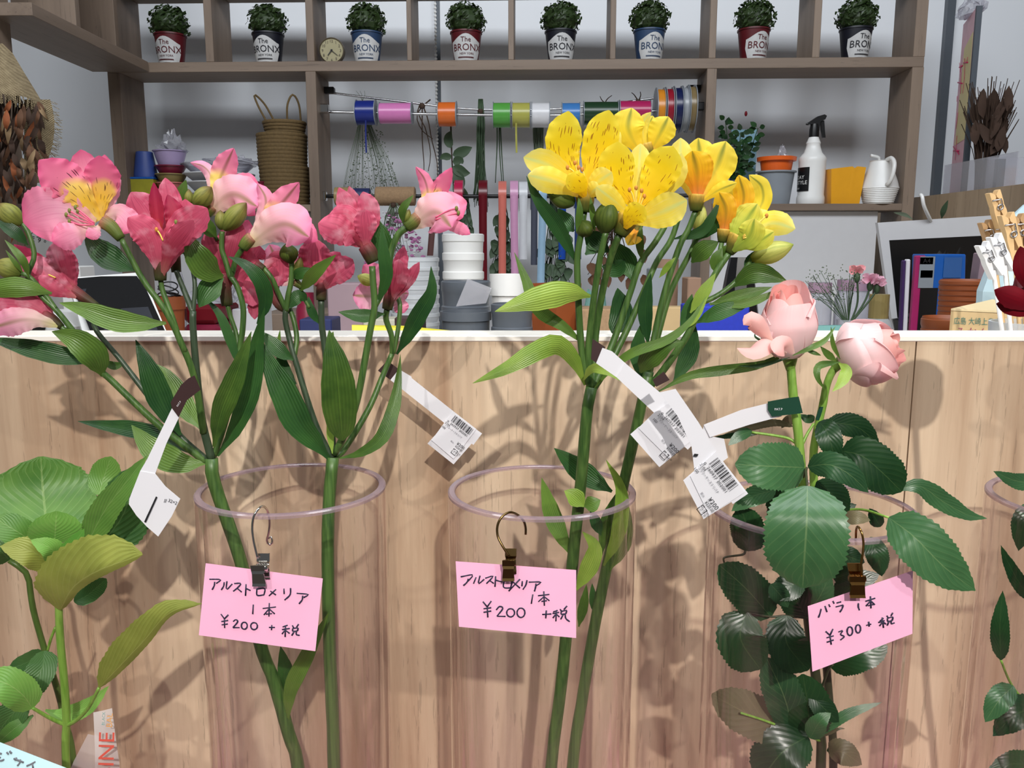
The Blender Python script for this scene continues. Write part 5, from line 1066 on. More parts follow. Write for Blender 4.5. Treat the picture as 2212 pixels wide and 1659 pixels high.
for i, (px, cn, rot, lb) in enumerate(POTS):
    c = SU(px, 127, .06); c.z = zpot; c.x = SU(px, 100, .06).x
    t = thing('boxwood_pot', 'clipped boxwood ball in a '+lb, 'potted plant', c, 0, G_BOX)
    H, r0, r1 = .083, .0315, .0415
    autosmooth(MB().lathe([(r0, 0), (r1, H-.004), (r1+.002, H-.004), (r1+.002, H), (r1-.003, H), (r1-.004, H-.01), (1e-4, H-.01)], c, 28).build('pot', M['pot_'+cn], t))
    def bend(x, y, c=c, rot=rot, lift=.0008):
        rr = r0+(r1-r0)*(y/H)+lift; a = x/rr+rot-YAW*0
        return c+Vector((math.sin(a)*rr, -math.cos(a)*rr, y))
    v = []; f = []; uv = []
    for a in range(13):
        x = -.044+.088*a/12; topy = .062+.010*math.cos(x/.044*math.pi*.9)
        for y in (.006, .03, .05, topy): v.append(bend(x*(.8 if y == .006 else 1), y, lift=.0013))
    for a in range(12):
        for b in range(3): f.append((a*4+b, a*4+4+b, a*4+5+b, a*4+1+b))
    lbm = mesh('pot_label', v, f, M['potlabel'], t, None, True)
    def b2(dx, dy): return lambda x, y: bend(x+dx, y+dy, lift=.0023)
    text_mesh('pot_lettering', 'BRONX', M['pot_'+cn], lbm, c, (1,0,0), (0,0,1), .0245, bend=b2(-.0385, .030))
    text_mesh('pot_lettering', 'The', M['pot_'+cn], lbm, c, (1,0,0), (0,0,1), .018, bend=b2(-.014, .0515))
    text_mesh('pot_lettering', 'NEW YORK', M['pot_'+cn], lbm, c, (1,0,0), (0,0,1), .0075, bend=b2(-.017, .020))
    m = MB()
    for yy in (.0135, .0475 if False else .0115):
        for a in range(12):
            x = -.022+.044*a/12; m.add([bend(x, yy, lift=.0021), bend(x+.0037, yy, lift=.0021), bend(x+.0037, yy+.0012, lift=.0021), bend(x, yy+.0012, lift=.0021)], [(0, 1, 2, 3)])
    m.build('pot_lines', M['pot_'+cn], lbm)
    m = foliage_mesh(.053, .046, 40+i)
    fo = mesh('foliage', [q+c+Vector((0, 0, H+.028)) for q in m.v], m.f, M['box'], t, None, False); fo['kind'] = 'stuff'
# ---------------------------------------------------------------- clock
c = SU(716, 104, .03); R_ = 27*m_px(c); c.z = zs1+R_
ck = thing('round_clock', 'small round beige clock leaning in front of the cubby divider', 'clock', (c.x, c.y, zs1))
M['clockface'] = plain('clock_face', (158,150,116), .6, var=.08); M['clockrim'] = plain('clock_rim', (86,76,60), .5)
autosmooth(MB().lathe([(R_*.9, .02), (R_, .018), (R_, 0), (R_*.93, -.002), (R_*.92, .002)], c, 36, 'y').build('case', M['clockrim'], ck))
MB().lathe([(R_*.93, .001), (R_*.93, .003)], c, 36, 'y').build('dial', M['clockface'], ck)
for h_ in range(12):
    a = math.radians(30*(h_+1)); q = c+Vector((math.sin(a)*R_*.72, -.0005, math.cos(a)*R_*.72-R_*.1))
    text_mesh('numeral', str(h_+1), M['clockrim'], ck, q, (1,0,0), (0,0,1), R_*.3, 'CENTER', .0005)
for ang, ln, w_ in ((218, .5, .05), (128, .62, .028)):
    a = math.radians(ang); d = Vector((math.sin(a), 0, math.cos(a))); s_ = Vector((d.z, 0, -d.x)); o = c+Vector((0, -.0022, 0))
    MB().poly([o-s_*R_*w_-d*R_*.1, o+s_*R_*w_-d*R_*.1, o+d*R_*ln+s_*R_*w_*.5, o+d*R_*ln-s_*R_*w_*.5], (0, 1, 0), .001).build('hand', M['black'], ck)
# ---------------------------------------------------------------- ball chain
chn = thing('ball_chain', 'hanging white ball chain in front of the wall joint', 'chain', PY(955, 420, 2.60))
x = wx; m = MB(); m2 = MB()
z0, z1 = PY(955, 430, 2.6).z, 2.35; n = int((z1-z0)/.011)
for i in range(n):
    m.ball((x-.004, 2.6, z0+i*.011), .0042, .0042, .0042, 8, 6)
m.build('beads', M['white'], chn, True)
MB().tube([(x-.004, 2.6, z0), (x-.004, 2.6, z1)], .0012, 6).build('cord', M['white'], chn)
# ---------------------------------------------------------------- rods with ribbon
RO = .035
def rod(name, label, pts, off, r_px, mat, br):
    p3 = spline([SU(x, y, off) for x, y in pts], 24)
    t = thing(name, label, 'rod', p3[0])
    MB().tube(p3, r_px*.00128, 10).build('bar', M[mat], t, True)
    for (x0, y0, x1, y1), e in br:
        a, b = SU(x0, y0, off-.012), SU(x1, y1, off+.012)
        MB().box(min(a.x, b.x), max(a.x, b.x), a.y, b.y, min(a.z, b.z), max(a.z, b.z), .002).build('bracket', M[e], t)
    return t
xL, xR = 684, 1524
rod('ribbon_rod', 'thin sagging steel rod the dried bunches hang from', [(690,196),(725,202),(887,222),(988,234),(1065,237),(1212,235),(1400,214),(1512,193)], .095, 2.4, 'steel', [((684,187,725,204), 'black'), ((1486,183,1524,202), 'black')])
rod('ribbon_rod', 'straight steel rod threaded through the wide ribbon spools', [(688,240),(760,243),(1065,249),(1210,249),(1400,241),(1520,234)], RO, 3.2, 'steel', [((682,224,713,246), 'chrome'), ((1500,220,1527,240), 'black')])
rod('ribbon_rod', 'black rod below carrying narrow ribbon reels and jute twine', [(688,424),(900,424),(1300,424),(1524,422)], RO, 4.2, 'black', [((684,413,708,434), 'chrome'), ((1505,413,1526,434), 'black')])
def rmat(rgb): 
    k_ = 'rib%d_%d_%d' % rgb
    if k_ not in M: M[k_] = plain('satin_ribbon', rgb, .28, var=.06, scale=90)
    return M[k_]
def rody(px): 
    pts = [(688,240),(760,243),(1065,249),(1210,249),(1400,241),(1520,234)]
    for a, b in zip(pts, pts[1:]):
        if px <= b[0]: return a[1]+(b[1]-a[1])*(px-a[0])/(b[0]-a[0])
    return 240
def spool(x0, x1, h_px, rgb, label, flange=True, py=None, tail=None):
    py = py or rody((x0+x1)/2); a, b = SU(x0, py, RO), SU(x1, py, RO); c = (a+b)/2; w_ = (b-a).length; r = h_px/2*m_px(c)
    t = thing('ribbon_spool', label, 'ribbon', (c.x, c.y, c.z-r), 0, 'ribbon spools on the steel rod')
    n = 28
    fl = .0018; rr = r*(.93 if flange else 1)
    m = MB().lathe([(r*.16, -w_/2+fl), (rr, -w_/2+fl), (rr*1.005, 0), (rr, w_/2-fl), (r*.16, w_/2-fl)], (0, 0, 0), n, 'x', False)
    R = Matrix.Rotation(-YAW, 3, 'Z')
    autosmooth(mesh('ribbon_roll', [R @ q+c for q in m.v], m.f, rmat(rgb), t))
    for e in (-1, 1):
        m = MB().lathe([(r*.1, -fl/2), (r*1.02, -fl/2), (r*1.02, fl/2), (r*.1, fl/2)], (e*(w_/2-fl/2), 0, 0), n, 'x', False)
        autosmooth(mesh('flange', [R @ q+c for q in m.v], m.f, M['grey'], t))
    if tail:
        x, y1, wd = tail; p = [SU(x, py+h_px*.3, RO-.03), SU(x, (py+y1)/2, RO-.02), SU(x+1, y1, RO-.015)]
        blade('ribbon_tail', t, None, wd, rmat(rgb), 'band', p3=spline(p, 6), fold=0, n=6, m=1)
for a in ((770,813,54,(26,42,122),'navy ribbon spool at the left end of the steel rod',True,None,(790,330,3)),(820,891,46,(206,120,178),'wide pink ribbon spool next to the navy one'),(947,987,54,(212,104,40),'orange ribbon spool above the hanging green leaves'),(1065,1104,55,(82,156,66),'bright green ribbon spool on the steel rod'),
          (1106,1146,55,(168,166,80),'olive ribbon spool between green and white',True,None,(1115,330,4)),(1148,1188,55,(214,214,218),'white ribbon spool on the steel rod'),(1213,1253,52,(62,120,184),'sky blue ribbon spool behind the yellow petals'),(1260,1335,52,(30,58,36),'wide dark green ribbon spool'),(1337,1405,50,(168,36,88),'wide magenta ribbon spool'),
          (1415,1433,94,(206,130,36),'large amber ribbon reel with a loose loop'),(1435,1451,94,(140,20,40),'large crimson ribbon reel'),(1453,1470,96,(16,28,72),'large navy ribbon reel'),(1471,1483,96,(150,154,160),'large silver grey ribbon reel'),(1484,1499,98,(122,104,70),'large khaki ribbon reel at the bracket')):
    spool(*a)
def reel(x0, x1, top, end, rgb, label, tx=None, off=RO, py=424):
    a, b = SU(x0, py, off), SU(x1, py, off); c = (a+b)/2; w_ = (b-a).length; r = (py-top)*m_px(c)
    t = thing('ribbon_reel', label, 'ribbon', (c.x, c.y, SU(x0, end, off).z), 0, 'narrow ribbon reels on the black rod')
    m = MB().lathe([(r*.22, -w_/2), (r, -w_/2), (r, w_/2), (r*.22, w_/2)], c, 28, 'x', False); autosmooth(m.build('ribbon_roll', rmat(rgb), t))
    tx = tx or (x0+x1)/2; q = SU(tx, py, off)
    zz = SU(tx, end, off).z; y0 = c.y-r-.001; cx = c.x
    pts = [Vector((cx, y0, c.z)), Vector((cx, y0, c.z-.05)), Vector((cx+(tx-(x0+x1)/2)*.0006, y0+.004, (c.z+zz)/2)), Vector((cx+(tx-(x0+x1)/2)*.00128, y0+.008, zz))]
    p3 = spline(pts, 12); v = []; f = []
    for i, p in enumerate(p3):
        for e in (-1, 1):
            for th in (0, .0004): v.append(p+Vector((e*w_*.47, th, 0)))
    for i in range(len(p3)-1): o = i*4; f += [(o, o+2, o+6, o+4), (o+1, o+5, o+7, o+3), (o, o+4, o+5, o+1), (o+2, o+3, o+7, o+6)]
    mesh('ribbon_tail', v, f, rmat(rgb), t)
reel(936, 950, 388, 552, (96,66,64), 'mauve brown ribbon reel with a long tail', 930); reel(983, 1001, 390, 470, (176,28,72), 'bright magenta ribbon reel'); reel(1035, 1053, 390, 612, (96,12,26), 'dark red ribbon reel with a tail down to the buckets')
reel(1077, 1094, 392, 596, (206,112,100), 'salmon ribbon reel on the black rod', 1085); reel(1102, 1119, 391, 690, (204,150,186), 'pale pink ribbon reel with the longest tail', 1113); reel(1121, 1139, 393, 560, (206,208,214), 'white ribbon reel on the black rod')
reel(1146, 1161, 395, 572, (74,78,92), 'slate grey ribbon reel on the black rod'); reel(1163, 1180, 391, 622, (148,180,206), 'pale blue ribbon reel with a curved tail', 1168); reel(1206, 1222, 400, 560, (24,70,160), 'strong blue ribbon reel behind the yellow stems'); reel(1240,1256,398,560,(40,60,110),'dusky blue ribbon reel behind the yellow stems')
def tube_roll(x0, x1, hh, mat, label, py=424):
    a, b = SU(x0, py, RO), SU(x1, py, RO); c = (a+b)/2; w_ = (b-a).length; r = hh*m_px(c)
    t = thing('twine_roll', label, 'twine', (c.x, c.y, c.z-r)); prof = [(r*.3, -w_/2), (r*.9, -w_/2)]
    for i in range(24): prof.append((r*(1+.015*(i % 2)), -w_/2+w_*(i+.5)/24))
    prof += [(r*.9, w_/2), (r*.3, w_/2)]
    autosmooth(MB().lathe(prof, c, 26, 'x', False).build('twine', M[mat], t))
    MB().lathe([(r*.3, -w_/2-.001), (r*.36, -w_/2-.001), (r*.36, w_/2+.001), (r*.3, w_/2+.001)], c, 16, 'x', False).build('core', M['cardboard'], t)
tube_roll(812, 897, 20, 'jute', 'brown jute twine roll on the black rod')
M['gold'] = plain('gold_cord', (150,128,84), .4); tube_roll(724, 760, 19, 'gold', 'gold cord roll on the black rod by the left post'); M['navycord'] = plain('navy_cord', (30,40,86), .5); tube_roll(764, 800, 17, 'navycord', 'navy cord roll on the black rod by the left post')
# ---------------------------------------------------------------- hanging dried bunches
def bunch(label, top, lines, mat, r_px, off=.095, extra=None, cat='dried flowers'):
    p0 = SU(top[0], top[1], off); t = thing('dried_bunch', label, cat, p0, 0, 'dried bunches hanging from the rods'); m = MB()
    for ln in lines:
        p3 = spline([SU(x, y, off+(o if o else 0)) for x, y, o in ln], 8); m.tube(p3, [r_px*m_px(p3[0])*(1-.5*i/8) for i in range(9)], 5)
    s_ = m.build('stems', M[mat], t, True); s_['kind'] = 'stuff'
    a = SU(top[0], top[1]+3, off)
    MB().lathe([(.007, -.006), (.0085, 0), (.007, .006)], a, 12, 'z').build('tie', M['twig'], t)
    if extra: extra(t)
    return t
rg = random.Random(5)
def gyps(t):
    m = MB()
    for i in range(420):
        u = rg.random()**.6; x = 800+(rg.random()-.5)*2*(14+52*u)+5; y = 265+155*u; c = SU(x, y, .095+rg.uniform(-.03, .03)); s_ = .0016*rg.uniform(.6, 1.5)
        m.ball(c, s_, s_, s_, 5, 3)
    o = m.build('florets', M['drygrey'], t); o['kind'] = 'stuff'
L = []
for i in range(46):
    e = (rg.random()-.5)*2; L.append([(783+e*4, 218, 0), (788+e*16, 275, rg.uniform(-.01, .01)), (797+e*46, 350, rg.uniform(-.02, .02)), (802+e*64, 405+rg.random()*18, rg.uniform(-.03, .03))])
L += [[(783,218,0),(780+q*8,205,0),(775+q*12,196,0)] for q in (-.5, .2, 1)]
bunch("grey-green baby's breath bunch hanging left behind the spools", (783, 220), L, 'drygrey', .55, extra=gyps)
bunch('dark curling vine twigs hanging beside the orange spool', (912, 226), [[(908,222,0),(902,245,0),(918,275,0),(930,330,0),(925,370,0)],[(912,222,0),(912,300,0),(916,360,0),(914,395,0)],[(930,215,0),(915,228,0),(900,250,0),(912,282,0),(935,300,0)],[(914,230,0),(925,260,0),(932,300,0),(944,350,0),(945,390,0)]], 'twig', 1.6)
def leafy(rows, mat='dry'):
    def go(t):
        for pts, w_ in rows: blade('leaf', t, None, w_, M[mat], 'ovate', p3=spline([SU(x, y, .085) for x, y in pts], 8), m=2, fold=.2)
    return go
bunch('glossy broad leaf branch hanging below the orange spool', (972, 236), [[(972,228,0),(974,280,0),(976,340,0),(980,420,0)]], 'twig', 2.4, extra=leafy([([(974,320),(968,300),(975,282)], 20), ([(978,335),(995,330),(1020,318)], 24), ([(976,340),(960,338),(950,344)], 16), ([(978,350),(995,348),(1000,354)], 22), ([(978,360),(1000,372),(1016,374)], 24), ([(980,370),(990,385),(1000,412)], 26), ([(978,400),(1000,420),(1012,440)], 24)]))
def strands(x0, x1, y0, y1, spread, n, wob=3):
    return [[(x0+(x1-x0)*rg.random(), y0, 0), (((x0+x1)/2)+(rg.random()-.5)*spread*.5, (y0*2+y1)/3, rg.uniform(-.01, .01)), (((x0+x1)/2)+(rg.random()-.5)*spread, y1-rg.random()*30, rg.uniform(-.015, .015))] for _ in range(n)]
bunch('dark green grass bunch hanging between orange and green spools', (1038, 238), strands(1034, 1042, 214, 452, 34, 44), 'dry', 1.5)
bunch('bare green stems hanging under the bright green spool', (1078, 240), [[(1072,236,0),(1074,300,0),(1070,395,0)],[(1080,236,0),(1082,300,0),(1088,400,0)],[(1078,236,0),(1079,320,0),(1084,395,0)]], 'dry', 1.8)
bunch('slate green needle bunch hanging under the white spool', (1162, 240), strands(1158, 1166, 232, 420, 44, 40), 'drygrey', 1.5)
bunch('short brown stalks hung on the sagging rod above the dark green spool', (1310, 226), [[(1305,226,0),(1312,214,0),(1322,206,0)],[(1310,226,0),(1300,216,0),(1296,208,0)],[(1308,226,0),(1306,300,0),(1300,380,0)],[(1312,226,0),(1318,300,0),(1322,380,0)]], 'twig', 1.5)
bunch('short brown stalks hung on the sagging rod above the magenta spool', (1378, 217), [[(1378,217,0),(1370,205,0),(1364,200,0)],[(1380,217,0),(1384,206,0),(1383,198,0)],[(1380,217,0),(1376,300,0),(1370,360,0)]], 'twig', 1.5)
M['statice'] = plain('mauve_statice', (176,112,158), .8, var=.3)
def stat(t):
    for mt, n, sz in (('statice', 150, .0045), ('offwhite', 160, .0028)):
        m = MB()
        for i in range(n):
            u = rg.random(); x = 850+(rg.random()-.5)*(40+90*math.sin(u*2.4)); y = 455+150*u; c = SU(x, y, .02+rg.uniform(-.03, .03)); s_ = sz*rg.uniform(.5, 1.3); m.ball(c, s_*1.5, s_, s_, 5, 3)
        o = m.build('florets', M[mt], t); o['kind'] = 'stuff'
bunch('mauve and white statice bunch hanging below the jute roll', (850, 440), strands(846, 856, 432, 600, 90, 40), 'drygrey', .7, .02, stat)
def lf(n, x0, y0, x1, y1, mat, w0=14):
    def go(t):
        for i in range(n):
            x = x0+(x1-x0)*rg.random(); y = y0+(y1-y0)*rg.random(); a = rg.uniform(-1, 1)
            p = [SU(x, y, .03+rg.uniform(-.02, .02)), SU(x+a*8, y+14, .02), SU(x+a*16, y+24+8*rg.random(), .01)]
            blade('leaf', t, None, w0*rg.uniform(.7, 1.2), M[mat], 'ovate', p3=spline(p, 5), m=1, fold=.2, n=5)
    return go
bunch('dry leafy branch bunch hanging behind the magenta ribbon', (1006, 432), strands(1000, 1012, 424, 520, 40, 14), 'dry', 1.2, .06, lf(14, 985, 440, 1020, 500, 'dry', 12))
bunch('dry green leafy bunch hanging behind the salmon ribbon', (1085, 432), strands(1080, 1092, 424, 600, 50, 16), 'dry', 1.2, .07, lf(26, 1060, 460, 1110, 590, 'dry', 16))
bunch('dark drooping leaf bunch hanging behind the yellow flower stems', (1195, 432), strands(1188, 1204, 424, 620, 70, 24), 'dry', 1.4, .06, lf(34, 1165, 480, 1230, 630, 'dry', 20))
bunch('brown and burgundy dried bunch behind the yellow flower stems', (1320, 432), strands(1310, 1330, 424, 600, 110, 30), 'twig', 1.5, .06, lf(30, 1270, 480, 1390, 600, 'drybrown', 18))
# ---------------------------------------------------------------- shelf things, left
zsh = zb1
def lathe_thing(name, label, cat, px, off, z, prof_px, mat, group=None, part='body', n=26, pt=None, world_y=None, parent=None):
    c = SU(px, 420, off) if world_y is None else PY(px, 640, world_y); c.z = z; s_ = m_px(Vector((c.x, c.y, 1.3)))
    t = parent or thing(name, label, cat, c, 0, group)
    o = MB().lathe([(max(1e-4, r*s_), h*s_) for r, h in prof_px], c, n, 'z', False).build(part, M[mat], t); autosmooth(o)
    return t, c, s_
M['bluecup'] = plain('blue_cup', (52,74,142), .5, var=.2, scale=30); M['lav'] = plain('lavender_bowl', (168,150,188), .4); M['maroon'] = plain('maroon_bowl', (120,26,52), .35); M['olive'] = plain('olive_bowl', (140,124,76), .5); M['salm'] = plain('salmon_bowl', (196,112,104), .5); M['teal'] = plain('teal_bowl', (96,150,146), .5)
M['ylw'] = plain('yellow_green_print', (156,150,40), .5, var=.5, scale=20)
def bowl(r0, r1, h, th=2): return [(1e-3, 0), (r0, 0), (r1, h), (r1+1.5, h), (r1+1.5, h-2), (r1-th, h-1), (r0-th, th), (1e-3, th)]
zc = zsh; OFF = .06
c = SU(312, 400, OFF); MBX = MB().box(c.x-.042, c.x+.042, c.y-.04, c.y+.04, zsh, zsh+.072, .002)
t = thing('patterned_box', 'yellow-green patterned square box under the blue cup', 'box', (c.x, c.y, zsh)); MBX.build('box_body', M['ylw'], t); MB().box(c.x-.0435, c.x+.0435, c.y-.0415, c.y+.0415, zsh+.07, zsh+.076, .002).build('box_rim', M['binder'], t)
lathe_thing('upturned_cup', 'blue cup turned upside down on the patterned box', 'cup', 318, OFF, zsh+.0765, [(1e-3,0),(25,0),(25,3),(17,53),(15,54),(1e-3,54)], 'bluecup')
hcur = 0
for nm, lb, r1, h, mt in (('teal','pale teal bowl at the bottom of the bowl stack',34,30,'teal'),('salmon','salmon pink bowl in the bowl stack',32,18,'salm'),('olive','olive bowl in the bowl stack',32,18,'olive'),('maroon','maroon bowl under the lavender bowl',32,17,'maroon'),('lav','lavender bowl on top of the bowl stack',34,31,'lav')):
    t, c, s_ = lathe_thing('stacked_bowl', lb, 'bowl', 373, OFF, zsh+hcur, bowl(r1*.72, r1, h), mt, 'bowls stacked on the left shelf'); hcur += h*s_
def crumple(name, label, c, rx, ry, rz, mat, seed, cat='plastic film'):
    r = random.Random(seed); m = MB().ball((0, 0, 0), 1, 1, 1, 22, 14); v = []
    for q in m.v:
        k_ = 1+.28*(math.sin(q.x*9+seed)*math.cos(q.z*11+seed*2)+r.uniform(-.35, .35)*.6); zz = max(q.z, -.35); w_ = 1-.55*max(0, zz)
        v.append(c+Vector((q.x*rx*k_*w_, q.y*ry*k_*w_, (zz+.35)*rz*k_)))
    o = mesh(name, v, m.f, M[mat], None, None, False); recentre(o); return tag(o, label, cat)
c = SU(374, 330, OFF); crumple('crumpled_film', 'crumpled clear film heaped in the lavender bowl', Vector((c.x, c.y, zsh+hcur-.006)), .036, .036, .042, 'film', 3)
hcur = 0
for i, (w_, h, lb) in enumerate(((76,26,'white bowl at the base of the wrapped dish stack'),(80,22,'second white dish in the wrapped stack'),(84,18,'grey dish in the wrapped stack'),(88,20,'shiny film-wrapped dish on top of the dish stack'))):
    t, c, s_ = lathe_thing('stacked_dish', lb, 'dish', 476, OFF+.005, zsh+hcur, bowl(w_*.6, w_*.86, h), 'offwhite' if i < 3 else 'film', 'wrapped dishes stacked on the left shelf', n=32); hcur += h*s_
c = SU(530, 340, OFF); crumple('crumpled_film', 'glossy crinkled wrap over the stacked dishes', Vector((c.x-.035, c.y-.02, zsh+hcur-.004)), .085, .05, .02, 'film', 8)
t, c, s_ = lathe_thing('plum_bowl', 'dark plum bowl wedged beside the woven baskets', 'bowl', 555, -.02+.045, zsh, bowl(18, 24, 48), 'maroon')
# woven baskets
M['wicker'] = plain('woven_seagrass', (98,78,46), .85, var=.35, scale=160, bump=.6)
def woven(r0, r1, h0, h1, rows):
    p = []
    for i in range(rows):
        u = i/rows; r = r0+(r1-r0)*u; z = h0+(h1-h0)*u; d = (h1-h0)/rows; p += [(r, z), (r+1.3, z+d*.35), (r+1.3, z+d*.65), (r, z+d)]
    return p
bx = 617
lathe_thing('woven_basket', 'round woven basket at the bottom of the basket stack', 'basket', bx, OFF, zsh, [(1e-3,0),(48,0)]+woven(49, 52, 0, 80, 10)+[(49,80),(46,4),(1e-3,4)], 'wicker', 'stacked woven baskets', 'weave', 40)
s2 = m_px(SU(bx, 400, OFF))
lathe_thing('woven_basket', 'wider woven basket in the middle of the basket stack', 'basket', bx-3, OFF, zsh+80*s2, [(1e-3,0),(49,0)]+woven(50, 52, 0, 68, 9)+[(49,68),(46,4),(1e-3,4)], 'wicker', 'stacked woven baskets', 'weave', 40)
tb, cb, sb = lathe_thing('woven_basket', 'small woven basket with two tall loop handles on top', 'basket', bx+4, OFF-.005, zsh+148*s2, [(1e-3,0),(38,0)]+woven(40, 46, 0, 26, 4)+[(44,26),(36,3),(1e-3,3)], 'wicker', 'stacked woven baskets', 'weave', 40)
for e in (-1, 1):
    q = [Vector((cb.x+e*.026+dx*sb, cb.y+dy, cb.z+dz*sb)) for dx, dy, dz in ((-12 if e < 0 else -10, -.02, 22), ((-30 if e < 0 else -8), -.02, 58), ((-38 if e < 0 else 2), -.01, 80), ((-20 if e < 0 else 12), .0, 62), ((0 if e < 0 else 14), .005, 24))]
    MB().tube(spline(q, 20), .0028, 7).build('handle', M['wicker'], tb, True)
# ---------------------------------------------------------------- shelf things, right
zr = zb1
t, c, s_ = lathe_thing('potted_rose', 'small dark-leaved rose plant in a plastic pot by the post', 'potted plant', 1588, .06, zr, [(1e-3,0),(20,0),(25,44),(27,44),(27,50),(24,50),(23,44),(1e-3,42)], 'dgrey', part='pot')
r = random.Random(9)
for i in range(7):
    a = r.uniform(-1, 1); tip = c+Vector((a*.055, r.uniform(-.03, .03), (95+r.random()*85)*s_)); mid = c+Vector((a*.02, 0, 70*s_)); p3 = spline([c+Vector((0, 0, 40*s_)), mid, tip], 10)
    MB().tube(p3, .0013, 5).build('stem', M['dry'], t, True)
    for q in range(3, 11):
        for e in (-1, 1, 0):
            d = Vector((e*.8+r.uniform(-.4, .4), r.uniform(-.6, .6), r.uniform(-.3, .7))).normalized()*.022; o = p3[q]+d*.25
            blade('leaf', t, None, 11, M['rleafdark'], 'ovate', p3=[o, o+d*.25, o+d*.5, o+d*.75, o+d], n=4, m=1, fold=.2)
MB().ball(c+Vector((.02, 0, 188*s_)), .004, .004, .007).build('bud', M['redrose'], t, True)
c = SU(1607, 310, .12); t = tag(recentre(MB().box(c.x-.036, c.x+.036, c.y, c.y+.004, zr, SU(1607, 280, .12).z).build('blue_card', plain('pale_blue_sheet', (120,160,178), .6))), 'pale blue sheet standing behind the small rose plant', 'card')
GP = [(1e-3,0),(30,0),(38,66),(42,66),(42,69),(36,69),(28,3),(1e-3,3)]
t, c, s_ = lathe_thing('plastic_pot', 'grey plastic pot left of the spray bottle', 'pot', 1674, .05, zr, GP, 'grey', 'plastic pots beside the spray bottle')
lathe_thing('plastic_pot', 'orange plastic pot nested in the grey pot', 'pot', 1674, .05, zr+6*s_, [(1e-3,0),(24,0),(33,84),(40,84),(41,92),(35,92),(22,3),(1e-3,3)], 'orange', 'plastic pots beside the spray bottle')
crumple('crumpled_film', 'bit of clear film sticking out of the orange pot', c+Vector((.014, 0, 84*s_)), .016, .014, .034, 'film', 5)
t, c, s_ = lathe_thing('spray_bottle', 'white spray bottle with black trigger and black label', 'spray bottle', 1751, .045, zr, [(1e-3,0),(28,0),(29,3),(29,14),(27,20),(28,88),(28.5,94),(26,99),(19,107),(15,118),(14,124),(15,127),(13,131),(10,139),(9,141),(1e-3,141)], 'white', part='bottle')
autosmooth(MB().lathe([(10*s_, 138*s_), (10*s_, 154*s_), (8*s_, 166*s_)], c, 20).build('collar', M['black'], t))
def hx(pts, th): 
    return MB().poly([c+Vector((x*s_, -th/2, z*s_)) for x, z in pts], (0, 1, 0), th)
hd = hx([(-7,152),(9,152),(10,170),(20,175),(23,182),(18,185),(4,181),(-14,169),(-14,165),(-6,165)], .016).build('trigger_head', M['black'], t)
hx([(12,173),(19,173),(22,150),(24,138),(18,138),(14,154)], .008).build('trigger', M['black'], t)
MB().lathe([(2*s_, 0), (2.4*s_, 5*s_)], c+Vector((-18*s_, 0, 166*s_)), 10, 'x').build('nozzle', M['black'], t)
v = []; f = []
for i in range(9):
    a = math.radians(-105+i*9.5)
    for z in (27, 76): v.append(c+Vector((math.sin(a)*28.6*s_, -math.cos(a)*28.6*s_, z*s_)))
for i in range(8): f.append((i*2, i*2+2, i*2+3, i*2+1))
lbm = mesh('bottle_label', v, f, M['black'], t)
def lab(x, y): a = math.radians(-100)+x/(28.8*s_); return c+Vector((math.sin(a)*28.9*s_, -math.cos(a)*28.9*s_, y))
for s_t, yy, hh in (('DAY', 52, 11), ('STYLE', 41, 11), ('hair', 31, 7)): text_mesh('label_lettering', s_t, M['white'], lbm, c, (1,0,0), (0,0,1), hh*s_, bend=lambda x, y, yy=yy: lab(x+.004, y+yy*s_))
# amber container (square, tapered, notched rim)
c = SU(1816, 420, .05); c.z = zr; s_ = m_px(c)
t = thing('amber_container', 'amber square plastic container with a notched rim', 'container', c)
def ring(w_, z, i=0): return [c+Vector((x*w_*s_, y*w_*s_*.8, z*s_)) for x, y in ((-1,-1),(1,-1),(1,1),(-1,1))]
m = MB(); v = ring(30, 0)+[c+Vector(q)*1 for q in ()]; top = [(-36,-1,72),(8,-1,77),(14,-1,73),(20,-1,77),(37,-1,75),(37,1,77),(-36,1,74)]
bot = [(-30,-1,0),(5,-1,0),(10,-1,0),(15,-1,0),(30,-1,0),(30,1,0),(-30,1,0)]
vv = [c+Vector((x*s_, y*(28 if z == 0 else 34)*s_, z*s_)) for x, y, z in bot+top]; n = 7
ff = [(i, (i+1) % n, n+(i+1) % n, n+i) for i in range(n)]+[tuple(reversed(range(n)))]
m.add(vv, ff); inn = [c+Vector((x*.93*s_, y*(26 if z == 0 else 31)*s_, max(z, 2)*s_)) for x, y, z in bot+top]; m.add(inn, [tuple(reversed(q)) for q in ff]); b0 = 14
m.f += [(n+i, n+(i+1) % n, b0+n+(i+1) % n, b0+n+i) for i in range(n)]
m.build('container_wall', M['yellowp'], t)
# watering can
t, c, s_ = lathe_thing('watering_can', 'white ribbed watering can at the right end of the shelf', 'watering can', 1898, .03, zr, [(1e-3,0),(29,0),(30,2)]+[q for i in range(9) for q in ((30+i*1.05,2+i*3.6),(31.5+i*1.05,3.2+i*3.6),(31.2+i*1.05,5+i*3.6))]+[(39,35),(36,46),(30,62),(25,78),(22,88),(23,90),(21,90),(1e-3,86)], 'white', part='can')
MB().tube(spline([c+Vector((x*s_, y, z*s_)) for x, y, z in ((4,-.022,90),(6,-.045,92),(7,-.062,80),(4,-.066,58),(1,-.058,42),(-1,-.05,38))], 16), [.0055]*17, 8).build('handle', M['white'], t, True)
MB().tube(spline([c+Vector((x*s_, y, z*s_)) for x, y, z in ((0,.03,50),(4,.03,85),(4,.025,98),(-12,.02,102),(-16,.02,103))], 14), .004, 8).build('spout', M['white'], t, True)
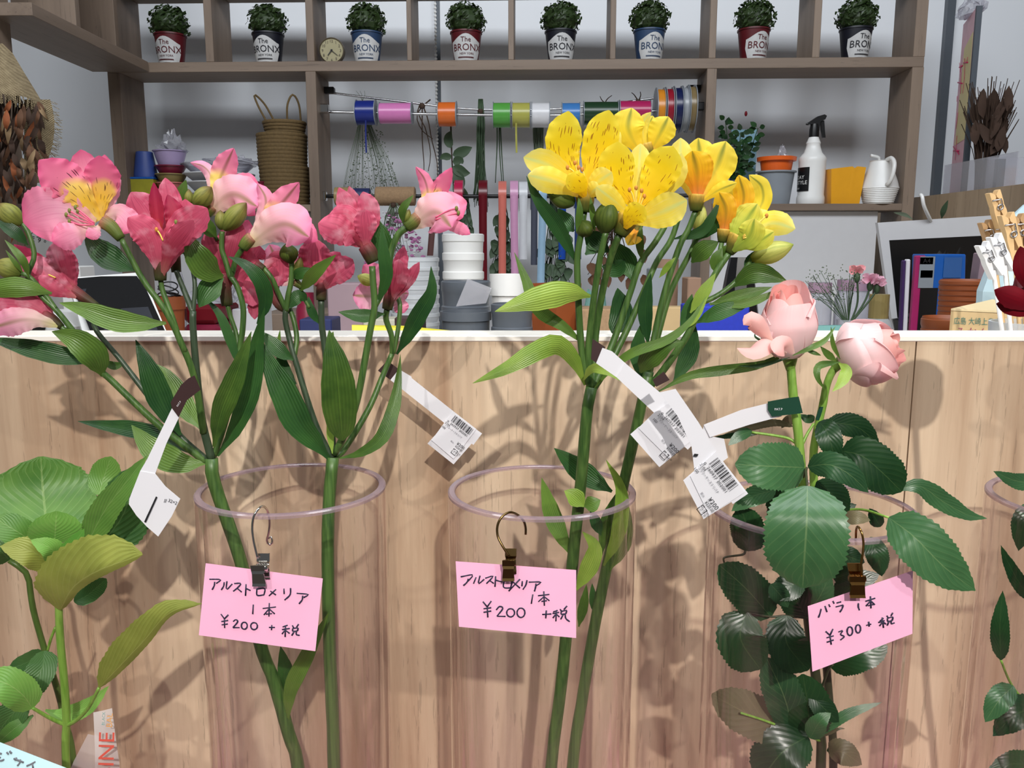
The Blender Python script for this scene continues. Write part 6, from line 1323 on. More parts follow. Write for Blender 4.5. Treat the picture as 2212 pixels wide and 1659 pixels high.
M['dryorange'] = plain('dried_rust_leaf', (142,78,42), .8, var=.35); M['drydark'] = plain('dried_dark', (64,46,36), .9, var=.4); M['drypale'] = plain('dried_pale', (150,124,92), .9, var=.3)
# ---------------------------------------------------------------- right half wall: sign, dried bunch, acrylic stand
zh = hz
sN, sF = PY(2099, 150, 2.17), PY(2073, 150, 2.34); zt_ = PY(2104, 14, 2.17).z
t = thing('hanging_sign', 'tall narrow yellow and pink poster in a clear holder on the half wall', 'sign', ((sN.x+sF.x)/2, 2.25, zh))
M['poster'] = plain('poster_yellow', (226,212,150), .5, var=.1, scale=8); M['pmag'] = plain('poster_pink', (206,40,100), .5); M['ppink'] = plain('poster_border', (226,176,190), .5)
sd_ = (sF-sN); sd_.z = 0; sn_ = Vector((-sd_.y, sd_.x, 0)).normalized()
if sn_.dot(sN-CAM) > 0: sn_ = -sn_
def sq(u, z): return Vector((sN.x, sN.y, z))+sd_*u
hh = zt_-zh
MB().poly([sq(0, zh), sq(1, zh), sq(1, zt_), sq(0, zt_)], -sn_, .004).build('sign_sheet', M['ppink'], t)
MB().poly([sq(.06, zh+hh*.3)+sn_*.0008, sq(.86, zh+hh*.3)+sn_*.0008, sq(.72, zt_-hh*.16)+sn_*.0008, sq(.12, zt_-hh*.12)+sn_*.0008], -sn_, .0006).build('sign_print', M['poster'], t)
kq = crop(2040, 0, 4.74)
ink(t, 'sign_lettering', [kq(*q) for q in ([(205,600),(212,640)],[(238,585),(228,640)],[(195,645),(242,638)],[(210,655),(205,780),(188,955)],[(155,645),(165,740)],[(150,690),(188,672)],[(170,745),(165,960)],[(136,845),(185,855)],[(132,985),(128,1040)],[(140,1150),(120,1320)],[(128,1390),(112,1640)],[(90,1500),(150,1580)],[(90,1545),(150,1545)])], Vector((sN.x, sN.y, zh))+sn_*.0015, sn_, 1.5, M['pmag'])
MB().box(sN.x-.004, sN.x+.010, sN.y-.008, sN.y-.002, zh, zt_).build('sign_post', M['dgrey'], t)
crumple('crumpled_film', 'crinkled film wrapped over the top of the tall sign', Vector(((sN.x+sF.x)/2, 2.25, zt_)), .022, .05, .04, 'film', 14)
r = random.Random(31)
q0 = PY(2090, 400, 2.05); dbx, dby = 1.17, 2.12
t = thing('dried_bunch', 'upright dark brown dried twig and leaf bunch on the half wall', 'dried flowers', (dbx, dby, zh)); m = MB()
for i in range(110):
    a = r.uniform(0, 6.28); s_ = r.random()**.5; l_ = r.uniform(.16, .27); m.tube(spline([Vector((dbx+.022*s_*math.cos(a), dby+.022*s_*math.sin(a), zh)), Vector((dbx+.03*s_*math.cos(a), dby+.03*s_*math.sin(a), zh+l_*.5)), Vector((dbx+.07*s_*math.cos(a)+r.uniform(-.012, .012), dby+.06*s_*math.sin(a), zh+l_))], 5), .0009, 4)
o = m.build('twigs', M['twig'], t); o['kind'] = 'stuff'
for i in range(26):
    a = r.uniform(0, 6.28); o = Vector((dbx+.05*math.cos(a)*r.random(), dby-.02+.03*math.sin(a), zh+.08+.13*r.random())); d = Vector((r.uniform(-.6, .6), r.uniform(-.3, .3), 1)).normalized()*.06
    blade('leaf', t, None, 20, M['drydark'], 'ovate', p3=[o+d*k_/5 for k_ in range(6)], m=1, fold=.4, roll=(r.uniform(-60, 60), 0))
t = thing('acrylic_stand', 'clear acrylic display stand on the half wall holding leaflets', 'stand', (1.2, 1.85, zh))
MB().box(1.130, 1.133, 1.92, 2.24, zh, zh+.075).build('front_pane', M['film'], t); MB().box(1.25, 1.253, 1.60, 2.05, zh, zh+.085).build('back_pane', M['film'], t)
MB().box(1.1335, 1.249, 2.045, 2.048, zh, zh+.075).build('divider_pane', M['film'], t); MB().box(1.15, 1.168, 2.03, 2.044, zh, zh+.07).build('leaflet', M['dgrey'], t)
# ---------------------------------------------------------------- burlap dried bouquet, left
t = thing('burlap_bouquet', 'dried bouquet wrapped in fringed burlap hanging on the left post', 'dried flowers', PY(20, 470, 1.66))
tb_ = NT('burlap'); ob_ = tb_.n('SeparateXYZ', {0: tb_.obj()}); wv_ = tb_.math('MULTIPLY', tb_.math('SINE', tb_.math('MULTIPLY', ob_.outputs[0], 1500.0)), tb_.math('SINE', tb_.math('MULTIPLY', ob_.outputs[2], 1500.0)))
M['burlap'] = tb_.bsdf(tb_.mix(tb_.math('ADD', tb_.math('MULTIPLY', wv_, .3), tb_.noise(90, tb_.obj())), lin(112,96,70), lin(176,158,124)), .95, 0, tb_.bump(wv_, .6, .002))
def burl(px, py, y=1.66): return PY(px, py, y)
v = []; f = []; rows = [(94,-60,6,.02),(112,-80,28,.045),(140,-92,52,.06),(164,-98,78,.07),(186,-102,100,.075)]
N = 18
for (yy, xa, xb, dp) in rows:
    for i in range(N+1):
        u = i/N; x = xa+(xb-xa)*u; bulge = math.sin(math.pi*u); y_ = yy+(46*u*u*max(0, (yy-94)/92)**1.5)+(4*math.sin(u*14) if yy > 150 else 0)
        v.append(PY(x, y_, 1.72-dp*bulge))
for a in range(len(rows)-1):
    for i in range(N): f.append((a*(N+1)+i, a*(N+1)+i+1, (a+1)*(N+1)+i+1, (a+1)*(N+1)+i))
hood = mesh('burlap_hood', v, f, M['burlap'], t)
v = []; f = []
for i in range(9):
    u = i/8; yy = 215+180*u
    for x in (52, 75, 96+22*math.sin(u*3.0+.6), ): v.append(PY(x, yy, 1.71+(.02 if x > 90 else 0)))
for i in range(8):
    for j in range(2): f.append((i*3+j, i*3+j+1, i*3+4+j, i*3+3+j))
mesh('burlap_side', v, f, M['burlap'], t)
m = MB(); r = random.Random(3)
for i in range(120):
    u = r.random(); x = -102+202*u; y_ = 184+46*u*u+4*math.sin(u*14); d = 1.718-.075*math.sin(math.pi*u)
    m.tube([PY(x, y_, d), PY(x+r.uniform(-2, 4), y_+r.uniform(12, 30), d-.004)], .0006, 4)
for i in range(70):
    u = r.random(); x = 96+22*math.sin(u*3.0+.6); yy = 215+180*u; m.tube([PY(x, yy, 1.73), PY(x+r.uniform(8, 20), yy+r.uniform(0, 12), 1.73)], .0006, 4)
o = m.build('fringe', M['burlap'], t); o['kind'] = 'stuff'
for i in range(190):
    x = r.uniform(-70, 88); y_ = 215+260*r.random(); x = min(x, 96-.12*(y_-215)); a = r.uniform(-.5, .7); l_ = r.uniform(28, 64); d = 1.66+r.uniform(-.03, .05)
    mt = r.choice(['dryorange', 'drydark', 'drydark', 'drybrown', 'drybrown', 'drypale', 'drydark'] if y_ < 350 else ['dryorange', 'drybrown', 'drydark', 'drybrown', 'drydark'])
    blade('leaf', t, None, r.uniform(7, 15), M[mt], 'lance', p3=spline([PY(x, y_, d), PY(x+a*l_*.5, y_+l_*.5, d-.012), PY(x+a*l_, y_+l_, d)], 5), m=1, fold=.4, roll=(r.uniform(-50, 50), r.uniform(-50, 50)))
m = MB(); 
for i in range(16): m.tube(spline([PY(0+r.uniform(-30, 10), 125, 1.72), PY(20+r.uniform(-40, 40), 250, 1.70), PY(10+r.uniform(-60, 50), 440, 1.68)], 6), .002, 5)
m.build('stalks', M['twig'], t)
# ================================================================ work bench behind the counter
BZ = 1.035
bt = thing('work_bench', 'pale work bench behind the counter crowded with florist supplies', 'table', (0, 1.8, 0))
MB().box(-1.04, 1.10, 1.22, 2.245, BZ-.03, BZ, .002).build('bench_top', M['edge'], bt)
for x in (-1.0, 1.05):
    for y in (1.28, 2.2): MB().box(x-.025, x+.025, y-.025, y+.025, 0, BZ-.03).build('leg', M['shelf_z'], bt)
def bth(name, label, cat, px, y, top, prof, mat, group=None, part='body', n=26, parent=None, z0=None):
    """standing on the bench; prof in photo pixels: (half width, height above base as fraction of the full height)"""
    c = PY(px, top, y); H = c.z-(z0 if z0 else BZ); s_ = m_px(c); b = Vector((c.x, c.y, z0 if z0 else BZ))
    t = parent or thing(name, label, cat, b, 0, group)
    autosmooth(MB().lathe([(max(1e-4, r*s_), h*H) for r, h in prof], b, n, 'z', False).build(part, M[mat], t)); return t, b, H, s_
def bbox(name, label, cat, x0, x1, top, y, dep, mat, yaw=0.0, lean=0.0, part='body', parent=None, bev=.002, z0=None):
    a, b = PY(x0, top, y), PY(x1, top, y); c = Vector(((a.x+b.x)/2, y+dep/2, z0 or BZ)); w_ = (b.x-a.x)/2; H = a.z-(z0 or BZ)
    t = parent or thing(name, label, cat, c, 0)
    m = MB().box(-w_, w_, -dep/2, dep/2, 0, H, bev); R = Matrix.Rotation(yaw, 3, 'Z')
    m.v = [R @ (q+Vector((lean*q.z, 0, 0)))+c for q in m.v]; m.build(part, M[mat], t); return t, c, w_, H
# paper sign on the left
t, c, w_, H = bbox('notice_sheet', 'white printed notice sheet standing behind the left flowers', 'sign', -70, 134, 462, 1.98, .004, 'white', part='sheet')
for i, (s_, py, px) in enumerate((('より', 506, -2), ('り', 506, 58), ('が有料', 522, -4), ('ます。', 522, 60), ('ライ', 540, -18), ('サイ', 556, -18))):
    o, xd, yd = tagframe((px, py), (1, .02), 1.979); text_mesh('sign_lettering', s_, M['print'], t, o, xd, yd, 17)
# tablet on stand
t = thing('tablet', 'black-screened tablet with white bezel on a white stand', 'tablet', PY(240, 712, 1.22)*1.0)
cn = [PY(150,605,1.24), PY(300,592,1.30), PY(356,716,1.24), PY(200,730,1.16)]; cn2 = [PY(146,600,1.2405), PY(306,588,1.3005), PY(372,745,1.23), PY(190,760,1.15)]
n = (cn[1]-cn[0]).cross(cn[3]-cn[0]).normalized()
if n.dot(cn[0]-CAM) > 0: n = -n
MB().poly([p for p in cn2], -n, .008).build('tablet_body', M['white'], t); MB().poly([p+n*.001 for p in cn], n, .001).build('bezel', M['black'], t)
def bil(u, v): return cn[0].lerp(cn[1], u).lerp(cn[3].lerp(cn[2], u), v)
M['screen'] = plain('dark_screen', (58,60,66), .15, var=.03); MB().poly([bil(.1, .2)+n*.0022, bil(.92, .2)+n*.0022, bil(.9, 1)+n*.0022, bil(.12, 1)+n*.0022], n, .0004).build('screen', M['screen'], t)
c_ = (cn2[2]+cn2[3])/2; MB().box(c_.x-.05, c_.x+.05, c_.y-.0, c_.y+.10, BZ, c_.z+.008).build('stand', M['white'], t)
t, c, w_, H = bbox('white_box', 'small white box peeking out behind the tablet', 'box', 128, 171, 575, 1.62, .06, 'white', part='box_body')
t = thing('card_reader', 'white rounded card terminal with a dark square key beside the tablet', 'terminal', PY(60, 716, 1.22))
p = PY(70, 676, 1.26); a_, b_ = PY(-30, 676, 1.26), PY(170, 676, 1.26)
MB().box(a_.x, b_.x, 1.23, 1.36, BZ, p.z, .02).build('terminal_body', M['white'], t); q = [PY(66,694,1.229), PY(100,700,1.229), PY(97,714,1.229), PY(55,713,1.229)]; MB().poly(q, (0,-1,0), .001).build('key', M['black'], t)
# wire holder, red cloth, pots behind the pink flowers
t, b, H, s_ = bth('glass_bottle', 'slim clear bottle behind the crimson flower', 'bottle', 377, 1.75, 530, [(1e-3,0),(14,0),(15,.06),(15,.72),(8,.86),(7,1),(6,1)], 'film')
t, b, H, s_ = bth('wire_pot', 'terracotta pot filled with dark wire rings', 'pot', 365, 1.6, 640, [(1e-3,0),(22,0),(30,.86),(33,.86),(33,1),(29,1),(28,.9),(1e-3,.9)], 'terracotta', part='pot')
for i in range(7):
    m = MB(); rr = (26-1.2*i)*s_; m.tube([b+Vector((math.cos(a/20*6.283)*rr, math.sin(a/20*6.283)*rr, H*.9+i*.006+.008*math.sin(a/20*6.283+i))) for a in range(21)], .0014, 5, False); m.build('wire_ring', M['black'], t, True)
for i, (mt, lb) in enumerate((('maroon', 'dark red folded cloth at the bottom of the pile'), ('redrose', 'deep red folded cloth in the pile'), ('maroon', 'maroon folded cloth in the pile'), ('redrose', 'wine red folded cloth on top of the pile'))):
    a, b_ = PY(412+i*3, 690, 1.7), PY(498-i*2, 690, 1.7); zb_ = BZ+.0*i; h_ = (PY(450, 655, 1.7).z-BZ)/4
    o = recentre(MB().box(a.x, b_.x, 1.64, 1.78, BZ+h_*i+.0003*i, BZ+h_*(i+1), .008).build('folded_cloth', M['maroon' if i % 2 == 0 else 'redrose'], None)); tag(o, lb, 'cloth', 'red folded cloths stacked on the bench')
c = PY(460, 640, 1.71); crumple('crumpled_film', 'clear bag lying on the red cloth pile', Vector((c.x, 1.71, PY(450, 655, 1.7).z+.001)), .045, .05, .05, 'film', 41)
bbox('pale_box', 'pale grey blue box behind the middle pink stems', 'box', 500, 560, 668, 1.72, .09, 'offwhite', part='box_body')
t, c, w_, H = bbox('navy_carton', 'navy blue carton with a faint round emblem', 'box', 646, 716, 690, 1.5, .08, plain and 'navycord', part='box_body')
t, b, H, s_ = bth('magenta_jar', 'small magenta jar behind the right pink stem', 'jar', 660, 1.7, 632, [(1e-3,0),(20,0),(22,.1),(22,.8),(18,.86),(18,1),(1e-3,1)], 'maroon')
bbox('shelf_board', 'brown tray lying behind the pink stems', 'tray', 560, 700, 678, 1.9, .2, 'shelf_x', part='tray_board')
M['mauvebag'] = plain('mauve_paper', (150,128,136), .7, var=.12, scale=20); M['beige'] = plain('beige_paper', (176,172,156), .7, var=.08)
bbox('paper_bag', 'mauve paper bag leaning behind the right pink stem', 'bag', 706, 782, 612, 1.66, .07, 'mauvebag', part='bag_body'); bbox('paper_bag', 'beige paper bag next to the mauve one', 'bag', 784, 862, 690, 1.55, .07, 'beige', part='bag_body')
t, c, w_, H = bbox('brown_notebook', 'dark brown notebook behind the arching leaf', 'notebook', 852, 914, 686, 1.45, .05, 'tagbrown', part='cover')
M['tapey'] = plain('yellow_tape', (206,196,40), .4); a, b_ = PY(765, 704, 1.3), PY(985, 717, 1.3)
t = thing('measuring_tape', 'yellow tape strip lying along the back of the counter', 'tape', (a+b_)/2); MB().poly([PY(760,702,1.30), PY(870,704,1.30), PY(1000,717,1.28), PY(760,740,1.28)], (0,1,0), .004).build('tape_strip', M['tapey'], t)
MB().box(a.x+.01, a.x+.05, 1.306, 1.34, BZ, PY(760,712,1.3).z).build('tape_case', M['dgrey'], t)
def cupstack(label, px, y, top, r, nrim, mat, group, name='cup_stack', rimmat=None, lid=None):
    prof = [(1e-3, 0), (r*.86, 0)]
    for i in range(nrim):
        u = .30+.70*i/nrim; d = .70/nrim; prof += [(r*(.90+.1*i/nrim), u), (r*(.985+.02*i/nrim), u+d*.55), (r*(.985+.02*i/nrim)+1.6, u+d*.6), (r*(.985+.02*i/nrim)+1.6, u+d*.95)]
    prof += [(r-2, 1), (r-5, .9), (1e-3, .88)]
    return bth(name, label, 'cups', px, y, top, prof, mat, group, 'stacked_cups')
cupstack('frosted clear cup stack behind the arching leaf', 895, 1.75, 556, 52, 9, 'cup', 'stacked cups and buckets')
cupstack('tall white bucket stack with a film cover', 1000, 1.9, 505, 44, 5, 'white', 'stacked cups and buckets', 'bucket_stack')
cupstack('dark grey pot stack in front of the white buckets', 1006, 1.62, 606, 52, 3, 'dgrey', 'stacked cups and buckets', 'pot_stack'); t, b, H, s_ = bth('grey_planter', 'mid grey planter before the dark pots', 'pot', 1006, 1.48, 672, [(1e-3,0),(46,0),(52,.9),(56,.9),(56,1),(50,1),(49,.85),(1e-3,.8)], 'dgrey', part='planter')
c = PY(1010, 605, 1.6); t = thing('film_sheet', 'grey translucent film sheet draped over the dark pots', 'plastic film', PY(1015, 650, 1.55)); MB().poly([PY(1010,602,1.525), PY(1062,622,1.53), PY(1050,655,1.53), PY(985,662,1.52)], (0,1,0), .0006).build('sheet', M['film'], t)
t, b, H, s_ = bth('white_pot', 'white rimmed pot under the salmon ribbon', 'pot', 1098, 1.7, 592, [(1e-3,0),(32,0),(36,.8),(40,.8),(41,1),(36,1),(34,.7),(1e-3,.7)], 'white', part='pot'); cupstack('slate grey pot stack right of the planter', 1106, 1.45, 655, 44, 3, 'dgrey', 'stacked cups and buckets', 'pot_stack')
t, b, H, s_ = bth('terracotta_planter', 'brown square planter behind the yellow stems', 'pot', 1200, 1.55, 612, [(1e-3,0),(44,0),(52,.84),(56,.84),(56,1),(50,1),(48,.8),(1e-3,.8)], 'terracotta', part='planter', n=4)
c = PY(1285, 660, 1.7); M['tealbag'] = clear('teal_plastic', (.62,.82,.78), 1.4, .15, .3, (.30,.52,.48)); o = crumple('plastic_bag', 'crumpled teal plastic bag between the yellow stems', Vector((c.x, c.y, BZ)), .07, .06, .115, 'tealbag', 17, 'bag')
bbox('cork_box', 'brown cork board box behind the yellow stems', 'box', 1250, 1360, 668, 1.5, .09, 'jute', part='box_body'); bbox('cardboard_sheet', 'brown cardboard sheet right of the cork box', 'cardboard', 1395, 1480, 664, 1.62, .05, 'cardboard', part='sheet')
M['kraft'] = plain('kraft_roll', (150,120,100), .8, var=.1); t, b, H, s_ = bth('paper_roll', 'upright dusky kraft paper roll behind the yellow stems', 'roll', 1440, 1.85, 560, [(1e-3,0),(26,0),(26,1),(20,1),(20,.9),(1e-3,.9)], 'kraft', part='roll'); bbox('brown_carton', 'small reddish brown carton beside the kraft roll', 'box', 1486, 1516, 600, 1.75, .06, 'kraft', part='carton')
bbox('grey_holder', 'grey plastic holder in the gap of the yellow stems', 'holder', 1405, 1440, 580, 1.7, .05, 'grey', part='holder_body')
t, c, w_, H = bbox('blue_felt_box', 'royal blue felt box behind the right yellow stems', 'box', 1492, 1620, 662, 1.3, .08, 'blue', part='box_body')
t, b, H, s_ = bth('black_bag', 'tall black ribbed plastic bag beside the blue box', 'bag', 1600, 1.5, 556, [(1e-3,0),(60,0),(50,.3),(44,.6),(30,.9),(24,1),(1e-3,1)], 'black', part='bag_body', n=9)
# glass jars and carnations on the right
for px, tp, hw_px, lb in ((1772, 610, 27, 'clear ribbed glass jar with pink lid band'), (1845, 604, 38, 'wide clear glass jar behind the carnations')):
    t, b, H, s_ = bth('glass_jar', lb, 'jar', px, 1.62, tp, [(1e-3,.02),(hw_px,.02),(hw_px,.82),(hw_px*.86,.88),(hw_px*.86,1),(hw_px*.8,1),(hw_px*.8,.88),(hw_px*.94,.82),(hw_px*.94,.05),(1e-3,.05)], 'film', part='jar_glass')
    autosmooth(MB().lathe([(hw_px*.87*s_, H*.9), (hw_px*.9*s_, H*.9), (hw_px*.9*s_, H), (hw_px*.87*s_, H)], b, 24, 'z', False).build('lid_band', plain('mauve_band', (170,140,160), .4), t))
    MB().lathe([(1e-4, H*.06), (hw_px*.9*s_, H*.06), (hw_px*.9*s_, H*.3), (1e-4, H*.3)], b, 20, 'z', False).build('jar_filling', M['offwhite'], t)
t, b, H, s_ = bth('soap_bottle', 'squat clear bottle with a yellow-green cap', 'bottle', 1900, 1.5, 640, [(1e-3,0),(34,0),(36,.2),(36,.6),(26,.75),(20,.78),(20,1),(1e-3,1)], 'cup', part='bottle'); MB().lathe([(20.5*s_, H*.78), (20.5*s_, H*1.02), (1e-4, H*1.02)], b, 18, 'z', False).build('cap', M['olive'], t)
t = thing('turquoise_strip', 'turquoise folded cloth on the counter behind the rose', 'cloth', PY(1790, 715, 1.3)); MB().poly([PY(1740,704,1.30), PY(1830,703,1.30), PY(1830,745,1.29), PY(1740,745,1.29)], (0,1,0), .01).build('cloth_fold', M['teal'], t); MB().box(PY(1745,704,1.3).x, PY(1820,704,1.3).x, 1.311, 1.36, BZ, PY(1790,712,1.3).z).build('cloth_block', M['teal'], t)
t, b, H, s_ = bth('carnation_vase', 'small clear vase with pink carnations and gypsophila', 'flower vase', 1832, 1.38, 690, [(1e-3,.02),(22,.02),(24,1),(22,1),(20,.06),(1e-3,.06)], 'film', part='vase_glass')
r = random.Random(77)
M['carn'] = petal_mat('carnation_petal', [(0,(226,140,150)),(1,(244,176,180))], None, thin=.3); M['carnp'] = petal_mat('carnation_petal_pale', [(0,(226,160,186)),(1,(240,196,214))], None, thin=.3)
for tip, mt in (((1852,588), 'carn'), ((1880,606), 'carnp'), ((1895,612), 'carnp')):
    p3 = spline([PY(1836,700,1.38), PY((1836+tip[0])/2+8, 655, 1.38), PY(tip[0], tip[1]+14, 1.38)], 10); MB().tube(p3, .0016, 6).build('stem', M['dry'], t, True)
    c = PY(*tip, 1.38); hd = MB().ball(c-Vector((0, 0, .009)), .005, .005, .009).build('flower', M['dry'], t, True)
    for i in range(22):
        a = r.uniform(0, 6.28); d = Vector((math.cos(a), math.sin(a), r.uniform(-.1, 1.1))).normalized()*.016
        blade('petal', hd, None, 14, M[mt], 'petal', p3=[c+d*k_/4 for k_ in range(5)], m=2, fold=0, cup=.3, jag=.2)
m = MB(); m2 = MB()
for i in range(34):
    e = (1760+r.uniform(-22, 90), 590+r.uniform(-8, 60)); p3 = spline([PY(1832,705,1.38), PY((1832+e[0])/2, 650+r.uniform(-10, 10), 1.38), PY(e[0], e[1], 1.38+r.uniform(-.03, .03))], 7); m.tube(p3, .0005, 4)
    for k_ in range(6): q = p3[-1]+Vector((r.gauss(0, .008), r.gauss(0, .006), r.gauss(0, .008))); m2.ball(q, .0011, .0011, .0011, 5, 3)
o = m.build('gypsophila_stems', M['dry'], t); o['kind'] = 'stuff'; o = m2.build('gypsophila_florets', M['drygrey'], t); o['kind'] = 'stuff'
# white framed black board leaning at the back
t = thing('framed_board', 'glossy white framed board with a black centre behind the files', 'board', PY(2040, 810, 1.72))
def fp(y, *q): return [PY(a_, b_, y) for a_, b_ in q]
zb_ = lambda px: (px, 812)
MB().poly(fp(1.72, (1896,481), (2150,465), (2190,812), (1944,812)), (0,1,0), .012).build('white_frame', M['offwhite'], t)
MB().poly(fp(1.7195, (1921,519), (2146,508), (2170,812), (1952,812)), (0,1,0), .001).build('black_centre', M['black'], t)
c = PY(2045, 560, 1.62); o = crumple('black_bag', 'shiny black plastic bag in front of the framed board', Vector((c.x, c.y, BZ)), .09, .05, (PY(2045, 530, 1.62).z-BZ)/1.5, 'black', 19, 'bag')
# files
M['purple'] = plain('violet_spine', (58,30,86), .5); M['magf'] = plain('magenta_file', (160,36,96), .4); M['pagew'] = plain('white_pages', (214,212,220), .7)
def filebox(label, x0, x1, top, mat, lean=0.0, y=1.5, dep=.012, cat='file'): return bbox('document_file', label, cat, x0, x1, top, y, dep, mat, 0, lean, 'spine')
filebox('thin violet booklet beside the magenta file', 1961, 1967, 562, 'purple', -.03); filebox('white paper bundle between violet booklet and magenta file', 1968, 1977, 560, 'pagew', -.03)
t, c, w_, H = filebox('magenta edged file with a grey spine marked A4', 1980, 2016, 552, 'magf')
def sp(name, xa, xb, ya, yb, mat): a, b_ = PY(xa, ya, 1.4993), PY(xb, yb, 1.4993); return MB().add([(a.x, 1.4990, a.z), (b_.x, 1.4990, a.z), (b_.x, 1.4990, b_.z), (a.x, 1.4990, b_.z)], [(0, 3, 2, 1)]).build(name, M[mat], t)
sp('spine_face', 1988, 2015, 554, 622, 'grey'); sp('spine_face', 1988, 2015, 622, 760, 'black'); sp('spine_label', 1988, 2015, 556, 571, 'white'); sp('spine_label', 1989, 2014, 584, 600, 'white')
o, xd, yd = tagframe((1994, 568), (1, 0), 1.4985); text_mesh('spine_lettering', 'A4', M['print'], t, o, xd, yd, 14)
t, c, w_, H = filebox('blue document file beside the magenta file', 2017, 2106, 549, 'binder', -.06, 1.5, .05); a, b_ = PY(2040, 556, 1.499), PY(2075, 600, 1.499); MB().add([(a.x, 1.4985, a.z), (b_.x, 1.4985, a.z), (b_.x, 1.4985, b_.z), (a.x, 1.4985, b_.z)], [(0, 3, 2, 1)]).build('file_pocket', plain('pale_pocket', (50,92,152), .3), t)
filebox('grey board file behind the clothes pegs', 2106, 2150, 546, 'mauvebag', .05, 1.52, .03)
# ribbed terracotta plastic pots
def ribpots(label, px, y, top, r, n):
    prof = [(1e-3, 0), (r*.8, 0)]
    for i in range(n): u = .05+.95*i/n; d = .95/n; q = r*(.84+.16*i/n); prof += [(q, u), (q+1.6, u+d*.2), (q+1.6, u+d*.75), (q, u+d*.8)]
    prof += [(r-2, 1), (r-6, .96), (1e-3, .95)]
    return bth('pot_stack', label, 'pots', px, y, top, prof, 'terracotta', 'ribbed brown pot stacks', 'stacked_pots', 30)
ribpots('tall stack of ribbed brown plastic pots', 2092, 1.36, 604, 56, 24); ribpots('short stack of ribbed brown plastic pots in front', 2050, 1.24+.03, 684, 54, 10)
# cardboard box with green Japanese lettering (stands on the counter worktop)
WT = EDGE_Z-.095
bx_ = thing('cardboard_box', 'cardboard box with green Japanese lettering on its side', 'box', PY(2140, 700, .95))
a, b_ = PY(2054, 672, .93), PY(2290, 672, .93); zt_ = a.z; c1, c2 = PY(2196, 655, 1.05), PY(2400, 655, 1.05)
def rg4(z): return [Vector((a.x, .93, z)), Vector((b_.x, .93, z-(.006 if z > WT+.01 else 0))), Vector((c2.x, 1.05, z)), Vector((c1.x, 1.05, z))]
MB().hexa(rg4(WT)+rg4(zt_)).build('box_body', M['cardboard'], bx_)
q = rg4(zt_+.0006); md1, md2 = q[0].lerp(q[3], .52), q[1].lerp(q[2], .52); up = Vector((0, 0, .0022))
MB().hexa([q[0], q[1], md2+Vector((0,0,.006)), md1+Vector((.012,0,.008)), q[0]+up, q[1]+up, md2+Vector((0,0,.006))+up, md1+Vector((.012,0,.008))+up]).build('flap', M['cardtop'], bx_)
n1_, n2_ = q[0].lerp(q[3], .6)+Vector((0,0,.012)), q[1].lerp(q[2], .6)+Vector((0,0,.010))
MB().hexa([n1_, n2_, q[2], q[3], n1_+up, n2_+up, q[2]+up, q[3]+up]).build('flap', M['cardtop'], bx_)
M['pgreen'] = plain('print_green', (52,104,92), .7); M['pmaroon'] = plain('print_maroon', (138,60,84), .7)
o, xd, yd = tagframe((2060, 699), (1, .03), .9288); text_mesh('box_lettering', '広島 大崎上島産', M['pgreen'], bx_, o, xd*.82, yd, 17)
o, xd, yd = tagframe((2064, 726), (1, .03), .9288); text_mesh('box_lettering', 'みかん', M['pmaroon'], bx_, o, xd, yd, 24)
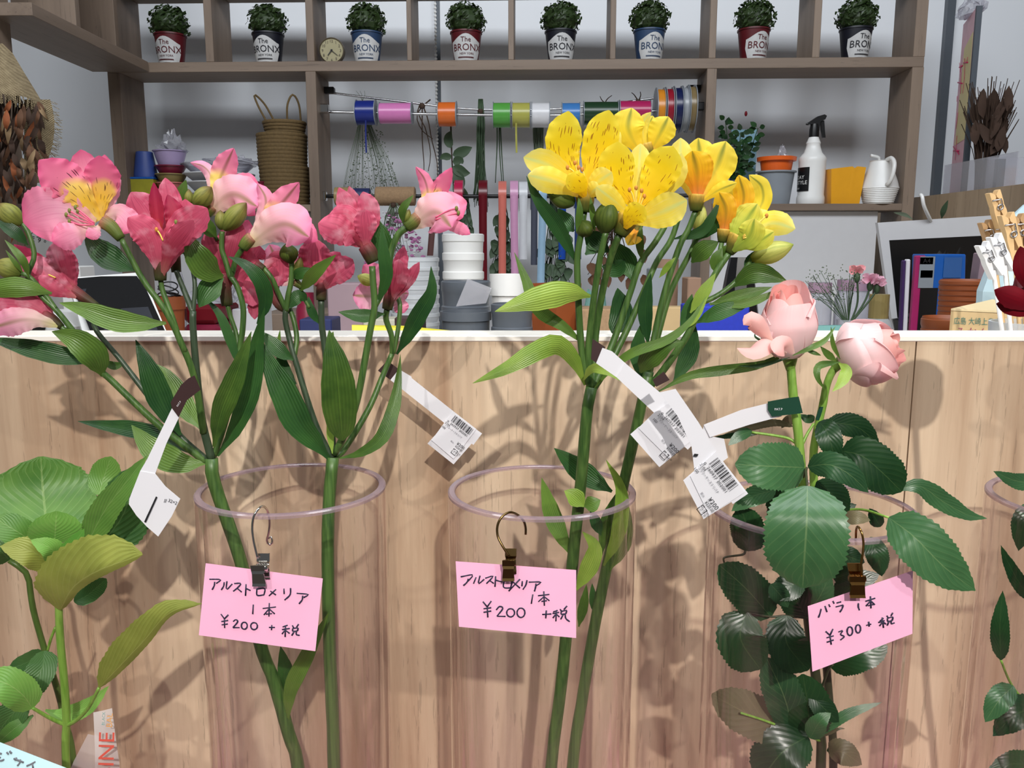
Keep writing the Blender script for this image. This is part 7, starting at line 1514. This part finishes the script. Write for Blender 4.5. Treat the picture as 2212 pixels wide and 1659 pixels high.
# ---------------------------------------------------------------- clothes pegs on sticks in a cup
M['pegwood'] = plain('peg_wood', (214,178,128), .6, var=.1); M['pegdark'] = plain('peg_wood_dark', (176,140,98), .6, var=.12); M['pegwhite'] = plain('peg_white', (232,232,234), .5, var=.03)
cupc = PY(2222, 720, .78); cupc.z = WT
t = thing('peg_cup', 'pale glass cup holding the pegs on sticks', 'cup', cupc); autosmooth(MB().lathe([(1e-4, 0), (.030, 0), (.034, .085), (.032, .085), (.028, .004), (1e-4, .004)], cupc, 28, 'z', False).build('cup_wall', M['cup'], t))
def peg(label, top, bot, w_px, y, mat, foot, flip=1):
    t_, b_ = PY(*top, y), PY(*bot, y); ax = (t_-b_); L_ = ax.length; ax.normalize(); sd = Vector((ax.z, 0, -ax.x)).normalized(); n = Vector((0, -1, 0)); s_ = m_px(t_)
    ft = Vector((cupc.x+foot*.009, cupc.y+.006*foot, WT+.006)); t = thing('peg_stick', label, 'peg', ft, 0, 'clothes pegs on sticks')
    W = w_px*s_/2
    for e in (-1, 1):
        prof = [(0, .95), (.45, 1.0), (.60, .86), (.72, .92), (1.0, .92)]; inn_ = [(1.0, .62), (.90, .07), (.83, .07), (.78, .34), (.73, .34), (.68, .07), (.44, .07), (0, .62)]
        pts = [b_+ax*L_*u+sd*e*W*q for u, q in prof]+[b_+ax*L_*u+sd*e*W*q for u, q in inn_]
        MB().poly([p+n*.004 for p in pts], -n, .008).build('peg_half', M[mat], t)
    c = b_+ax*L_*.55; m = MB(); m.tube([c+Vector((math.cos(k_/10*6.283)*W*.42, -.0055, math.sin(k_/10*6.283)*W*.42)) for k_ in range(11)], .0008, 5); m.tube([c+n*.0055+sd*W*.4, c+n*.0055+ax*L_*.2+sd*W*.5, c+n*.005+ax*L_*.24-sd*W*.9], .0007, 5); m.build('spring', M['steel'], t, True)
    MB().tube([ft, b_+ax*L_*.2], .0019, 8).build('stick', M['pegwood' if mat != 'pegwhite' else 'pegwhite'], t, True)
peg('tallest natural wood peg with a dark heart-shaped notch', (2144,414), (2166,490), 26, .80, 'pegwood', -.4)
peg('natural wood peg above the white pegs', (2126,478), (2150,555), 24, .81, 'pegdark', -1.2); peg('shaded wood peg behind the white pegs', (2152,474), (2170,560), 24, .84, 'pegdark', .0); peg('broad natural wood peg with coiled spring', (2172,462), (2196,560), 30, .78, 'pegwood', .5); peg('natural wood peg at the far end of the bunch', (2196,464), (2212,550), 28, .82, 'pegdark', 1.1)
peg('white peg leaning outermost over the files', (2120,526), (2152,598), 26, .74, 'pegwhite', -1.5); peg('white peg tucked behind the outer white peg', (2146,508), (2176,590), 28, .75, 'pegwhite', -.7)
c = PY(2212, 450, 1.1); t = thing('pale_blue_bag', 'pale blue tissue bag behind the pegs', 'bag', PY(2225, 716, 1.12)); m = MB().lathe([(1e-4, 0), (.05, 0), (.052, .5*(c.z-WT)), (.03, .9*(c.z-WT)), (.012, c.z-WT)], Vector((PY(2235,450,1.0).x, 1.0, WT)), 12); m.build('tissue', plain('pale_blue_tissue', (196,222,232), .6), t)
# white cable and loose leaf by the cabinet
t = thing('white_cable', 'white cable looping down in front of the half wall', 'cable', PY(2005, 470, 1.7)); MB().tube(spline([PY(1988,421,1.71), PY(1992,424,1.70), PY(1996,445,1.70), PY(2008,472,1.715), PY(2012,480,1.73)], 14), .0035, 8).build('cable', M['white'], t, True)
t = thing('snake_leaf', 'single pointed dark leaf above the white cabinet', 'leaf', PY(2036, 470, 1.75)); blade('leaf', t, None, 12, M['dry'], 'lance', p3=spline([PY(2034,472,1.76), PY(2038,455,1.75), PY(2048,432,1.74)], 8))
t = thing('striped_leaf', 'pale striped strap leaf resting by the cabinet corner', 'leaf', PY(1940, 470, 1.8)); blade('leaf', t, None, 8, M['drygrey'], 'lance', p3=spline([PY(1972,474,1.73), PY(1955,464,1.75), PY(1930,459,1.78)], 8))
